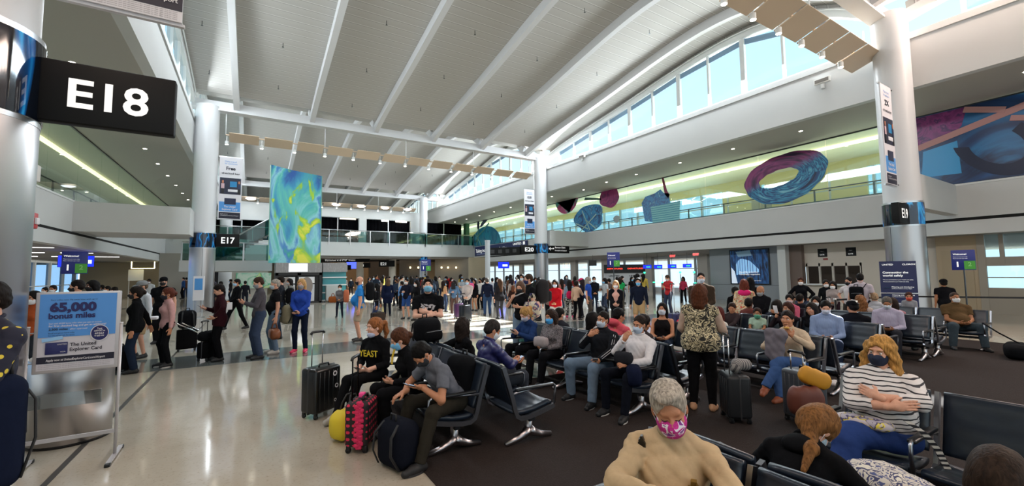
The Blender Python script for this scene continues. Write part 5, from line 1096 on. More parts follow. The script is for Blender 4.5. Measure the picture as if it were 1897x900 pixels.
def ik(a, t, l1, l2, hint):
    d = t-a; L = np.linalg.norm(d); L2 = min(L, (l1+l2)*.995); d = unit(d); t2 = a+d*L2
    x = (l1*l1-l2*l2+L2*L2)/(2*L2); y = math.sqrt(max(l1*l1-x*x, 1e-6)); h = hint-d*(hint@d); h = unit(h); return a+d*x+h*y, t2
def rot(pitch, yaw, roll, B=None):
    """columns right, forward, up. pitch>0 bows forward, yaw>0 turns to own right"""
    p, y, r = [math.radians(v) for v in (pitch, yaw, roll)]
    Ry = np.array([[math.cos(y), math.sin(y), 0], [-math.sin(y), math.cos(y), 0], [0, 0, 1]])
    Rx = np.array([[1, 0, 0], [0, math.cos(p), math.sin(p)], [0, -math.sin(p), math.cos(p)]])
    Rr = np.array([[math.cos(r), 0, math.sin(r)], [0, 1, 0], [-math.sin(r), 0, math.cos(r)]])
    M = Ry@Rx@Rr; return M if B is None else B@M
SKINS = {'l': '#cf9a80', 'm': '#b57c5c', 't': '#a06a48', 'd': '#6d4632', 'D': '#4a2f24', 'p': '#d9a892'}
def skinm(k): return mat(SKINS[k], .5, 0, .08, 120, .05, .4)
def hairm(c): 
    k = ('hair', c)
    if k in MC: return MC[k]
    m, nt, b = nodes('hair'); MC[k] = m; tc = N(nt, 'TexCoord'); mp = N(nt, 'Mapping'); mp.inputs['Scale'].default_value = (1, 1, .22); nt.links.new(tc.outputs['Object'], mp.inputs[0])
    n = N(nt, 'TexNoise'); n.inputs['Scale'].default_value = 75; n.inputs['Detail'].default_value = 4; n.inputs['Distortion'].default_value = .6; nt.links.new(mp.outputs[0], n.inputs['Vector']); cc = lin(c)
    r = N(nt, 'ValToRGB'); r.color_ramp.elements[0].position = .32; r.color_ramp.elements[1].position = .68; r.color_ramp.elements[0].color = tuple(v*.5 for v in cc[:3])+(1,); r.color_ramp.elements[1].color = tuple(min(1, v*1.35) for v in cc[:3])+(1,)
    nt.links.new(n.outputs['Fac'], r.inputs[0]); nt.links.new(r.outputs[0], b.inputs['Base Color']); bp = N(nt, 'Bump'); bp.inputs['Strength'].default_value = .7; bp.inputs['Distance'].default_value = .006
    nt.links.new(n.outputs['Fac'], bp.inputs['Height']); nt.links.new(bp.outputs[0], b.inputs['Normal']); b.inputs['Roughness'].default_value = .6; b.inputs['Specular IOR Level'].default_value = .12; return m
def hand(Fd, w, d, n, side, curl=.5, s=1.0, spread=.1, thumb=1.0):
    """wrist w, pointing d, palm normal n (the side that grips); side +1 right hand"""
    d = unit(d); n = unit(n-d*(n@d)); x = np.cross(d, n)*side      # x points to the thumb side
    B = np.stack([x, d, n], 1)
    Fd.cap(w-d*.03*s, w+d*.02*s, .027*s, .028*s, .02); Fd.ell(w+d*.05*s, A(.040, .050, .0155)*s, .018, 1, B)
    tips = []
    for i, (o, L, r) in enumerate(((.030, .078, .0090), (.0105, .087, .0093), (-.010, .080, .0088), (-.029, .062, .0078))):
        p = w+d*.088*s+x*o*s; dd = unit(d+x*(o*spread*6)); c = curl*(1+.08*i); a = p
        for j, (seg, ang) in enumerate(((.43, .55), (.32, 1.35), (.25, 1.9))):
            th = c*ang; v = dd*math.cos(th)+n*math.sin(th); b = a+v*L*seg*s; Fd.cap(a, b, r*s*(1-.06*j), r*s*(.95-.08*j), .006); a = b
        tips.append(a)
    a = w+d*.022*s+x*.028*s; v = unit(x*.75+d*.75+n*.35*thumb); b = a+v*.042*s; Fd.cap(a, b, .0135*s, .011*s, .014); v2 = unit(d*1.0+x*.15+n*.5*thumb); Fd.cap(b, b+v2*.032*s, .011*s, .009*s, .006)
    return B
def person(pos, face, h=1.7, pose='stand', lod=2, build=1.0, skin='l', hair=('short', '#1c1512'), mask='#a9c3dc', top=('#333333', 'long'), bottom=('#20242e', 'long'),
           shoes='#151517', arms='down', lean=None, head=(8, 0, 0), twist=0, feet=None, label='', group=None, extra=None, female=False, cap=None, side=0, seat=.385, coat=0, belly=0, knees=None, bag=None, glasses=False, armR=None, armL=None, curl=.45, hs=1.0, fold=1.0, collar=None, vneck=False):
    s = h/1.75; root = empty('person', pos, -math.radians(face)); tag(root, label, 'person', group)
    sit = pose == 'sit'
    hip = A(0, 0, seat+.085) if sit else A(0, 0, .93*s)
    ln = (-12 if sit else 1) if lean is None else lean
    T = rot(ln, twist, side); r_, f_, u_ = T[:, 0], T[:, 1], T[:, 2]; st = s if not sit else s*.98
    loc = lambda x, y, z: hip+r_*x*st+f_*y*st+u_*z*st
    neck = loc(0, -.015, .525); sw = (.165 if female else .185)*(.78+.22*build)
    Hm = rot(*head); hc = neck+unit(u_*.55+Hm[:, 2]*.6)*.125*st*hs+Hm[:, 1]*.018
    HS = hs*(.97 if not hs != 1 else 1)
    hl = lambda x, y, z: hc+(Hm[:, 0]*x+Hm[:, 1]*y+Hm[:, 2]*z)*HS
    shl = {+1: loc(sw, -.01, .418), -1: loc(-sw, -.01, .418)}
    # legs
    hj = {g: hip+rot(0, twist*.3, 0)[:, 0]*.09*s*g*(.9+.1*build) for g in (1, -1)}
    if sit:
        ft = feet or {1: (.13, .47), -1: (-.13, .47)}
        kn = {}; an = {}
        for g in (1, -1):
            t = A(ft[g][0], ft[g][1], ft[g][2] if len(ft[g]) > 2 else .085); hint = A((knees or {1: .10, -1: -.10})[g], .5, 1.0); kn[g], an[g] = ik(hj[g], t, .435*s, .42*s, hint)
    else:
        ft = feet or {1: (.11, .02), -1: (-.11, -.02)}; kn = {}; an = {}
        for g in (1, -1):
            t = A(ft[g][0], ft[g][1], ft[g][2] if len(ft[g]) > 2 else .085*s); kn[g], an[g] = ik(hj[g], t, .435*s, .425*s, A(g*.05, 1, 0))
    # arms
    pre = {'down': lambda g: (A(g*.27, .02, 0)*s+hip+A(0, 0, -.12)*s, A(g*.3, -1, -.2)), 'phone': lambda g: (loc(g*.045, .27, .24), A(g*.6, -.2, -1)), 'hold1': lambda g: (loc(.02, .30, .22) if g > 0 else loc(-.26, .03, -.13), A(g*1, -.3, -.8)),
           'hips': lambda g: (loc(g*.2, .05, .04), A(g*1, -.5, 0)), 'lap': lambda g: (loc(g*.06, .22, .06) if not sit else hip+A(g*.07, .26, .10), A(g*.6, -.5, -.7)), 'clasp': lambda g: (loc(g*.03, .22, .02), A(g*.7, -.4, -.6)),
           'cross': lambda g: (loc(-g*.015, (.12 if g > 0 else .09)+.09*build, .19 if g > 0 else .24), A(g*1, -.1, -.9)), 'knee': lambda g: (hip+A(g*.13, .36, .14), A(g*1, -.3, -.3)), 'chin': lambda g: (loc(.03, .2, .42) if g > 0 else hip+A(-.05, .28, .12), A(g*.6, .1, -1)),
           'pack': lambda g: (loc(g*.13, .14, .34), A(g*.5, -.2, -1)), 'pull': lambda g: (loc(.3, -.22, -.1) if g > 0 else loc(-.26, .03, -.12), A(g*.5, -1, 0)), 'up': lambda g: (loc(.12, .25, .40) if g > 0 else loc(-.05, .27, .22), A(g*.7, 0, -1))}[arms]
    UA, FA = .275*s, .245*s; el = {}; wr = {}; hd = {}
    for g, ov in ((1, armR), (-1, armL)):
        t, hint = pre(g)
        if ov: t = A(*ov[0]); hint = A(*ov[1]) if len(ov) > 1 else hint
        el[g], wr[g] = ik(shl[g], t, UA, FA, hint)
    detail = lod <= 1
    res = {0: .011, 1: .016, 2: .024, 3: .032}[lod]; hres = {0: .0055, 1: .009, 2: .014, 3: .026}[lod]; k = .03
    b = build
    # ---- body (one continuous surface)
    B = Field(); TB = T
    B.ell(loc(0, 0, .02), A(.135*b, .092, .12)*s, .04, 1, TB).ell(loc(0, .0, .2), A(.115*b, .080, .14)*s, .05, 1, TB).ell(loc(0, .0, .33), A(.125*(.4+.6*b), .090, .12)*s, .04, 1, TB)
    [B.cap(loc(g*.03, -.015, .465), shl[g]*.88+loc(0, -.01, .42)*.12, .036*s, .038*s, .04) for g in (1, -1)]; B.cap(loc(0, -.02, .44), neck+unit(hc-neck)*.07, .060*s, .052*s*(1 if not female else .9), .04)
    for g in (1, -1):
        B.cap(shl[g], el[g], .045*s*b**.5, .036*s*b**.5, .03); B.cap(el[g], wr[g]+unit(el[g]-wr[g])*.01, .038*s*b**.7, .027*s*b**.2, .015)
        B.cap(hj[g], kn[g], .078*s*b**.7, .052*s*b**.5, .04); B.cap(kn[g], an[g], .052*s*b**.5, .034*s, .03); B.cap(an[g], an[g]+A(0, .0, -.03), .034*s, .034*s, .02)
    # head
    B.ell(hl(0, -.012, .028), A(.073, .094, .088)*HS, .02, 1, Hm).ell(hl(0, .018, -.028), A(.060, .076, .082)*HS, .03, 1, Hm).ell(hl(0, .035, -.085), A(.040, .040, .034)*HS, .03, 1, Hm)
    if lod < 3:
        B.cap(hl(0, .088, .008), hl(0, .112, -.026), .008*HS, .0125*HS, .012); B.cap(hl(-.032, .078, .026), hl(.032, .078, .026), .012*HS, None, .014)
        for g in (1, -1): B.ell(hl(g*.075, -.005, -.012), A(.010, .020, .031)*HS, .006, 1, Hm); B.ell(hl(g*.030, .096, .003), A(.019, .014, .012 if not (detail and head[0] >= 14) else .006)*HS, .010, 2, Hm); B.ell(hl(g*.036, .066, -.03), A(.022, .02, .02)*HS, .02, 1, Hm)
        if detail: B.cap(hl(-.020, .090, -.062), hl(.020, .090, -.062), .0065*HS, None, .008); B.ell(hl(0, .10, -.066), A(.02, .006, .0018)*HS, .004, 2, Hm)
    HF = Field()
    PN = {}
    for g in (1, -1):
        fd = unit(wr[g]-el[g])
        if arms in ('phone', 'up', 'lap', 'clasp') and not (g > 0 and arms == 'up' and 0): nrm = A(-g*.75, -.1, .65) if arms != 'up' else A(-g*.6, -.5, .3); fd = unit(fd*.7+A(-g*.25, .45, .1))
        elif arms == 'knee' and sit: nrm = A(0, 0, -1); fd = unit(A(-g*.2, 1, -.25))
        elif arms == 'cross': nrm = A(0, -1, -.2); fd = unit(A(-g*1, -.35, .25))
        elif arms == 'chin' and g > 0: nrm = A(-.3, -1, 0); fd = unit(A(-.35, -.1, 1))
        else: nrm = A(-g*1, .1, -.1) if arms in ('down', 'pull', 'hold1') else A(-g*.6, -.2, -.4)
        if g > 0 and armR and len(armR) > 2: nrm = A(*armR[2]); fd = unit(A(*armR[3])) if len(armR) > 3 else fd
        if g < 0 and armL and len(armL) > 2: nrm = A(*armL[2]); fd = unit(A(*armL[3])) if len(armL) > 3 else fd
        if lod <= 2: hand(HF, wr[g], fd, nrm, g, curl, s*.98 if not female else s*.92)
        else: HF.ell(wr[g]+fd*.07*s, A(.035, .085, .02)*s, .02, 1, np.stack([np.cross(fd, unit(nrm-fd*(nrm@fd))), fd, unit(nrm-fd*(nrm@fd))], 1)); HF.cap(wr[g]+fd*.03*s, wr[g]+fd*.08*s+A(-g*.04, 0, .01), .012, .010, .01)
        hd[g] = (wr[g]+fd*.085*s, fd, nrm)
    hz = hl(0, 0, -.135)
    parts = [B.mesh(res), B.mesh(hres, hc-A(.14, .14, .14)*HS, hc+A(.14, .14, .14)*HS) if lod < 3 else None, HF.mesh({0: .0042, 1: .0065, 2: .0085, 3: .022}[lod])]
    if parts[1] is not None:      # drop the coarse head inside the finer one
        v, f = parts[0]; inb = ((np.abs(v-hc) < .125*HS).all(1)); keep = ~inb[f].all(1); parts[0] = (v, f[keep])
    body = link('body', np_mesh('body', parts, skinm(skin)), root)
    # ---- eyes
    if lod < 2 and head[0] >= 14:
        q = MB()
        for g in (1, -1): q.tube([hl(g*.016, .0875, -.004), hl(g*.031, .090, -.008), hl(g*.046, .080, -.003)], [.0018, .0026, .0014], 6)
        q.build('eyelashes', mat('#2a1c16', .8), root)
    if lod <= 2 and not (lod < 2 and head[0] >= 14):
        for nm, rr, c, yy, mm in ((('eyeball', .0115, '#e8e2dc', .077, 0), ('iris', .0062, '#2b1a12', .0835, 1)) if detail else (('eye', .0115, '#2a201c', .080, 0),)):
            q = MB()
            for g in (1, -1):
                q = MB(); c_ = hl(g*.030, yy, .003); q.lathe(c_, [(0, -rr*HS), (rr*.7*HS, -rr*.7*HS), (rr*HS, 0), (rr*.7*HS, rr*.7*HS), (0, rr*HS)], 10); q.build(nm, mat(c, .25), root)
        q = MB(); hc_b = hair[1] if hair[0] != 'bald' else '#5a4636'
        for g in (1, -1): q.tube([hl(g*.013, .094, .026), hl(g*.032, .0935, .032), hl(g*.050, .080, .026)], [.0035, .0042, .002], 6)
        q.build('eyebrow', mat(hc_b if hair[1] not in ('#b9b4ac', '#d8d5cf') else '#6b5a4a', .8), root)
    if glasses:
        q = MB()
        for g in (1, -1): q.tube([hl(g*.031+.024*math.cos(a), .108, .003+.018*math.sin(a)) for a in [i*math.pi/5 for i in range(10)]], .002, 5, closed=True).tube([hl(g*.055, .106, .006), hl(g*.078, .02, .004)], .002, 5)
        q.build('glasses', mat('#15161a', .3), root)
    # ---- mask
    if mask:
        mm = Field(); e = .006
        mm.ell(hl(0, .030, -.045), A(.064+e, .078+e, .066)*HS, .01, 1, Hm).ell(hl(0, .045, -.085), A(.040+e, .042+e, .036)*HS, .03, 1, Hm).cap(hl(0, .095, -.012), hl(0, .112, -.035), .014*HS, .018*HS, .02)
        mm.half(hl(0, .030, 0), -Hm[:, 1]).half(hl(0, .09, -.008), unit(Hm[:, 2]-Hm[:, 1]*.10)).half(hl(0, .05, -.108), unit(-Hm[:, 2]))
        mk = link('face_mask', np_mesh('face_mask', [mm.mesh({0: .005, 1: .0075, 2: .011, 3: .018}[lod])], mask if not isinstance(mask, str) else mat(mask, .8, 0, .15, 90)), root)
        if lod < 2 and mk:
            for g in (1, -1): q = MB(); q.tube([hl(g*.060, .045, -.022), hl(g*.074, .015, -.005), hl(g*.082, -.008, .012)], .0018, 5).tube([hl(g*.052, .050, -.085), hl(g*.070, .012, -.055), hl(g*.082, -.012, -.035)], .0018, 5); q.build('ear_loop', PAPER if mask not in ('#15161a', '#16203a', '#101114') else BLACKP, mk)
    # ---- hair
    st_, hcol = hair[0], hair[1]
    down = A(0, 0, -1); bk = unit(-Hm[:, 1]*.9)
    if st_ != 'bald':
        G = Field(); t_ = .012 if st_ in ('short', 'crop', 'quiff') else .018
        if st_ == 'crop': t_ = .006
        G.ell(hl(0, -.020, .034), A(.073+t_, .094+t_, .088+t_)*HS, .01, 1, Hm)
        if st_ in ('short', 'quiff', 'crop'): G.ell(hl(0, -.055, -.02), A(.070+t_*.6, .052+t_, .062)*HS, .02, 1, Hm)
        if st_ == 'quiff': G.ell(hl(.01, .055, .100), A(.058, .045, .024)*HS, .03, 1, Hm)
        if st_ in ('long', 'curly', 'bob', 'pony', 'bun', 'braids', 'mid', 'drape'): G.ell(hl(0, -.05, -.02), A(.082, .065, .085)*HS, .03, 1, Hm)
        L = {'long': .36, 'curly': .42, 'bob': .13, 'mid': .2, 'braids': .3}.get(st_, 0)
        if L:
            for g in (1, -1):
                w_ = 1.5 if st_ == 'curly' else 1; p0, p1, p2 = hl(g*.072, -.005, .03), hl(g*.080*w_**.5, -.01, -.07), hl(g*.085*w_, .00, -.10)+down*(L*.6)
                G.cap(p0, p1, .022*w_, .024*w_, .03); G.cap(p1, p2, .026*w_, .022*w_, .03)
                if st_ == 'braids': G.cap(p2, p2+down*.12+A(0, .04, 0), .016, .012, .02)
            G.cap(hl(0, -.07, 0), hl(0, -.085, -.06)+down*(L*.8), .075, .06, .05); G.cap(hl(.045, -.06, -.04), hl(.05, -.07, -.06)+down*L, .045, .03, .04); G.cap(hl(-.045, -.06, -.04), hl(-.05, -.07, -.06)+down*L, .045, .03, .04)
        if st_ == 'drape': G.cap(hl(0, -.09, -.02), loc(.03, -.055, .50), .05, .035, .04).cap(loc(.03, -.055, .50), loc(.07, -.13, .43), .036, .03, .03).cap(loc(.07, -.13, .43), loc(.06, -.17, .28), .03, .014, .03)
        if st_ == 'pony': a = hl(0, -.11, .05); c = a+bk*.06+A(0, 0, -.02); G.cap(a, c, .022, .032, .02); G.cap(c, c+bk*.03+down*.12, .034, .030, .03); G.cap(c+bk*.03+down*.12, c+bk*.0+down*.26, .028, .012, .03)
        if st_ == 'bun': G.ell(hl(0, -.125, -.01), A(.05, .042, .045)*HS, .012, 1, Hm)
        if st_ == 'curly': G.noise = (.013, 42, 1.3)
        elif st_ in ('mid', 'long', 'braids'): G.noise = (.004, 40, .5)
        elif detail: G.noise = (.004, 75, .5)
        # open the face
        lw = {'long': .058, 'curly': .060, 'mid': .056, 'bob': .056, 'braids': .056}.get(st_, .068)
        G.ell(hl(0, .108, -.035), A(lw, .085, .108)*HS, .012, 2, Hm); G.ell(hl(0, .04, -.10), A(.052, .075, .075)*HS, .02, 2, Hm)
        if st_ in ('short', 'crop', 'quiff', 'pony', 'bun'):
            for g in (1, -1): G.ell(hl(g*.085, .012, -.055), A(.03, .034, .055)*HS, .01, 2, Hm)
        link('hair', np_mesh('hair', [G.mesh({0: .0065, 1: .010, 2: .015, 3: .022}[lod])], hairm(hcol)), root)
    if cap:
        q = MB(); cs = [hl(.094*math.cos(a)*1.0, -.012+.112*math.sin(a), .045) for a in [i*2*math.pi/20 for i in range(20)]]
        rings = []
        for kz, kr in ((.030, 1.0), (.06, 1.0), (.09, .93), (.115, .72), (.128, .42), (.132, .02)): rings.append([hl(.092*kr*math.cos(a), -.016+.112*kr*math.sin(a), kz) for a in [i*2*math.pi/20 for i in range(20)]])
        vs = [v for rg in rings for v in rg]; q.add(vs, [(i*20+j, i*20+(j+1) % 20, (i+1)*20+(j+1) % 20, (i+1)*20+j) for i in range(5) for j in range(20)], True)
        br = [hl(.075*math.cos(a)*1, .075+.105*math.sin(a), .045-.028*math.sin(a)) for a in [math.pi*i/10 for i in range(11)]]
        if len(cap) > 1: br = [hl(.075*math.cos(a), -.085-.10*math.sin(a), .045-.02*math.sin(a)) for a in [math.pi*i/10 for i in range(11)]]
        q.add([Vector(v) for v in br]+[Vector(v)+Vector(Hm[:, 2])*.006 for v in br], [tuple(range(11)), tuple(range(21, 10, -1))]+[(i, i+1, 12+i, 11+i) for i in range(10)], True); q.build('baseball_cap', fabric(cap[0]), root)
    # ---- clothes
    e = .014
    col, sl = top[0], top[1]; tm = fabric(col) if isinstance(col, str) else col
    S = Field(); coatl = coat
    S.ell(loc(0, 0, .03), A(.152*b+e, .108+e, .12)*s, .05, 1, TB).ell(loc(0, .0, .2), A(.135*b+e, .098+e, .15)*s, .06, 1, TB).ell(loc(0, -.002, .33), A(.142*(.4+.6*b)+e, .106+e, .125)*s, .05, 1, TB)
    if belly: S.ell(loc(0, .06*b, .14), A(.13*b, .10+belly, .15)*s, .06, 1, TB)
    if female:
        for g in (1, -1): S.ell(loc(g*.07, .085, .30), A(.062, .055, .06)*s*b**.5, .05, 1, TB)
    if sl != 'tank':
        for g in (1, -1): S.cap(loc(g*.03, -.015, .497), shl[g]*.9+loc(0, -.01, .42)*.1, .050*s, .060*s, .05)
        S.ell(loc(0, -.01, .47), A(.085, .07, .04)*s, .04, 1, TB)
    else:
        for g in (1, -1): S.cap(loc(g*.085, .02, .42), loc(g*.09, -.02, .47), .02*s, None, .02)
    bb_ = b**.5
    for g in (1, -1):
        if sl == 'long': S.cap(shl[g], el[g], .058*s*bb_, .050*s*bb_, .018); S.cap(el[g], wr[g]+unit(el[g]-wr[g])*.005, .050*s*bb_, .036*s, .012, 1, True)
        elif sl == '34': S.cap(shl[g], el[g], .058*s*bb_, .050*s*bb_, .018); S.cap(el[g], el[g]+(wr[g]-el[g])*.55, .050*s*bb_, .044*s, .012, 1, True)
        elif sl == 'short': S.cap(shl[g], shl[g]+(el[g]-shl[g])*.62, .060*s*bb_, .058*s*bb_, .03, 1, True)
        elif sl == 'cap': S.cap(shl[g], shl[g]+(el[g]-shl[g])*.3, .058*s*bb_, .055*s, .03, 1, True)
    if not sit:
        S.ell(loc(0, 0, -.03), A(.158*b+e, .118+e, .10)*s, .05, 1, TB)
        if coatl:
            for g in (1, -1): S.cap(hj[g]+A(0, 0, .02), hj[g]+(kn[g]-hj[g])*coatl*1.1, .115*s*bb_, .11*s*bb_, .07, 1, True)
        S.half(hip+A(0, 0, -.10*s-coatl*.55*s), A(0, 0, -1))
    S.ell(neck+u_*.03+f_*.02, A(.052, .062, .035)*s, .01, 2)
    if vneck: S.cap(neck+u_*.03+f_*.09, loc(0, .15, .36), .060*s, .012*s, .006, 2)
    if lod < 2: S.noise = (.009*fold if lod == 0 else .006*fold, 30, float(sum(pos)) % 6, 1)
    sh = link('top', np_mesh('top', [S.mesh({0: .010, 1: .015, 2: .022, 3: .032}[lod])], tm), root)
    if lod < 2 and sl != 'tank' and not vneck:
        nb = neck+u_*(.004)+f_*.004; q = MB(); q.tube([nb+r_*(.062*s*math.cos(a))+f_*(.064*s*math.sin(a)+.008)+u_*(-.020*math.sin(a)) for a in [i*math.pi/10 for i in range(20)]], .0115*s, 8, closed=True); q.build('collar', tm if collar is None else fabric(collar), sh)
    bc, bl = bottom[0], bottom[1]; bm_ = fabric(bc) if isinstance(bc, str) else bc
    Q = Field(); Q.ell(hip+A(0, -.005, -.01*s), A(.158*b, .118, .11)*s, .05, 1)
    lk = {'long': 1, 'shorts': .92, 'skirt': .7, 'slim': 1}[bl]; w_ = .92 if bl == 'slim' else 1
    for g in (1, -1):
        Q.cap(hj[g], kn[g] if lk == 1 else hj[g]+(kn[g]-hj[g])*lk, .096*s*b**.6*w_, .068*s*bb_*w_*(1.15 if lk < 1 else 1), .05 if bl != 'skirt' else .15, 1, lk < 1)
        if lk == 1: Q.cap(kn[g], an[g]+A(0, 0, -.01), .070*s*bb_*w_, (.050 if bl == 'slim' else .060)*s, .03, 1, True)
    if not sit: Q.half(hip+A(0, 0, .11*s), A(0, 0, 1))
    if lod < 2: Q.noise = (.006, 26, 2.0, 1)
    link('trousers' if lk == 1 else ('shorts' if bl == 'shorts' else 'skirt'), np_mesh('trousers', [Q.mesh({0: .011, 1: .016, 2: .024, 3: .032}[lod])], bm_), root)
    for g in (1, -1):
        W = Field(); z0 = an[g][2]-.085*s; fw = A(g*.18, 1, 0) if not sit else unit(A(g*.15, 1, -(.0 if z0 < .03 else .25))); fw = unit(fw); ctr = A(an[g][0], an[g][1], 0)
        W.cap(ctr+A(0, -.035, z0+.040), ctr+fw*.07+A(0, 0, z0+.045), .040*s, .042*s, .03); W.cap(ctr+fw*.07+A(0, 0, z0+.038), ctr+fw*.155*s+A(0, 0, z0+.032), .042*s, .033*s, .03); W.cap(an[g]+A(0, -.01, .0), an[g]+A(0, -.01, -.03), .045*s, .046*s, .02)
        W.half(A(0, 0, z0+.004), A(0, 0, -1)) if z0 < .03 else None
        so = link('shoe', np_mesh('shoe', [W.mesh({0: .010, 1: .014, 2: .02, 3: .026}[lod])], mat(shoes[0] if isinstance(shoes, tuple) else shoes, .6)), root)
        if isinstance(shoes, tuple) and z0 < .05:
            q = MB(); pts = [ctr+fw*(.17*s*math.cos(a)*.62+.055)+np.cross(fw, A(0, 0, 1))*(.047*s*math.sin(a)) for a in [i*math.pi/9 for i in range(18)]]; q.prism([(p[0], p[1], z0) for p in pts], (0, 0, .02)); q.build('sole', mat(shoes[1], .6), so)
    info = dict(root=root, hip=hip, neck=neck, head=hc, Hm=Hm, T=T, loc=loc, hl=hl, wr=wr, el=el, shl=shl, hand=hd, kn=kn, an=an, s=s, hs=HS)
    info['w'] = lambda p: Vector((pos[0], pos[1], pos[2]))+Matrix.Rotation(-math.radians(face), 3, 'Z') @ Vector(tuple(p)); info['face'] = face
    return info
def tocam(p, off=0): return math.degrees(math.atan2(-p[0], -p[1]))+off
NP = 0
def stand(px, hy, d, off, label, fy=None, **kw):
    """standing person: column px, head top at row hy, feet row fy (or distance d)"""
    p = on('Z', px, fy, 0) if fy else ground_at(px, d)
    dd = (p-CAM).dot(_F); h = CAMH-(hy-horizon(px))/FPX*dd; kw.setdefault('lod', 1 if dd < 11.5 else (2 if dd < 22 else 3)); k = min(max(h, 1.0), 1.95)
    kw['hs'] = kw.get('hs', 1.0)
    return person(tuple(p), tocam(p, off), k, 'stand', label=label, **kw)
def held_phone(I, lab, both=True, m=None):
    a, b = I['hand'][1], I['hand'][-1]; c = (a[0]+b[0])/2 if both else a[0]; w = I['w'](A(*c)+A(0, .01, .012)); return phone(w, math.radians(35), -math.radians(I['face']), lab, m)
def bag_at(I, p, *a, **kw): return duffel(I['w'](A(*p)), -math.radians(I['face']), *a, **kw)
def pack_on(I, m, lab, w=.32, h=.46, d=.2, dz=.0):
    c = I['loc'](0, -.12-d*.55, .0+dz); wpt = I['w'](c); return backpack(wpt, -math.radians(I['face'])+0, w, d, h, m, lab, pocket=True)
# ============================================================ THE TRAVELLERS
DK = '#101114'; BLUEM = '#6fb4e0'; LMASK = '#aebccb'; WMASK = '#d2d6da'; NAVYM = '#16203a'; BLKM = '#15161a'
JEANS = '#343f55'; DJEAN = '#1d2738'; LJEAN = '#66798e'
def seat_at(row, y, label, dx=0, **kw):
    fx = -1 if row in 'ACEGIK' else 1; x = XC[row]-fx*.07+dx; kw.setdefault('lod', 1)
    return person((x, y, 0), fx*90+kw.pop('turn', 0), kw.pop('h', 1.72), 'sit', label=label, group='seated travellers', seat=kw.pop('seat', .385), **kw)
# ---- foreground
I = seat_at('A', 4.27, 'man in grey T-shirt and dark olive trousers bending over his phone, dark grey mask', lod=0, h=1.78, lean=34, head=(56, -12, 6), hair=('short', '#0d0b0a'), mask='#22242a', skin='m', top=('#63666f', 'short'), bottom=('#2b2822', 'slim'), shoes=('#17171a', '#26262a'),
            arms='knee', armL=((-.10, .42, .68), (-1, -.3, -.9), (.2, .1, 1), (.35, 1, .1)), armR=((.13, .50, .60), (1, -.2, -.3), (0, -.15, -1), (.1, 1, -.35)), feet={1: (.10, .58), -1: (-.36, .56)}, knees={1: .1, -1: -.28}, curl=.55, build=1.05, turn=-6)
phone(I['w'](A(*I['hand'][-1][0])+A(0, .02, .02)), math.radians(20), -math.radians(I['face']), 'phone in the hand of the man in the grey T-shirt')
MB().tube([(-.105+.027*math.cos(a), .395, .672+.027*math.sin(a)) for a in [i*math.pi/6 for i in range(12)]], .006, 6, closed=True).build('wrist_watch', mat('#15161a', .4), I['root'])
I = seat_at('A', 4.98, 'girl with a brown bun, bright blue mask and yellow strap over a black jacket', lod=0, h=1.64, female=True, dx=-.20, lean=16, feet={1: (.12, .34), -1: (-.12, .32)}, head=(26, 12, 0), hair=('bun', '#4a2c1c'), mask=BLUEM, skin='l', top=(DK, 'long'), bottom=(DK, 'long'), arms='lap')
MB().sweep([(-.02, .20, 1.02), (.0, .23, .95), (.03, .25, .84), (.02, .26, .76)], (.05, .0, 0), .008).build('yellow_strap', mat('#d8b32a', .7), I['root'])
def letter_shirt(I, body, h, col, z, w, pitch=0, dy=.155):
    o = I['loc'](0, dy, z); T_ = I['T']; t = text(body, h, o, -T_[:, 0], T_[:, 2], mat(col, .7), I['root'], 'shirt_print', .02, 'CENTER', width=w, lift=0.0); return t
I = seat_at('A', 5.95, 'girl in a black sweatshirt with big yellow letters, pale mask pulled under her chin', lod=0, h=1.70, female=True, dx=-.40, lean=4, head=(4, 20, 0), turn=-38, hair=('pony', '#8a5632'), mask=None, skin='p', top=(DK, '34'), bottom=(DK, 'slim'), arms='lap', shoes=('#a09e98', '#8b8478'), feet={1: (.10, .62, .10), -1: (.02, .50)})
mmf = Field().ell(I['hl'](0, .045, -.095), A(.052, .062, .045), .01, 1, I['Hm']).half(I['hl'](0, .02, 0), -I['Hm'][:, 1]); link('face_mask', np_mesh('face_mask', [mmf.mesh(.006)], mat('#a9b4cf', .7, 0, .2, 60)), I['root'])
letter_shirt(I, 'YEAST', .085, '#d9c22e', .27, .30); letter_shirt(I, 'YALE', .06, '#b3a02a', .17, .26) if False else None
held_phone(I, 'phone in the lap of the girl in the yellow-lettered sweatshirt')
I = seat_at('B', 4.72, 'man in a quilted dark blue jacket with greying hair, seen from behind over his phone', lod=0, h=1.74, lean=6, head=(28, 10, 0), hair=('short', '#2a2625'), mask=WMASK, skin='m', top=(stripes('#1e1f4e', '#26285c', 17, 'Z', .12, .4), 'long'), bottom=('#30343c', 'long'), arms='phone', build=1.33, shoes=(DK, '#b9b4ae'), armR=((.04, .40, .66), (1, -.2, -.7)), armL=((-.04, .40, .66), (-1, -.2, -.7)))
held_phone(I, 'phone held by the man in the quilted blue jacket')
I = seat_at('B', 5.38, 'person with chin-length dark hair and a black top, seen from behind', lod=0, h=1.66, female=True, lean=0, head=(4, -30, 0), hair=('bob', '#231b18'), mask=None, skin='l', top=(DK, 'long'), bottom=(DK, 'long'), arms='lap', armL=((-.35, .05, .78), (-1, -.5, -.5)))
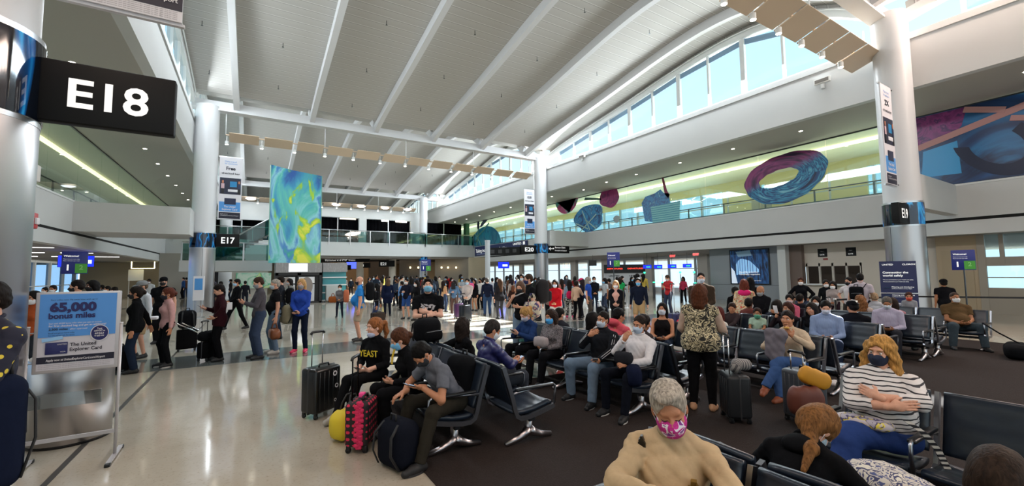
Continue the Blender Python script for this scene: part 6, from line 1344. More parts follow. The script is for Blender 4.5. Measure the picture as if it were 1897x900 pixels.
I = seat_at('C', 4.02, 'man with cropped dark hair in a white jacket resting his chin on his hand', lod=0, h=1.76, lean=-8, side=-6, head=(12, 8, -6), hair=('crop', '#241b17'), mask='#b4c4d8', skin='m', top=('#d3cfd2', 'long'), bottom=('#10131c', 'slim'), arms='chin', turn=-18, feet={1: (.20, .42), -1: (-.10, .52)}, shoes=(DK, '#c9c6c2'), armL=((-.06, .30, .64), (-1, 0, -.5)), armR=((.02, .22, .92), (.7, .3, -1), (-.4, -.8, .1), (-.5, -.1, .9)), curl=.9)
WHT = I
duffel(I['w'](A(-.0, .30, .62)), -math.radians(I['face']), .24, .12, .17, fabric('#26272c'), 'small dark grey camera bag on the lap of the man in the white jacket', False, 'camera_bag')
duffel(I['w'](A(-.16, .36, .40)), -math.radians(I['face']+60), .34, .18, .26, fabric('#141a30'), 'dark navy jacket bundled on the knee of the man in the white jacket', False, 'folded_jacket')
I = seat_at('C', 4.66, 'man in a black track jacket and light jeans, hand held to his masked mouth', lod=0, h=1.76, lean=-10, head=(6, 4, -4), turn=-14, hair=('crop', '#15110f'), mask='#c3d0e0', skin='m', top=('#1b1d22', 'long'), bottom=(LJEAN, 'long'), arms='chin', feet={1: (.26, .36), -1: (-.18, .50)}, build=1.15, shoes=(DK, '#9a9a9c'), armR=((.02, .22, .90), (.8, .2, -1), (-.3, -.9, 0), (-.8, 0, .5)), armL=((-.2, .34, .60), (-1, -.2, -.4)), curl=.8)
for g in (1, -1):
    b = MB()
    for k_ in (-.014, .012): 
        pts = []; s0, e0, w0 = I['shl'][g], I['el'][g], I['wr'][g]
        for a_, c_, t0, t1 in ((s0, e0, .1, .95), (e0, w0, .15, .9)):
            ax = unit(c_-a_); ou = A(g*.6, .8, .3); ou = unit(ou-ax*(ou@ax)); sd = np.cross(ax, ou)
            for j in range(4): t_ = t0+(t1-t0)*j/3; pts.append(a_+(c_-a_)*t_+ou*.062*(1-.25*t_)+sd*k_)
        b.tube(pts, .0045, 6)
    b.build('sleeve_stripes', mat('#b9b9c0', .7), I['root'])
phone(I['w'](A(-.2, .42, .62)), math.radians(25), -math.radians(I['face']-30), 'grey phone in the hand of the man in the black track jacket', mat('#8a8d94', .3, .5))
o = empty('tablet', I['w'](A(-.30, .22, .62)), -math.radians(I['face'])); tag(o, 'black tablet lying between the men in the black and the white jacket', 'tablet'); MB().rbox(-.12, .12, -.09, .09, -.006, .006, .006).build('case', BLACKP, o)
I = seat_at('C', 5.78, 'woman with short dark hair and a bright blue mask in a grey patterned blouse', lod=0, vneck=True, h=1.62, female=True, lean=4, head=(10, -2, 4), turn=-12, hair=('bob', '#2b1d17'), mask='#49a6e8', skin='m', top=(blotch([(0, '#3f3c3f'), (.45, '#8d878a'), (.5, '#47434a'), (.56, '#7c7478')], 55, .5), 'long'), bottom=('#111216', 'long'), arms='lap', build=1.15)
duffel(I['w'](A(0, .30, .58)), -math.radians(I['face']), .26, .16, .18, fabric('#9c9496'), 'grey and pink cloth bundle in the lap of the woman in the patterned blouse', False, 'cloth_bundle')
I = seat_at('C', 6.42, 'blonde woman with a ponytail in a blue and navy fleece looking at her phone', lod=0, h=1.68, female=True, lean=12, head=(32, 0, 0), turn=-8, hair=('pony', '#a8814e'), mask='#b9bdd0', skin='p', top=('#1f3560', 'long'), bottom=('#101116', 'long'), arms='phone', armR=((.03, .36, .74), (1, -.2, -.7)), armL=((-.05, .36, .74), (-1, -.2, -.7)))
held_phone(I, 'phone held by the blonde woman with the ponytail')
I = seat_at('D', 5.0, 'person in a coral pink hooded sweatshirt with black hair, seen from behind', lod=0, h=1.72, lean=8, head=(18, 25, 0), turn=-10, hair=('short', '#0c0b0c'), mask=None, skin='m', top=('#cf5866', 'long'), bottom=('#222530', 'long'), build=1.2, glasses=True, arms='lap')
G = Field().ell(I['hl'](0, -.09, -.13), A(.12, .08, .06), .03, 1).ell(I['hl'](0, -.03, -.15), A(.10, .08, .045), .03, 1); link('hood', np_mesh('hood', [G.mesh(.012)], fabric('#c9525f')), I['root'])
I = seat_at('D', 5.62, 'child with long black braids and a white top, seen from behind', lod=1, h=1.42, hs=.95, female=True, lean=4, head=(16, 10, 0), hair=('braids', '#100d0d'), mask=None, skin='m', top=('#b8b4b6', 'short'), bottom=('#30303a', 'long'), arms='lap', dx=.05)
I = seat_at('D', 4.46, 'person with black hair and a white headband round the neck, behind the man in white', lod=1, h=1.55, female=True, lean=2, head=(18, 40, 0), hair=('long', '#171315'), mask=None, skin='m', top=('#3a3436', 'short'), bottom=(DK, 'long'), arms='lap')
MB().tube([tuple(I['hl'](.10*math.cos(a), -.03+.12*math.sin(a), -.02)) for a in [math.pi*1.02+math.pi*.96*i/12 for i in range(13)]], .014, 8).build('headband', mat('#cfcac6', .6), I['root'])
I = seat_at('E', 5.42, 'woman with long black hair in a black strapless top and pale mask', lod=0, h=1.66, female=True, lean=-4, head=(-4, 0, 0), turn=-30, hair=('long', '#0d0b0c'), mask='#c4cad6', skin='m', top=('#141214', 'tank'), bottom=(DJEAN, 'long'), arms='lap', build=1.1)
# standing woman in camouflage
p = (5.01, 3.50, 0)
I = person(p, 62, 1.66, 'stand', lod=0, female=True, lean=6, head=(14, 18, 0), hair=('bob', '#4e2a18'), mask=None, skin='m', top=(blotch([(0, '#15130f'), (.40, '#4a4232'), (.46, '#d0c29e'), (.52, '#1c1a15'), (.60, '#a89a78')], 9, 2.2), 'cap'), bottom=('#0f0f12', 'slim'), build=1.4, shoes='#b58a6a', arms='hold1',
           armR=((.26, .34, .98), (.35, -.6, -1), (0, 0, -1), (0, 1, -.2)), armL=((-.22, .30, .92), (-.5, -.5, -1)), coat=.2, label='woman with auburn hair in a camouflage print top holding a suitcase handle, seen from behind', group='standing travellers')
SLV = Field(); 
for g in (1, -1): SLV.cap(I['shl'][g], I['el'][g], .063, .058, .04).cap(I['el'][g], I['wr'][g], .056, .040, .02, 1, True)
SLV.noise = (.005, 26, 1); link('sleeves', np_mesh('sleeves', [SLV.mesh(.011)], fabric('#b39a8a')), I['root'])
# teenager with grey cloth
I = seat_at('E', 3.16, 'teenager eating, in a cream jacket and blue jeans, behind a raised grey cloth', lod=0, h=1.70, lean=-2, side=6, head=(2, -6, 0), turn=-4, hair=('short', '#1c1412'), mask=None, skin='m', top=('#b9a58e', 'long'), bottom=('#3c5684', 'long'), arms='up', feet={1: (.0, .46), -1: (.12, .62, .22)}, shoes='#8a4526',
            armL=((-.10, .24, .88), (-1, .3, -.8), (.3, -.8, .4), (.6, .1, .8)), armR=((.10, .24, .74), (1, 0, -.6)))
tag(MB().lathe(I['w'](A(-.04, .27, .98)), [(0, 0), (.03, .0), (.035, .02), (.0, .03)], 10).build('snack', mat('#c79a4a', .8)), 'yellow biscuit held by the teenager', 'food')
G = Field(); G.cap((.16, .30, .93), (-.02, .34, .90), .05, .06, .06).cap((.17, .33, .9), (.15, .36, .62), .05, .07, .06).cap((.02, .36, .9), (.03, .38, .55), .07, .06, .06).cap((.10, .34, .78), (.06, .38, .50), .08, .05, .05); G.noise = (.012, 24, 2)
o = bpy.data.objects.new('grey_cloth', np_mesh('grey_cloth', [G.mesh(.011)], fabric('#6b666e'))); COL.objects.link(o); o.matrix_world = Matrix.Translation(I['root'].location) @ Matrix.Rotation(-math.radians(I['face']), 4, 'Z'); tag(o, 'grey towel-like cloth held up in front of the teenager', 'cloth')
tag(MB().tube([I['w'](A(-.02, .38, .50)), I['w'](A(-.03, .37, .86))], [.012, .009], 8).build('umbrella_handle', mat('#5e1420', .4)), 'dark red upright rod in front of the teenager', 'umbrella')
# short grey-haired woman in the foreground
I = seat_at('A', 1.50, 'older woman with short silver hair, beige sweatshirt and bright pink patterned mask', lod=0, h=1.70, hs=1.08, female=True, lean=-3, head=(19, -8, 8), turn=-36, hair=('quiff', '#a39a8e'), mask=blotch([(0, '#b3207e'), (.5, '#c22a8c'), (.56, '#e3dce6'), (.62, '#7c2f8c')], 16, 1.0), skin='m',
            top=('#bba381', 'long'), fold=1.6, collar='#a08f70', bottom=(blotch([(0, '#c9c5b4'), (.5, '#4a5240'), (.55, '#d0ccbe')], 20, 1), 'long'), arms='phone', build=1.3, armR=((.06, .34, .80), (1.6, .1, -.6)), armL=((-.09, .34, .79), (-1.6, .1, -.6)), belly=.04)
held_phone(I, 'phone in the hands of the woman in the beige sweatshirt')
duffel(I['w'](A(.06, .30, .71)), -math.radians(I['face']), .30, .12, .07, blotch([(0, '#d8d2bc'), (.48, '#3f5a3a'), (.53, '#cfc8b0'), (.6, '#b8342c'), (.64, '#d5cfb8')], 22, 1), 'flowered pouch under the hands of the woman in the beige sweatshirt', False, 'pouch')
for (x, z, s_) in ((-.11, .27, 1.0), (.15, .455, .5)):
    b = MB(); random.seed(3)
    for i in range(26):
        a = random.uniform(0, 6.28); rr = random.uniform(0, .045)*s_; c_ = I['loc'](x+rr*math.cos(a)*.7, .0, z+rr*1.3*math.sin(a)); zz = z+rr*1.3*math.sin(a)
        c0 = I['loc'](x+rr*math.cos(a)*.7, .162 if x < 0 else .045, zz); b.obox(tuple(c0), tuple(I['T'][:, 0]*.012*s_), tuple(I['T'][:, 1]*.018), tuple(unit(I['T'][:, 2]+I['T'][:, 0]*random.uniform(-.8, .8))*.014*s_))
    b.build('gold_emblem', mat('#2c220e' if z > .4 else '#7a5c1e', .5), I['root'])
# girl bent forward
I = seat_at('B', 1.20, 'girl with a brown ponytail bent far forward in a black hooded top', lod=0, h=1.62, female=True, lean=40, head=(68, 18, 10), turn=-8, hair=('drape', '#76502c'), mask='#9fb8c8', skin='l', top=('#0f1013', 'long'), bottom=(DJEAN, 'long'), arms='knee', dx=-.10, armR=((.12, .40, .50), (1, 0, -.5)), armL=((-.12, .42, .50), (-1, 0, -.5)))
G = Field().ell(I['loc'](0, -.10, .44), A(.09, .05, .045), .04, 1).ell(I['loc'](0, -.07, .48), A(.08, .05, .04), .04, 1); link('hood', np_mesh('hood', [G.mesh(.012)], fabric('#101114')), I['root'])
# blonde woman in stripes
I = seat_at('C', 1.42, 'woman with long curly blonde hair and a navy mask in a striped top, arms crossed', lod=0, h=1.80, female=True, lean=-10, side=-3, head=(9, 4, -5), turn=-2, twist=-26, hair=('curly', '#b58548'), mask=NAVYM, skin='l', top=(stripes('#d3cdcb', '#25232a', 30, 'Z', .72), '34'), bottom=('#2b3f74', 'long'), arms='cross', vneck=True, build=1.38, armR=((-.12, .24, .77), (1.6, .3, -.6)), armL=((-.04, .22, .82), (-1.6, .6, -.6)), belly=.05, feet={1: (.06, .52), -1: (.16, .66, .22)}, knees={1: .1, -1: .3}, seat=.40, curl=.2)
duffel(I['w'](A(.05, .26, .58)), -math.radians(I['face']), .36, .16, .08, blotch([(0, '#a8a2ae'), (.45, '#4c4668'), (.52, '#d8c64a'), (.56, '#b9b0b8')], 12, 1), 'crumpled patterned scarf on the lap of the woman in stripes', False, 'scarf')
tag(MB().sweep([tuple(I['w'](A(*q))) for q in ((-.20, .26, .70), (-.28, .20, .62), (-.33, .12, .50), (-.36, .06, .36))], (.03, -.03, 0), .012).build('striped_strap', stripes('#c9c4bc', '#1c1b22', 26, 'Z')), 'black and white striped strap hanging beside the woman in stripes', 'strap')
# child at the lower right corner
I = seat_at('B', .47, 'child with tousled dark brown hair and bright collar in the lower right corner', lod=0, h=1.28, hs=.97, lean=2, head=(6, 0, 0), hair=('mid', '#2d2119'), mask=None, skin='m', collar='#c8402a', top=(blotch([(0, '#c8402a'), (.45, '#d8b82c'), (.55, '#8a4a2a')], 6, 1), 'short'), bottom=(DJEAN, 'long'), arms='lap', seat=.42)
# person in the star coat at the left edge
p = ground_at(-14, 2.85)
I = person(tuple(p), tocam(p, 60), 1.84, 'stand', lod=0, hair=('short', '#1a1412'), mask=BLKM, top=(blotch([(0, '#d2bb3c'), (.20, '#15162c'), (1, '#15162c')], 13, 0, .8, 0, 'voronoi'), 'long'), bottom=('#12141d', 'long'), arms='phone', label='person in a dark navy coat with yellow stars cut off by the left edge', group='standing travellers', build=1.2)
backpack(p+Vector((.10, -.12, .46)), math.radians(-60), .34, .24, .72, fabric('#131a2e'), 'large dark navy backpack at the left edge of the picture')
backpack(p+Vector((.10, -.12, 0)), math.radians(-60), .34, .24, .46, fabric('#10131c'), 'dark bag on the floor at the left edge under the navy backpack')
# ---- man with crossed arms
p = ground_at(793, 7.1)
I = person(tuple(p), tocam(p, 0), 1.77, 'stand', lod=0, hair=('quiff', '#1a1311'), mask='#79b6d6', skin='p', top=(DK, 'short'), bottom=(DK, 'long'), arms='cross', label='young man in a black printed T-shirt standing with folded arms, blue mask', group='standing travellers', head=(-4, 0, 0), build=1.1)
b = MB(); random.seed(5)
for i in range(24): c_ = I['loc'](random.uniform(-.10, .10), .150, random.uniform(.28, .37)); b.obox(tuple(c_), (random.uniform(.006, .022), 0, 0), (0, .004, 0), (random.uniform(-.01, .01), 0, random.uniform(.006, .018)))
b.build('shirt_print', mat('#b8b4b8', .7), I['root'])
# ---- left queue
Q = 'travellers queueing on the left'; L_ = 90
I = stand(247, 527, 9.5, 95, 'woman in a black hoodie and jeans with a dark mask, right beside the card advertisement', 690, female=True, hair=('bun', '#1c1512'), mask=BLKM, skin='m', top=('#0e0f11', 'long'), bottom=(DJEAN, 'long'), arms='pull', coat=.25, group=Q, build=1.1)
I = stand(307, 530, 10, 75, 'woman in a pale pink top and black trousers with a dark mask, hair tied up', 679, female=True, hair=('bun', '#5a2e22'), mask='#1b1d2a', skin='m', top=('#c79a98', 'long'), bottom=(DK, 'slim'), shoes=(DK, '#bdb9b4'), arms='down', group=Q)
I = stand(258, 516, 10.3, 60, 'man in a grey cap, white long-sleeved shirt and tan shorts', 663, hair=('short', '#5a4a3a'), cap=('#7d7f80',), mask=None, skin='l', top=('#c6cbd2', 'long'), bottom=('#a08868', 'shorts'), group=Q)
I = stand(304, 509, 11.6, 20, 'tall man in a black cap, black T-shirt and patterned dark mask', hair=('short', '#1a1512'), cap=('#0e0f11',), mask='#1c1c20', skin='l', top=(DK, 'short'), bottom=(DK, 'long'), group=Q, build=1.25); pack_on(I, fabric('#22407c'), 'blue backpack of the tall man in the black cap')
I = stand(277, 515, 22, 20, 'person in a white T-shirt far behind the tall man in the black cap', hair=('short', '#15110f'), mask=WMASK, skin='d', top=('#c8cdd0', 'short'), bottom=(DJEAN, 'long'), group=Q)
I = stand(146, 513, 8.0, 95, 'man with slicked dark hair and a black mask, only his head above the card advertisement', hair=('short', '#1a1413'), mask=BLKM, skin='l', top=(DK, 'short'), bottom=(DJEAN, 'long'), group=Q)
I = stand(173, 515, 9.4, 60, 'woman with long black hair behind the advertisement, right of the man with slicked hair', female=True, hair=('long', '#0e0b0b'), mask='#101114', skin='d', top=(DK, 'long'), bottom=(DK, 'long'), group=Q)
I = stand(100, 526, 13, 30, 'person in a maroon top far left above the advertisement stand', hair=('short', '#201512'), mask=WMASK, skin='m', top=('#5e2c36', 'long'), bottom=(DJEAN, 'long'), group=Q)
I = stand(66, 536, 7.6, 40, 'person in an orange top between the near left column and the advertisement', female=True, hair=('bob', '#15110f'), mask=WMASK, skin='m', top=('#a5502c', 'long'), bottom=('#30343c', 'long'), group=Q)
for k_, (px, hy, d, c_) in enumerate(((85, 531, 16, '#59636e'), (201, 529, 17, '#2a2422'), (190, 527, 20, '#5d6d74'), (214, 530, 15, '#8a6a4a'))):
    stand(px, hy, d, 40+30*k_, ('grey', 'dark brown', 'slate', 'tan')[k_]+' clothed traveller whose head shows over the top edge of the advertisement', hair=('short', '#17120f'), mask=WMASK, skin='lmdl'[k_], top=(c_, 'long'), group=Q)
I = stand(405, 522, 10.3, 85, 'youth in a maroon hoodie and black trousers looking at a phone', 668, hair=('short', '#17110f'), mask=None, skin='l', top=('#2d1218', 'long'), bottom=('#0d0d10', 'long'), arms='phone', coat=.35, head=(26, 0, 0), group=Q, armL=((-.30, .12, .95), (-1, -.3, -.3))); held_phone(I, 'phone of the youth in the maroon hoodie', False)
I = stand(437, 514, 17, 70, 'person in black with a light blue mask striding past behind the youth in maroon', 612, hair=('short', '#14100f'), mask='#9cc6e6', skin='m', top=('#0e0f12', 'long'), bottom=('#0e0f12', 'slim'), feet={1: (.1, .32), -1: (-.1, -.30, .1)}, arms='clasp', group=Q)
tag(MB().rbox(-.16, .16, -.03, .03, 0, .24, .02).build('paper_bag', PAPER), 'white paper bag held by the person in black striding past', 'bag').location = I['w'](I['hand'][1][0]+A(0, .02, -.22))
I = stand(478, 508, 10, 80, 'man in a grey zip sweater and jeans looking at his phone, grey mask', 664, hair=('short', '#3a261b'), mask='#8d9198', skin='l', top=('#4c484e', 'long'), bottom=(JEANS, 'long'), shoes=('#141416', '#1a1a1c'), arms='phone', head=(22, 0, 0), group=Q, build=1.1); held_phone(I, 'phone of the man in the grey zip sweater'); pack_on(I, BLK, 'black shoulder bag behind the man in the grey zip sweater', .26, .3, .12, -.1) if False else None
I = stand(508, 513, 10.9, 82, 'older man in a black T-shirt and jeans carrying a brown leather bag', 654, hair=('crop', '#9a948c'), mask='#a9bcc8', skin='l', top=('#17171a', 'short'), bottom=(LJEAN, 'long'), shoes=('#b9b5ae', '#8a857e'), arms='down', group=Q, build=1.2, belly=.03)
h_ = I['hand'][-1][0]; bag_at(I, (h_[0]-.02, h_[1]+.02, h_[2]-.40), .46, .22, .25, mat('#7a4424', .45, vary=.15, bscale=8), 'brown leather travel bag carried by the older man in black', True, 'travel_bag', hm=mat('#6a3a1e', .5))
I = stand(521, 508, 12.2, 100, 'man with dark hair behind the older man, a black backpack on his back', hair=('short', '#1b1411'), mask=WMASK, skin='l', top=('#22252c', 'short'), bottom=(DJEAN, 'long'), group=Q); pack_on(I, BLK, 'black backpack on the man behind the older man in black')
I = stand(535, 514, 15.5, 60, 'woman in a light grey dress with long dark hair', 598, female=True, hair=('long', '#15100f'), mask='#9aa0a6', skin='m', top=('#84847f', 'short'), bottom=(DK, 'slim'), arms='phone', coat=.5, group=Q)
I = stand(556, 513, 11, 20, 'blonde woman in a royal blue top, dark trousers and pink running shoes', 652, female=True, hair=('long', '#b08a5a'), mask='#7c8088', skin='l', vneck=True, top=('#27449a', 'long'), bottom=('#131a2c', 'slim'), shoes=('#d8365e', '#e7a0a8'), arms='clasp', group=Q)
backpack(I['w'](A(.30, -.05, .66)), -math.radians(I['face']-80), .34, .22, .44, fabric('#837c66'), 'khaki backpack hanging at the side of the woman in royal blue')
held_phone(I, 'phone of the blonde woman in royal blue')
for k_, (px, hy, d, c_) in enumerate(((396, 512, 26, '#4a4650'), (428, 516, 30, '#3a3636'), (410, 520, 21, '#141416'), (455, 519, 24, '#1a1c22'))):
    stand(px, hy, d, 60+40*k_, ('mauve', 'brown', 'black', 'dark blue')[k_]+' clothed background traveller between the E17 column and the zip sweater man', hair=('short', '#17120f'), mask=BLUEM, skin='lmdl'[k_], top=(c_, 'long'), group=Q)
# ---- open floor
M_ = 'travellers standing in the middle of the hall'
I = stand(629, 527, 19, 10, 'small woman in a grey top with bags, standing alone near the kiosk', 588, female=True, hair=('short', '#15110f'), mask=WMASK, skin='m', top=('#5f5c5e', 'long'), bottom=('#1e2230', 'slim'), arms='clasp', group=M_, coat=.1)
bag_at(I, (.27, .03, .62), .34, .18, .28, fabric('#8a4c25'), 'brown shoulder bag of the small woman standing alone near the kiosk', True, 'shoulder_bag')
bag_at(I, (-.26, .02, .62), .22, .2, .55, fabric('#b0654a'), 'salmon coat over the arm of the small woman alone', False, 'coat')
I = stand(666, 508, 12, 92, 'bald man in a bright blue T-shirt and khaki shorts with a black backpack', 632, hair=('bald', '#000000'), mask='#15161a', skin='l', top=('#2f7cc4', 'short'), bottom=('#a89680', 'shorts'), shoes=('#26221f', '#a8a29a'), group=M_, build=1.35, belly=.05, arms='down'); pack_on(I, fabric('#17181b'), 'black backpack on the bald man in blue', .34, .5, .24, .12)
I = stand(698, 524, 14.5, 80, 'woman in black with long black hair and pale mask pulling a brown case', female=True, hair=('long', '#0d0c0d'), mask=WMASK, skin='m', top=('#141418', 'long'), bottom=('#2c3c62', 'slim'), arms='pull', group=M_); p = ground_at(701, 13.2); suitcase(p, math.radians(20), .4, .26, .62, '#3c322c', 'brown suitcase below the woman in black with pale mask', .35, hard=False)
I = stand(718, 514, 16.5, 165, 'person in a long navy coat seen from behind', 586, hair=('bob', '#5a4634'), mask=None, skin='l', top=('#121a33', 'long'), bottom=('#121624', 'slim'), coat=.7, group=M_)
for k_, a in enumerate(( (753, 514, 15.5, 30, 591, '#1a1d2a', 'long', '#2c4a80', 'shorts', 'man in a navy jacket and bright blue shorts with a pale mask'), (772, 518, 15.5, 60, 594, '#141316', 'long', '#b08a70', 'shorts', 'woman in a black cardigan with bare legs beside the blue shorts'))):
    stand(a[0], a[1], a[2], a[3], a[9], a[4], hair=('short' if k_ == 0 else 'long', '#16110f'), mask=WMASK, skin='l', top=(a[5], a[6]), bottom=(a[7], a[8]), female=k_ == 1, arms='hold1', group=M_)
I = stand(842, 518, 16.8, 20, 'woman in a denim jacket, black crop top and brown wide trousers', 584, female=True, hair=('long', '#1b1412'), mask=WMASK, skin='l', top=('#5a7898', 'long'), bottom=('#5e4740', 'long'), shoes='#d5d2cc', group=M_, arms='hold1')
h_ = I['hand'][-1][0]; bag_at(I, (h_[0]-.03, h_[1], h_[2]-.50), .32, .18, .36, mat('#dfe3e4', .6), 'white plastic carrier bag hanging beside the woman in denim', True, 'carrier_bag')
MB().box(-.09, .09, .135, .15, 1.12, 1.42).build('crop_top', mat('#121214', .8), I['root'])
I = stand(866, 514, 16.2, 15, 'young man in a white T-shirt under a black open shirt, hands on his luggage', hair=('quiff', '#15110f'), mask='#a9c8e2', skin='l', top=('#b9aca8', 'long'), bottom=('#26282c', 'slim'), arms='clasp', group=M_)
I = stand(880, 515, 18.3, 50, 'woman in a long black dress with a pink bag', 576, female=True, hair=('long', '#141011'), mask=None, skin='m', top=('#0e0e10', 'long'), bottom=('#b08a70', 'shorts'), coat=.5, group=M_, arms='hold1'); bag_at(I, (.05, .16, 1.0), .26, .16, .34, mat('#d04a7c', .6), 'pink pouch on the woman in the long black dress', False, 'pouch')
I = stand(903, 513, 16.3, 172, 'man in a navy jacket and blue jeans seen from behind', 585, hair=('short', '#4a4440'), mask=None, skin='l', top=('#151a2c', 'long'), bottom=('#2c4160', 'long'), group=M_, build=1.15)
I = stand(927, 515, 15.6, 150, 'woman with long two-tone hair in a black coat and grey leggings, seen from behind', 591, female=True, hair=('long', '#4c3424'), mask=None, skin='l', top=('#232124', 'long'), bottom=('#3d3c40', 'slim'), coat=.3, shoes=('#22201f', '#b9b5ae'), group=M_)
I = stand(948, 515, 18.6, 140, 'woman in a beige top and short skirt with a brown backpack and black socks', 571, female=True, hair=('bob', '#231a22'), mask=None, skin='l', top=('#a99c92', 'long'), bottom=('#3a2622', 'skirt'), group=M_); pack_on(I, fabric('#6e4230'), 'brown backpack on the woman in the short skirt', .26, .34, .16)
MB().cyl((.11, .02), .055, .06, .42, 12).cyl((-.11, -.02), .055, .06, .42, 12).build('knee_socks', mat('#111114', .8), I['root'])
I = stand(980, 503, 9.8, 70, 'tall man in black with a navy mask and a large grey travel backpack', hair=('short', '#3a2a20'), mask='#1d2250', skin='l', top=('#121316', 'short'), bottom=('#22252e', 'long'), group=M_, build=1.15, arms='hold1'); pack_on(I, fabric('#2b2a2c'), 'large dark grey travel backpack of the tall man with the navy mask', .36, .56, .32, .1)
I = stand(964, 518, 9.2, 20, 'woman in a black T-shirt and light jeans reading papers, black mask', female=True, hair=('bob', '#5c4436'), mask=BLKM, skin='l', top=('#131316', 'short'), bottom=(LJEAN, 'long'), group=M_, arms='up', head=(16, 0, 0))
bag_at(I, (-.28, .06, .84), .36, .24, .36, blotch([(0, '#c7bda8'), (.5, '#3a3566'), (.56, '#bd8f7e')], 6, 1), 'patterned cream tote bag on the arm of the woman reading papers', True, 'tote_bag')
o = tag(MB().rbox(-.11, .11, -.004, .004, -.02, .15, .003).build('papers', PAPER), 'white papers in the hands of the woman in black reading', 'paper'); o.location = I['w'](I['hand'][1][0]+A(-.08, .02, .02)); o.rotation_euler = (math.radians(65), 0, math.radians(40))
I = stand(1028, 516, 12.9, 10, 'woman in a bright red jacket and white trousers with a pale mask', female=True, hair=('long', '#241a18'), mask='#c3cde0', skin='m', top=('#a3141f', 'long'), bottom=('#b9b4b0', 'long'), group=M_, arms='clasp', coat=.2)
I = stand(1017, 518, 13.8, 200, 'person with long brown hair left of the red jacket, seen from behind', female=True, hair=('long', '#33241f'), mask=None, skin='m', top=('#6e5a55', 'long'), bottom=(DK, 'long'), group=M_)
I = stand(1056, 517, 13.3, 178, 'woman in a denim shirt and black and white camouflage trousers with pink shoes, from behind', 588, female=True, hair=('long', '#1b1818'), mask=None, skin='m', top=('#7c95a8', 'long'), bottom=(blotch([(0, '#141414'), (.47, '#c9c7c2'), (.55, '#1b1b1b')], 7, 1.4), 'long'), shoes='#cc2f6a', group=M_, build=1.15)
G = Field().cap((0, -.10, .93), (0, -.12, .86), .13, .13, .03); link('tied_jacket', np_mesh('tied_jacket', [G.mesh(.02)], fabric('#b5204c')), I['root'])
I = stand(1079, 514, 12.8, 110, 'person with a bright pink cap in a navy hooded jacket and dark leggings', 589, female=True, hair=('long', '#241b22'), cap=('#d22a5c',), mask=None, skin='m', top=('#171c30', 'long'), bottom=('#14161f', 'slim'), group=M_, arms='hold1')
bag_at(I, (-.24, .14, .78), .36, .28, .36, fabric('#3a3634'), 'dark brown round bag between the camouflage trousers and the pink cap', True, 'shoulder_bag')
I = stand(1140, 518, 13.0, 5, 'blonde woman in a pink patterned top and a black cardigan', female=True, hair=('bob', '#a9805a'), mask=WMASK, skin='p', top=('#c99a90', '34'), bottom=(DK, 'slim'), group=M_, arms='clasp')
for g in (1, -1):
    G = Field().cap(I['shl'][g], I['el'][g], .066, .06, .03).cap(I['el'][g], I['wr'][g], .058, .045, .02).cap(I['loc'](g*.11, .03, .42), I['loc'](g*.13, .02, -.1), .075, .08, .03); link('cardigan_side', np_mesh('cardigan_side', [G.mesh(.018)], fabric('#121319')), I['root'])
I = stand(1182, 512, 12.8, 8, 'young man in a navy pullover and tan shorts with a blue mask, grey backpack straps', hair=('quiff', '#17120f'), mask='#5fa9dc', skin='l', top=('#151b2c', 'long'), bottom=('#a88d68', 'shorts'), group=M_, build=1.05); pack_on(I, fabric('#6a6c70'), 'grey backpack on the young man in tan shorts')
I = stand(1237, 507, 17.5, 40, 'boy in a bright red and navy jacket with jeans near the glass gate', hair=('short', '#3a2c22'), mask=WMASK, skin='l', top=(blotch([(0, '#b0181e'), (.56, '#b0181e'), (.62, '#191d30')], 1.5, 0), 'long'), bottom=(JEANS, 'long'), group=M_, arms='phone', head=(30, 0, 0))
I = stand(1298, 500, 9.4, 0, 'broad man in a brown jacket with a pale mask standing behind the woman in camouflage', hair=('crop', '#15110f'), mask='#b9c6d6', skin='l', top=('#3a2f26', 'long'), bottom=('#22242a', 'long'), group=M_, build=1.3, arms='lap')
I = stand(1265, 512, 24, 20, 'small person in a pink top beyond the glass gate', female=True, hair=('long', '#14100f'), mask=None, skin='d', top=('#a8324c', 'long'), bottom=(DK, 'long'), group=M_)
I = stand(1377, 515, 10.2, 182, 'woman in a flowered jacket with a bright pink hood, seen from behind', female=True, hair=('bob', '#5c2a1e'), mask=None, skin='m', top=(blotch([(0, '#c0433a'), (.40, '#cdbf9c'), (.47, '#3f5a34'), (.50, '#d8cdb4'), (.56, '#c98a3a'), (.60, '#8c2c36'), (.64, '#d8cdb4')], 14, 1), 'long'), bottom=('#15161c', 'long'), group=M_, build=1.2, coat=.15)
G = Field().ell(I['loc'](0, -.09, .44), A(.14, .07, .08), .04, 1); link('hood', np_mesh('hood', [G.mesh(.016)], fabric('#cf2a6c')), I['root'])
I = stand(1360, 530, 10.8, 160, 'dark figure half hidden left of the flowered jacket', hair=('short', '#0f0d0d'), mask=None, skin='d', top=('#0e0e11', 'long'), bottom=(DK, 'long'), group=M_)
I = stand(1389, 511, 11.6, 170, 'person in black right behind the flowered jacket, in front of the waterfall poster', hair=('long', '#0c0b0b'), mask=None, skin='d', top=('#101014', 'long'), bottom=(DK, 'long'), group=M_, female=True)
I = stand(1408, 527, 9.9, 30, 'bald older man in a black jacket with grey mask, below the waterfall poster', hair=('bald', '#000000'), mask='#8d9094', skin='t', top=('#121216', 'long'), bottom=('#1c2433', 'long'), group=M_, arms='clasp', build=1.1, head=(18, 0, 0))
I = stand(1482, 512, 13.4, 0, 'woman in a black hooded sweatshirt with hands on her hips and a white mask', female=True, hair=('bun', '#3a2018'), mask='#e0e2e6', skin='t', top=('#0f1014', 'long'), bottom=(JEANS, 'long'), arms='hips', group=M_, build=1.2)
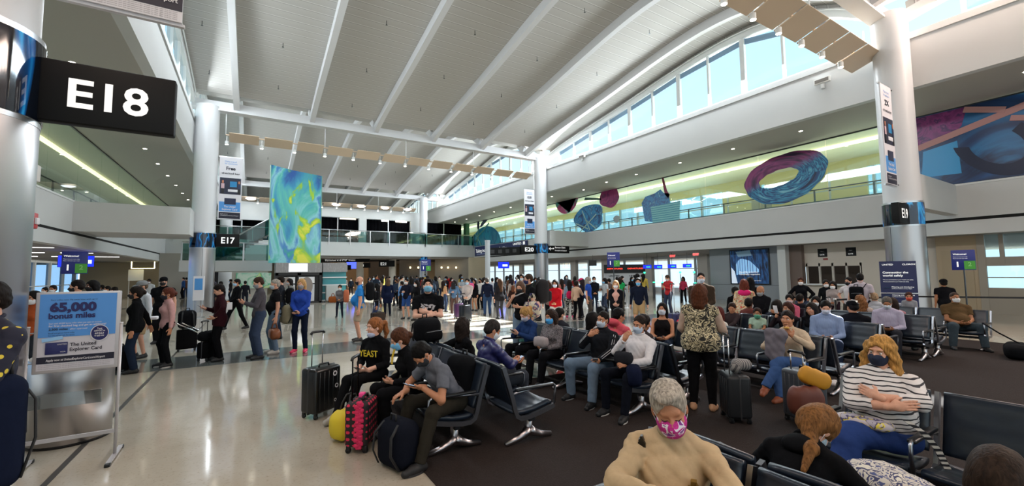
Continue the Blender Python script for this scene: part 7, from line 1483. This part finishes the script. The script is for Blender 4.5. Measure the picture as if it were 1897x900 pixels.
I = stand(1528, 517, 13.6, -10, 'woman with a black waistcoat over a pale top by the service windows', female=True, hair=('bun', '#14100f'), mask='#dfe3e8', skin='m', top=('#15181c', 'long'), bottom=(DK, 'long'), group=M_)
I = stand(1541, 520, 13.0, 10, 'girl in a grey printed sweatshirt beside the white patterned suitcase', female=True, hair=('long', '#14100f'), mask='#e6e8ea', skin='t', top=('#9c9290', 'long'), bottom=('#30202a', 'long'), group=M_, arms='clasp')
I = stand(1571, 511, 12.2, 30, 'young man in a white T-shirt with a black mask, elbows out', hair=('curly', '#14100f'), mask=BLKM, skin='l', top=('#c9c2c4', 'short'), bottom=('#3a3430', 'long'), group=M_, arms='hips') if False else stand(1571, 511, 12.2, 30, 'young man in a white T-shirt with a black mask, elbows out', hair=('short', '#14100f'), mask=BLKM, skin='l', top=('#c9c2c4', 'short'), bottom=('#3a3430', 'long'), group=M_, arms='hips')
I = stand(1592, 503, 11.2, 178, 'tall man in a pale striped shirt with a black sling bag, seen from behind', hair=('short', '#120f0f'), mask='#7fb0dc', skin='l', top=('#b4aab2', 'short'), bottom=('#20222a', 'long'), group=M_, build=1.15); backpack(I['w'](A(-.10, -.22, 1.0)), -math.radians(I['face']), .3, .16, .34, BLK, 'black sling bag on the tall man in the pale shirt')
MB().sweep([tuple(I['loc'](.12, -.06, .50)), tuple(I['loc'](.03, -.14, .36)), tuple(I['loc'](-.10, -.15, .16))], (.03, 0, .03), .01).build('bag_strap', BLK, I['root'])
I = stand(1748, 515, 12.4, 165, 'man in black shirt and cap at the barrier, seen from behind', hair=('short', '#14100f'), cap=('#141416', 'back'), mask=None, skin='t', top=('#111115', 'short'), bottom=('#15161a', 'long'), group=M_, build=1.35, lean=12)
# ---- background of the middle crowd
BGC = [(814, 511, 30, '#a89a84', 'beige shirt, left of the black cap'), (827, 511, 27, '#1b1820', 'dark clothes and cap, behind the red bag'), (745, 520, 21, '#5b7fae', 'light blue top, left of the blue shorts'), (763, 513, 22, '#20222a', 'dark clothes, between the blue shorts and the black cardigan'), (783, 512, 26, '#4a3a36', 'brown clothes, just left of the man with folded arms'), (855, 513, 24, '#8a8f94', 'grey clothes, right of the denim jacket'), (890, 514, 21, '#c3bfba', 'white top, right of the black dress'), (897, 513, 27, '#17181c', 'black clothes, left of the man in the navy jacket'), (912, 514, 23, '#b9bcc0', 'white striped sleeve, right of the man in the navy jacket'), (939, 510, 27, '#a7b3bf', 'pale shirt and sling strap, right of the two-tone hair'), (957, 511, 26, '#23419c', 'blue shirt, left of the pole with the papers'), (967, 505, 15.5, '#7d8a96', 'grey shirt and mask, looking over the woman reading papers'), (998, 513, 16, '#2a211e', 'dark curly hair behind the travel backpack'), (1040, 516, 21, '#a56a60', 'salmon top, right of the red jacket'), (1067, 519, 16, '#c6a58c', 'tan clothes, between denim shirt and pink cap'), (1089, 511, 15.5, '#24489c', 'bright blue jacket and grey hair, right of the pink cap'), (1100, 511, 18.5, '#16181f', 'black jacket and jeans by the belt barrier'), (1120, 514, 18.5, '#b3b8bd', 'white shirt by the belt barrier'), (1128, 515, 21, '#5c4a44', 'brown clothes left of the blonde woman in pink'), (1148, 512, 19.5, '#239a55', 'bright green shirt behind the blonde woman in pink'), (1152, 510, 24, '#121318', 'left of two in black before the counter wall'), (1170, 512, 24, '#181418', 'right of two in black before the counter wall'), (734, 516, 24, '#2a3548', 'slate coat, right of the long navy coat'), (707, 514, 24, '#6c5a50', 'brown jacket, left of the long navy coat'), (800, 516, 24, '#3d4b5c', 'slate jacket just right of the folded arms'), (822, 519, 20, '#b98f6a', 'tan top just left of the red bag')]
for k_, (px, hy, d, c_, w_) in enumerate(BGC):
    I = stand(px, hy, d, (k_*67) % 360, 'background traveller in the crowd: '+w_, hair=(('short', 'long', 'short', 'bob')[k_ % 4] if px not in (827,) else 'short', ('#15110f', '#241814', '#1b1513')[k_ % 3] if px != 1089 else '#8c867e'), cap=('#17171b',) if px == 827 else None, mask=(WMASK, BLUEM, BLKM, LMASK)[k_ % 4], skin='lmtld'[k_ % 5], top=(c_, ('long', 'short')[k_ % 2]), bottom=((DJEAN, JEANS, DK, '#4a4640')[k_ % 4], 'long'), lod=3 if d > 20 else 2, group='background travellers of the middle crowd', arms=('down', 'clasp', 'hold1')[k_ % 3])
    if px == 827: pack_on(I, fabric('#c4252c'), 'bright red backpack in the crowd left of the woman in denim', .5, .6, .3)
# ---- seated crowd on the right
I = seat_at('G', 4.95, 'small child with a green mask in a pale green T-shirt between the seat backs', h=1.18, hs=.93, head=(4, -5, 0), turn=-20, hair=('short', '#2b1a14'), mask='#4f9c80', skin='t', top=('#9fb8a6', 'short'), bottom=(DJEAN, 'long'), arms='lap', lean=0, feet={1: (.1, .36, .2), -1: (-.1, .36, .2)})
I = seat_at('G', 4.40, 'woman with brown hair holding a pale phone in front of her face', female=True, h=1.58, hair=('bob', '#3a2018'), mask=None, skin='m', top=('#2a2226', 'long'), bottom=(DK, 'long'), arms='up', armL=((-.03, .34, .96), (-1, -.2, -.8))); phone(I['w'](A(-.03, .42, 1.04)), math.radians(75), -math.radians(I['face']), 'pale phone held up by the woman with brown hair', PAPER)
I = seat_at('G', 3.70, 'man with dark hair and a white mask in an open light blue shirt', h=1.76, lean=2, head=(22, -4, 0), turn=-22, hair=('short', '#14100f'), mask='#c9cee0', skin='l', top=(stripes('#7386ad', '#8798b8', 60, 'X'), 'long'), bottom=('#232c40', 'long'), arms='lap', build=1.1)
I = seat_at('G', 5.55, 'dark-haired child seen behind the empty seats, right of the curved travel bag', h=1.4, hs=.95, hair=('short', '#2d1c16'), mask=None, skin='m', top=('#3a3134', 'long'), bottom=(DK, 'long'), head=(14, -20, 0), arms='lap')
I = seat_at('F', 4.75, 'person with round maroon hair bent over behind the woman in camouflage', h=1.5, female=True, hair=('bob', '#4c1510'), mask=None, skin='m', top=('#c9c3bb', 'long'), bottom=(DK, 'long'), lean=14, head=(18, -10, 0), arms='lap')
b = empty('travel_bag', (7.9, 5.5, .85), math.radians(20)); tag(b, 'curved white-rimmed black bag standing behind the maroon hair', 'bag'); MB().rbox(-.30, .30, -.08, .08, 0, .38, .16, 5).build('body', BLK, b); MB().tube([(-.3+.6*i/10, -.09, .12+.28*math.sin(math.pi*i/10)) for i in range(11)], .022, 8).build('rim', mat('#d8c9b8', .5), b)
I = seat_at('H', 3.52, 'man in a black cap with a white badge and black jacket, seen from behind', h=1.76, hair=('short', '#14100f'), cap=('#0f1013', 'back'), mask=None, skin='m', top=('#15151a', 'long'), bottom=(DK, 'long'), turn=-30, head=(14, -20, 0), arms='lap', build=1.2)
MB().obox(tuple(I['hl'](.02, -.12, .08)), (.014, 0, 0), (0, .004, 0), (.008, 0, .02)).build('cap_badge', emitm('#efe9dc', .3), I['root'])
I = seat_at('I', 3.52, 'grey-haired man in a pale striped shirt with a white mask, looking at his hands', h=1.74, lean=6, head=(26, -4, 0), turn=-14, hair=('short', '#5c5650'), mask='#cfd4dc', skin='t', top=(stripes('#b1a8ba', '#a097ae', 55, 'X'), 'long'), bottom=('#2a2a30', 'long'), arms='lap', build=1.15); held_phone(I, 'phone of the grey-haired man in the striped shirt')
I = seat_at('I', 5.42, 'woman with a grey mask and pink collar among the seated families', h=1.66, female=True, hair=('bun', '#14100f'), mask='#b9a9b0', skin='l', top=('#b85a72', 'long'), bottom=(DK, 'long'), arms='lap', turn=-20)
I = seat_at('I', 5.98, 'boy with dark hair and a white shirt left of the woman with the pink collar', h=1.5, hair=('short', '#1a1311'), mask=None, skin='t', top=('#b9b2b0', 'short'), bottom=(DK, 'long'), arms='lap', turn=-20, dx=-.5)
I = seat_at('I', 4.86, 'dark-haired woman with a pale mask behind the man in light blue', h=1.6, female=True, hair=('long', '#171213'), mask='#c6c8cc', skin='m', top=('#1c1a1e', 'long'), bottom=(DK, 'long'), arms='lap', turn=-10)
I = seat_at('G', 4.05, 'person with dark hair leaning between the teenager and the man in light blue', h=1.56, female=True, hair=('long', '#15110f'), mask=None, skin='m', top=('#17161a', 'long'), bottom=(DK, 'long'), arms='lap', lean=10, dx=.35)
I = seat_at('J', 4.18, 'woman with wavy light brown hair and a cream top, seen from behind', h=1.70, female=True, hair=('curly', '#7c5232'), mask=None, skin='l', top=('#b9a8a0', 'long'), bottom=(DK, 'long'), arms='lap', dx=.1)
I = seat_at('J', 3.58, 'woman with long dark brown hair and a pink top behind the grey-haired man', h=1.60, female=True, hair=('long', '#24160f'), mask=None, skin='m', top=('#a07078', 'long'), bottom=(DK, 'long'), arms='lap')
I = seat_at('K', 4.55, 'old man with white hair and a pale shirt, back turned, behind the curly hair', h=1.66, hair=('crop', '#a08468'), mask=None, skin='l', top=('#b8b8bf', 'long'), bottom=(DK, 'long'), arms='lap', turn=160, dx=.1)
I = seat_at('K', 3.02, 'heavy man in a brown T-shirt with a white mask, legs apart', h=1.78, lean=-6, head=(0, -6, 0), turn=-34, hair=('crop', '#3a2a22'), mask='#dcdcdc', skin='t', top=('#57432c', 'short'), bottom=('#39434a', 'long'), arms='lap', build=1.35, belly=.07, feet={1: (.28, .42), -1: (-.22, .48)})
I = person((15.2, 4.25, 0), tocam((15.2, 4.25)), 1.15, 'stand', lod=2, hs=.95, hair=('short', '#3a1c14'), mask='#c94a3a', skin='m', top=('#8a8a90', 'long'), bottom=(DK, 'long'), arms='lap', label='child with a reddish mask whose head shows above the empty seats on the right', group='standing travellers')
for k_, (row, y, c_, w_) in enumerate((('D', 6.3, '#2a2c34', 'slate jacket, behind the woman in the patterned blouse'), ('E', 4.98, '#4a2c30', 'maroon cardigan, beside the woman with long black hair'), ('H', 4.8, '#3a3e4a', 'slate top in the middle of the seated rows'), ('H', 5.4, '#6a3c38', 'rust top in the middle of the seated rows'), ('J', 5.4, '#24262e', 'dark jacket near the service counter'))):
    if row in 'E': continue
    seat_at(row, y, 'seated traveller in a '+w_, h=1.55+.03*k_, hair=('short', 'long', 'bob', 'short', 'short')[k_] and ((('short', 'long', 'bob', 'short', 'short')[k_]), '#17120f'), mask=WMASK, skin='lmtdm'[k_], top=(c_, 'long'), bottom=(DK, 'long'), arms='lap', lod=2)
# ---- far concourse: people deep under the gallery
random.seed(11); pal = ['#15151a', '#3a3f4a', '#8a2a2a', '#b8a04a', '#2c4a7a', '#9a9a9a', '#1c2430', '#6a4a3a', '#c9c2b8', '#28332c']
for k_ in range(50):
    px = 600+k_*8.2+random.uniform(-3, 3) if k_ < 24 else random.uniform(340, 352) if k_ < 28 else random.uniform(1000, 1215) if k_ < 36 else 700+(k_-36)*22+random.uniform(-6, 6); d = random.uniform(34, 40) if k_ < 28 else random.uniform(22, 29)
    if 655 < px < 690 and k_ % 2: continue
    hh = random.uniform(1.5, 1.8); p = ground_at(px, d)
    person(tuple(p), random.uniform(0, 360), hh, 'stand', lod=3, hair=(random.choice(['short', 'long', 'bob']), '#17120f'), mask=random.choice([None, WMASK, BLUEM]), skin=random.choice('lmtd'), top=(pal[k_ % 10], 'long'), bottom=(random.choice([DJEAN, DK, JEANS]), 'long'), label='tiny distant traveller in the crowd at the far end of the hall' if k_ < 28 else 'small distant traveller near the bright windows on the right', group='distant crowd under the far gallery' if k_ < 28 else 'distant crowd by the windows')
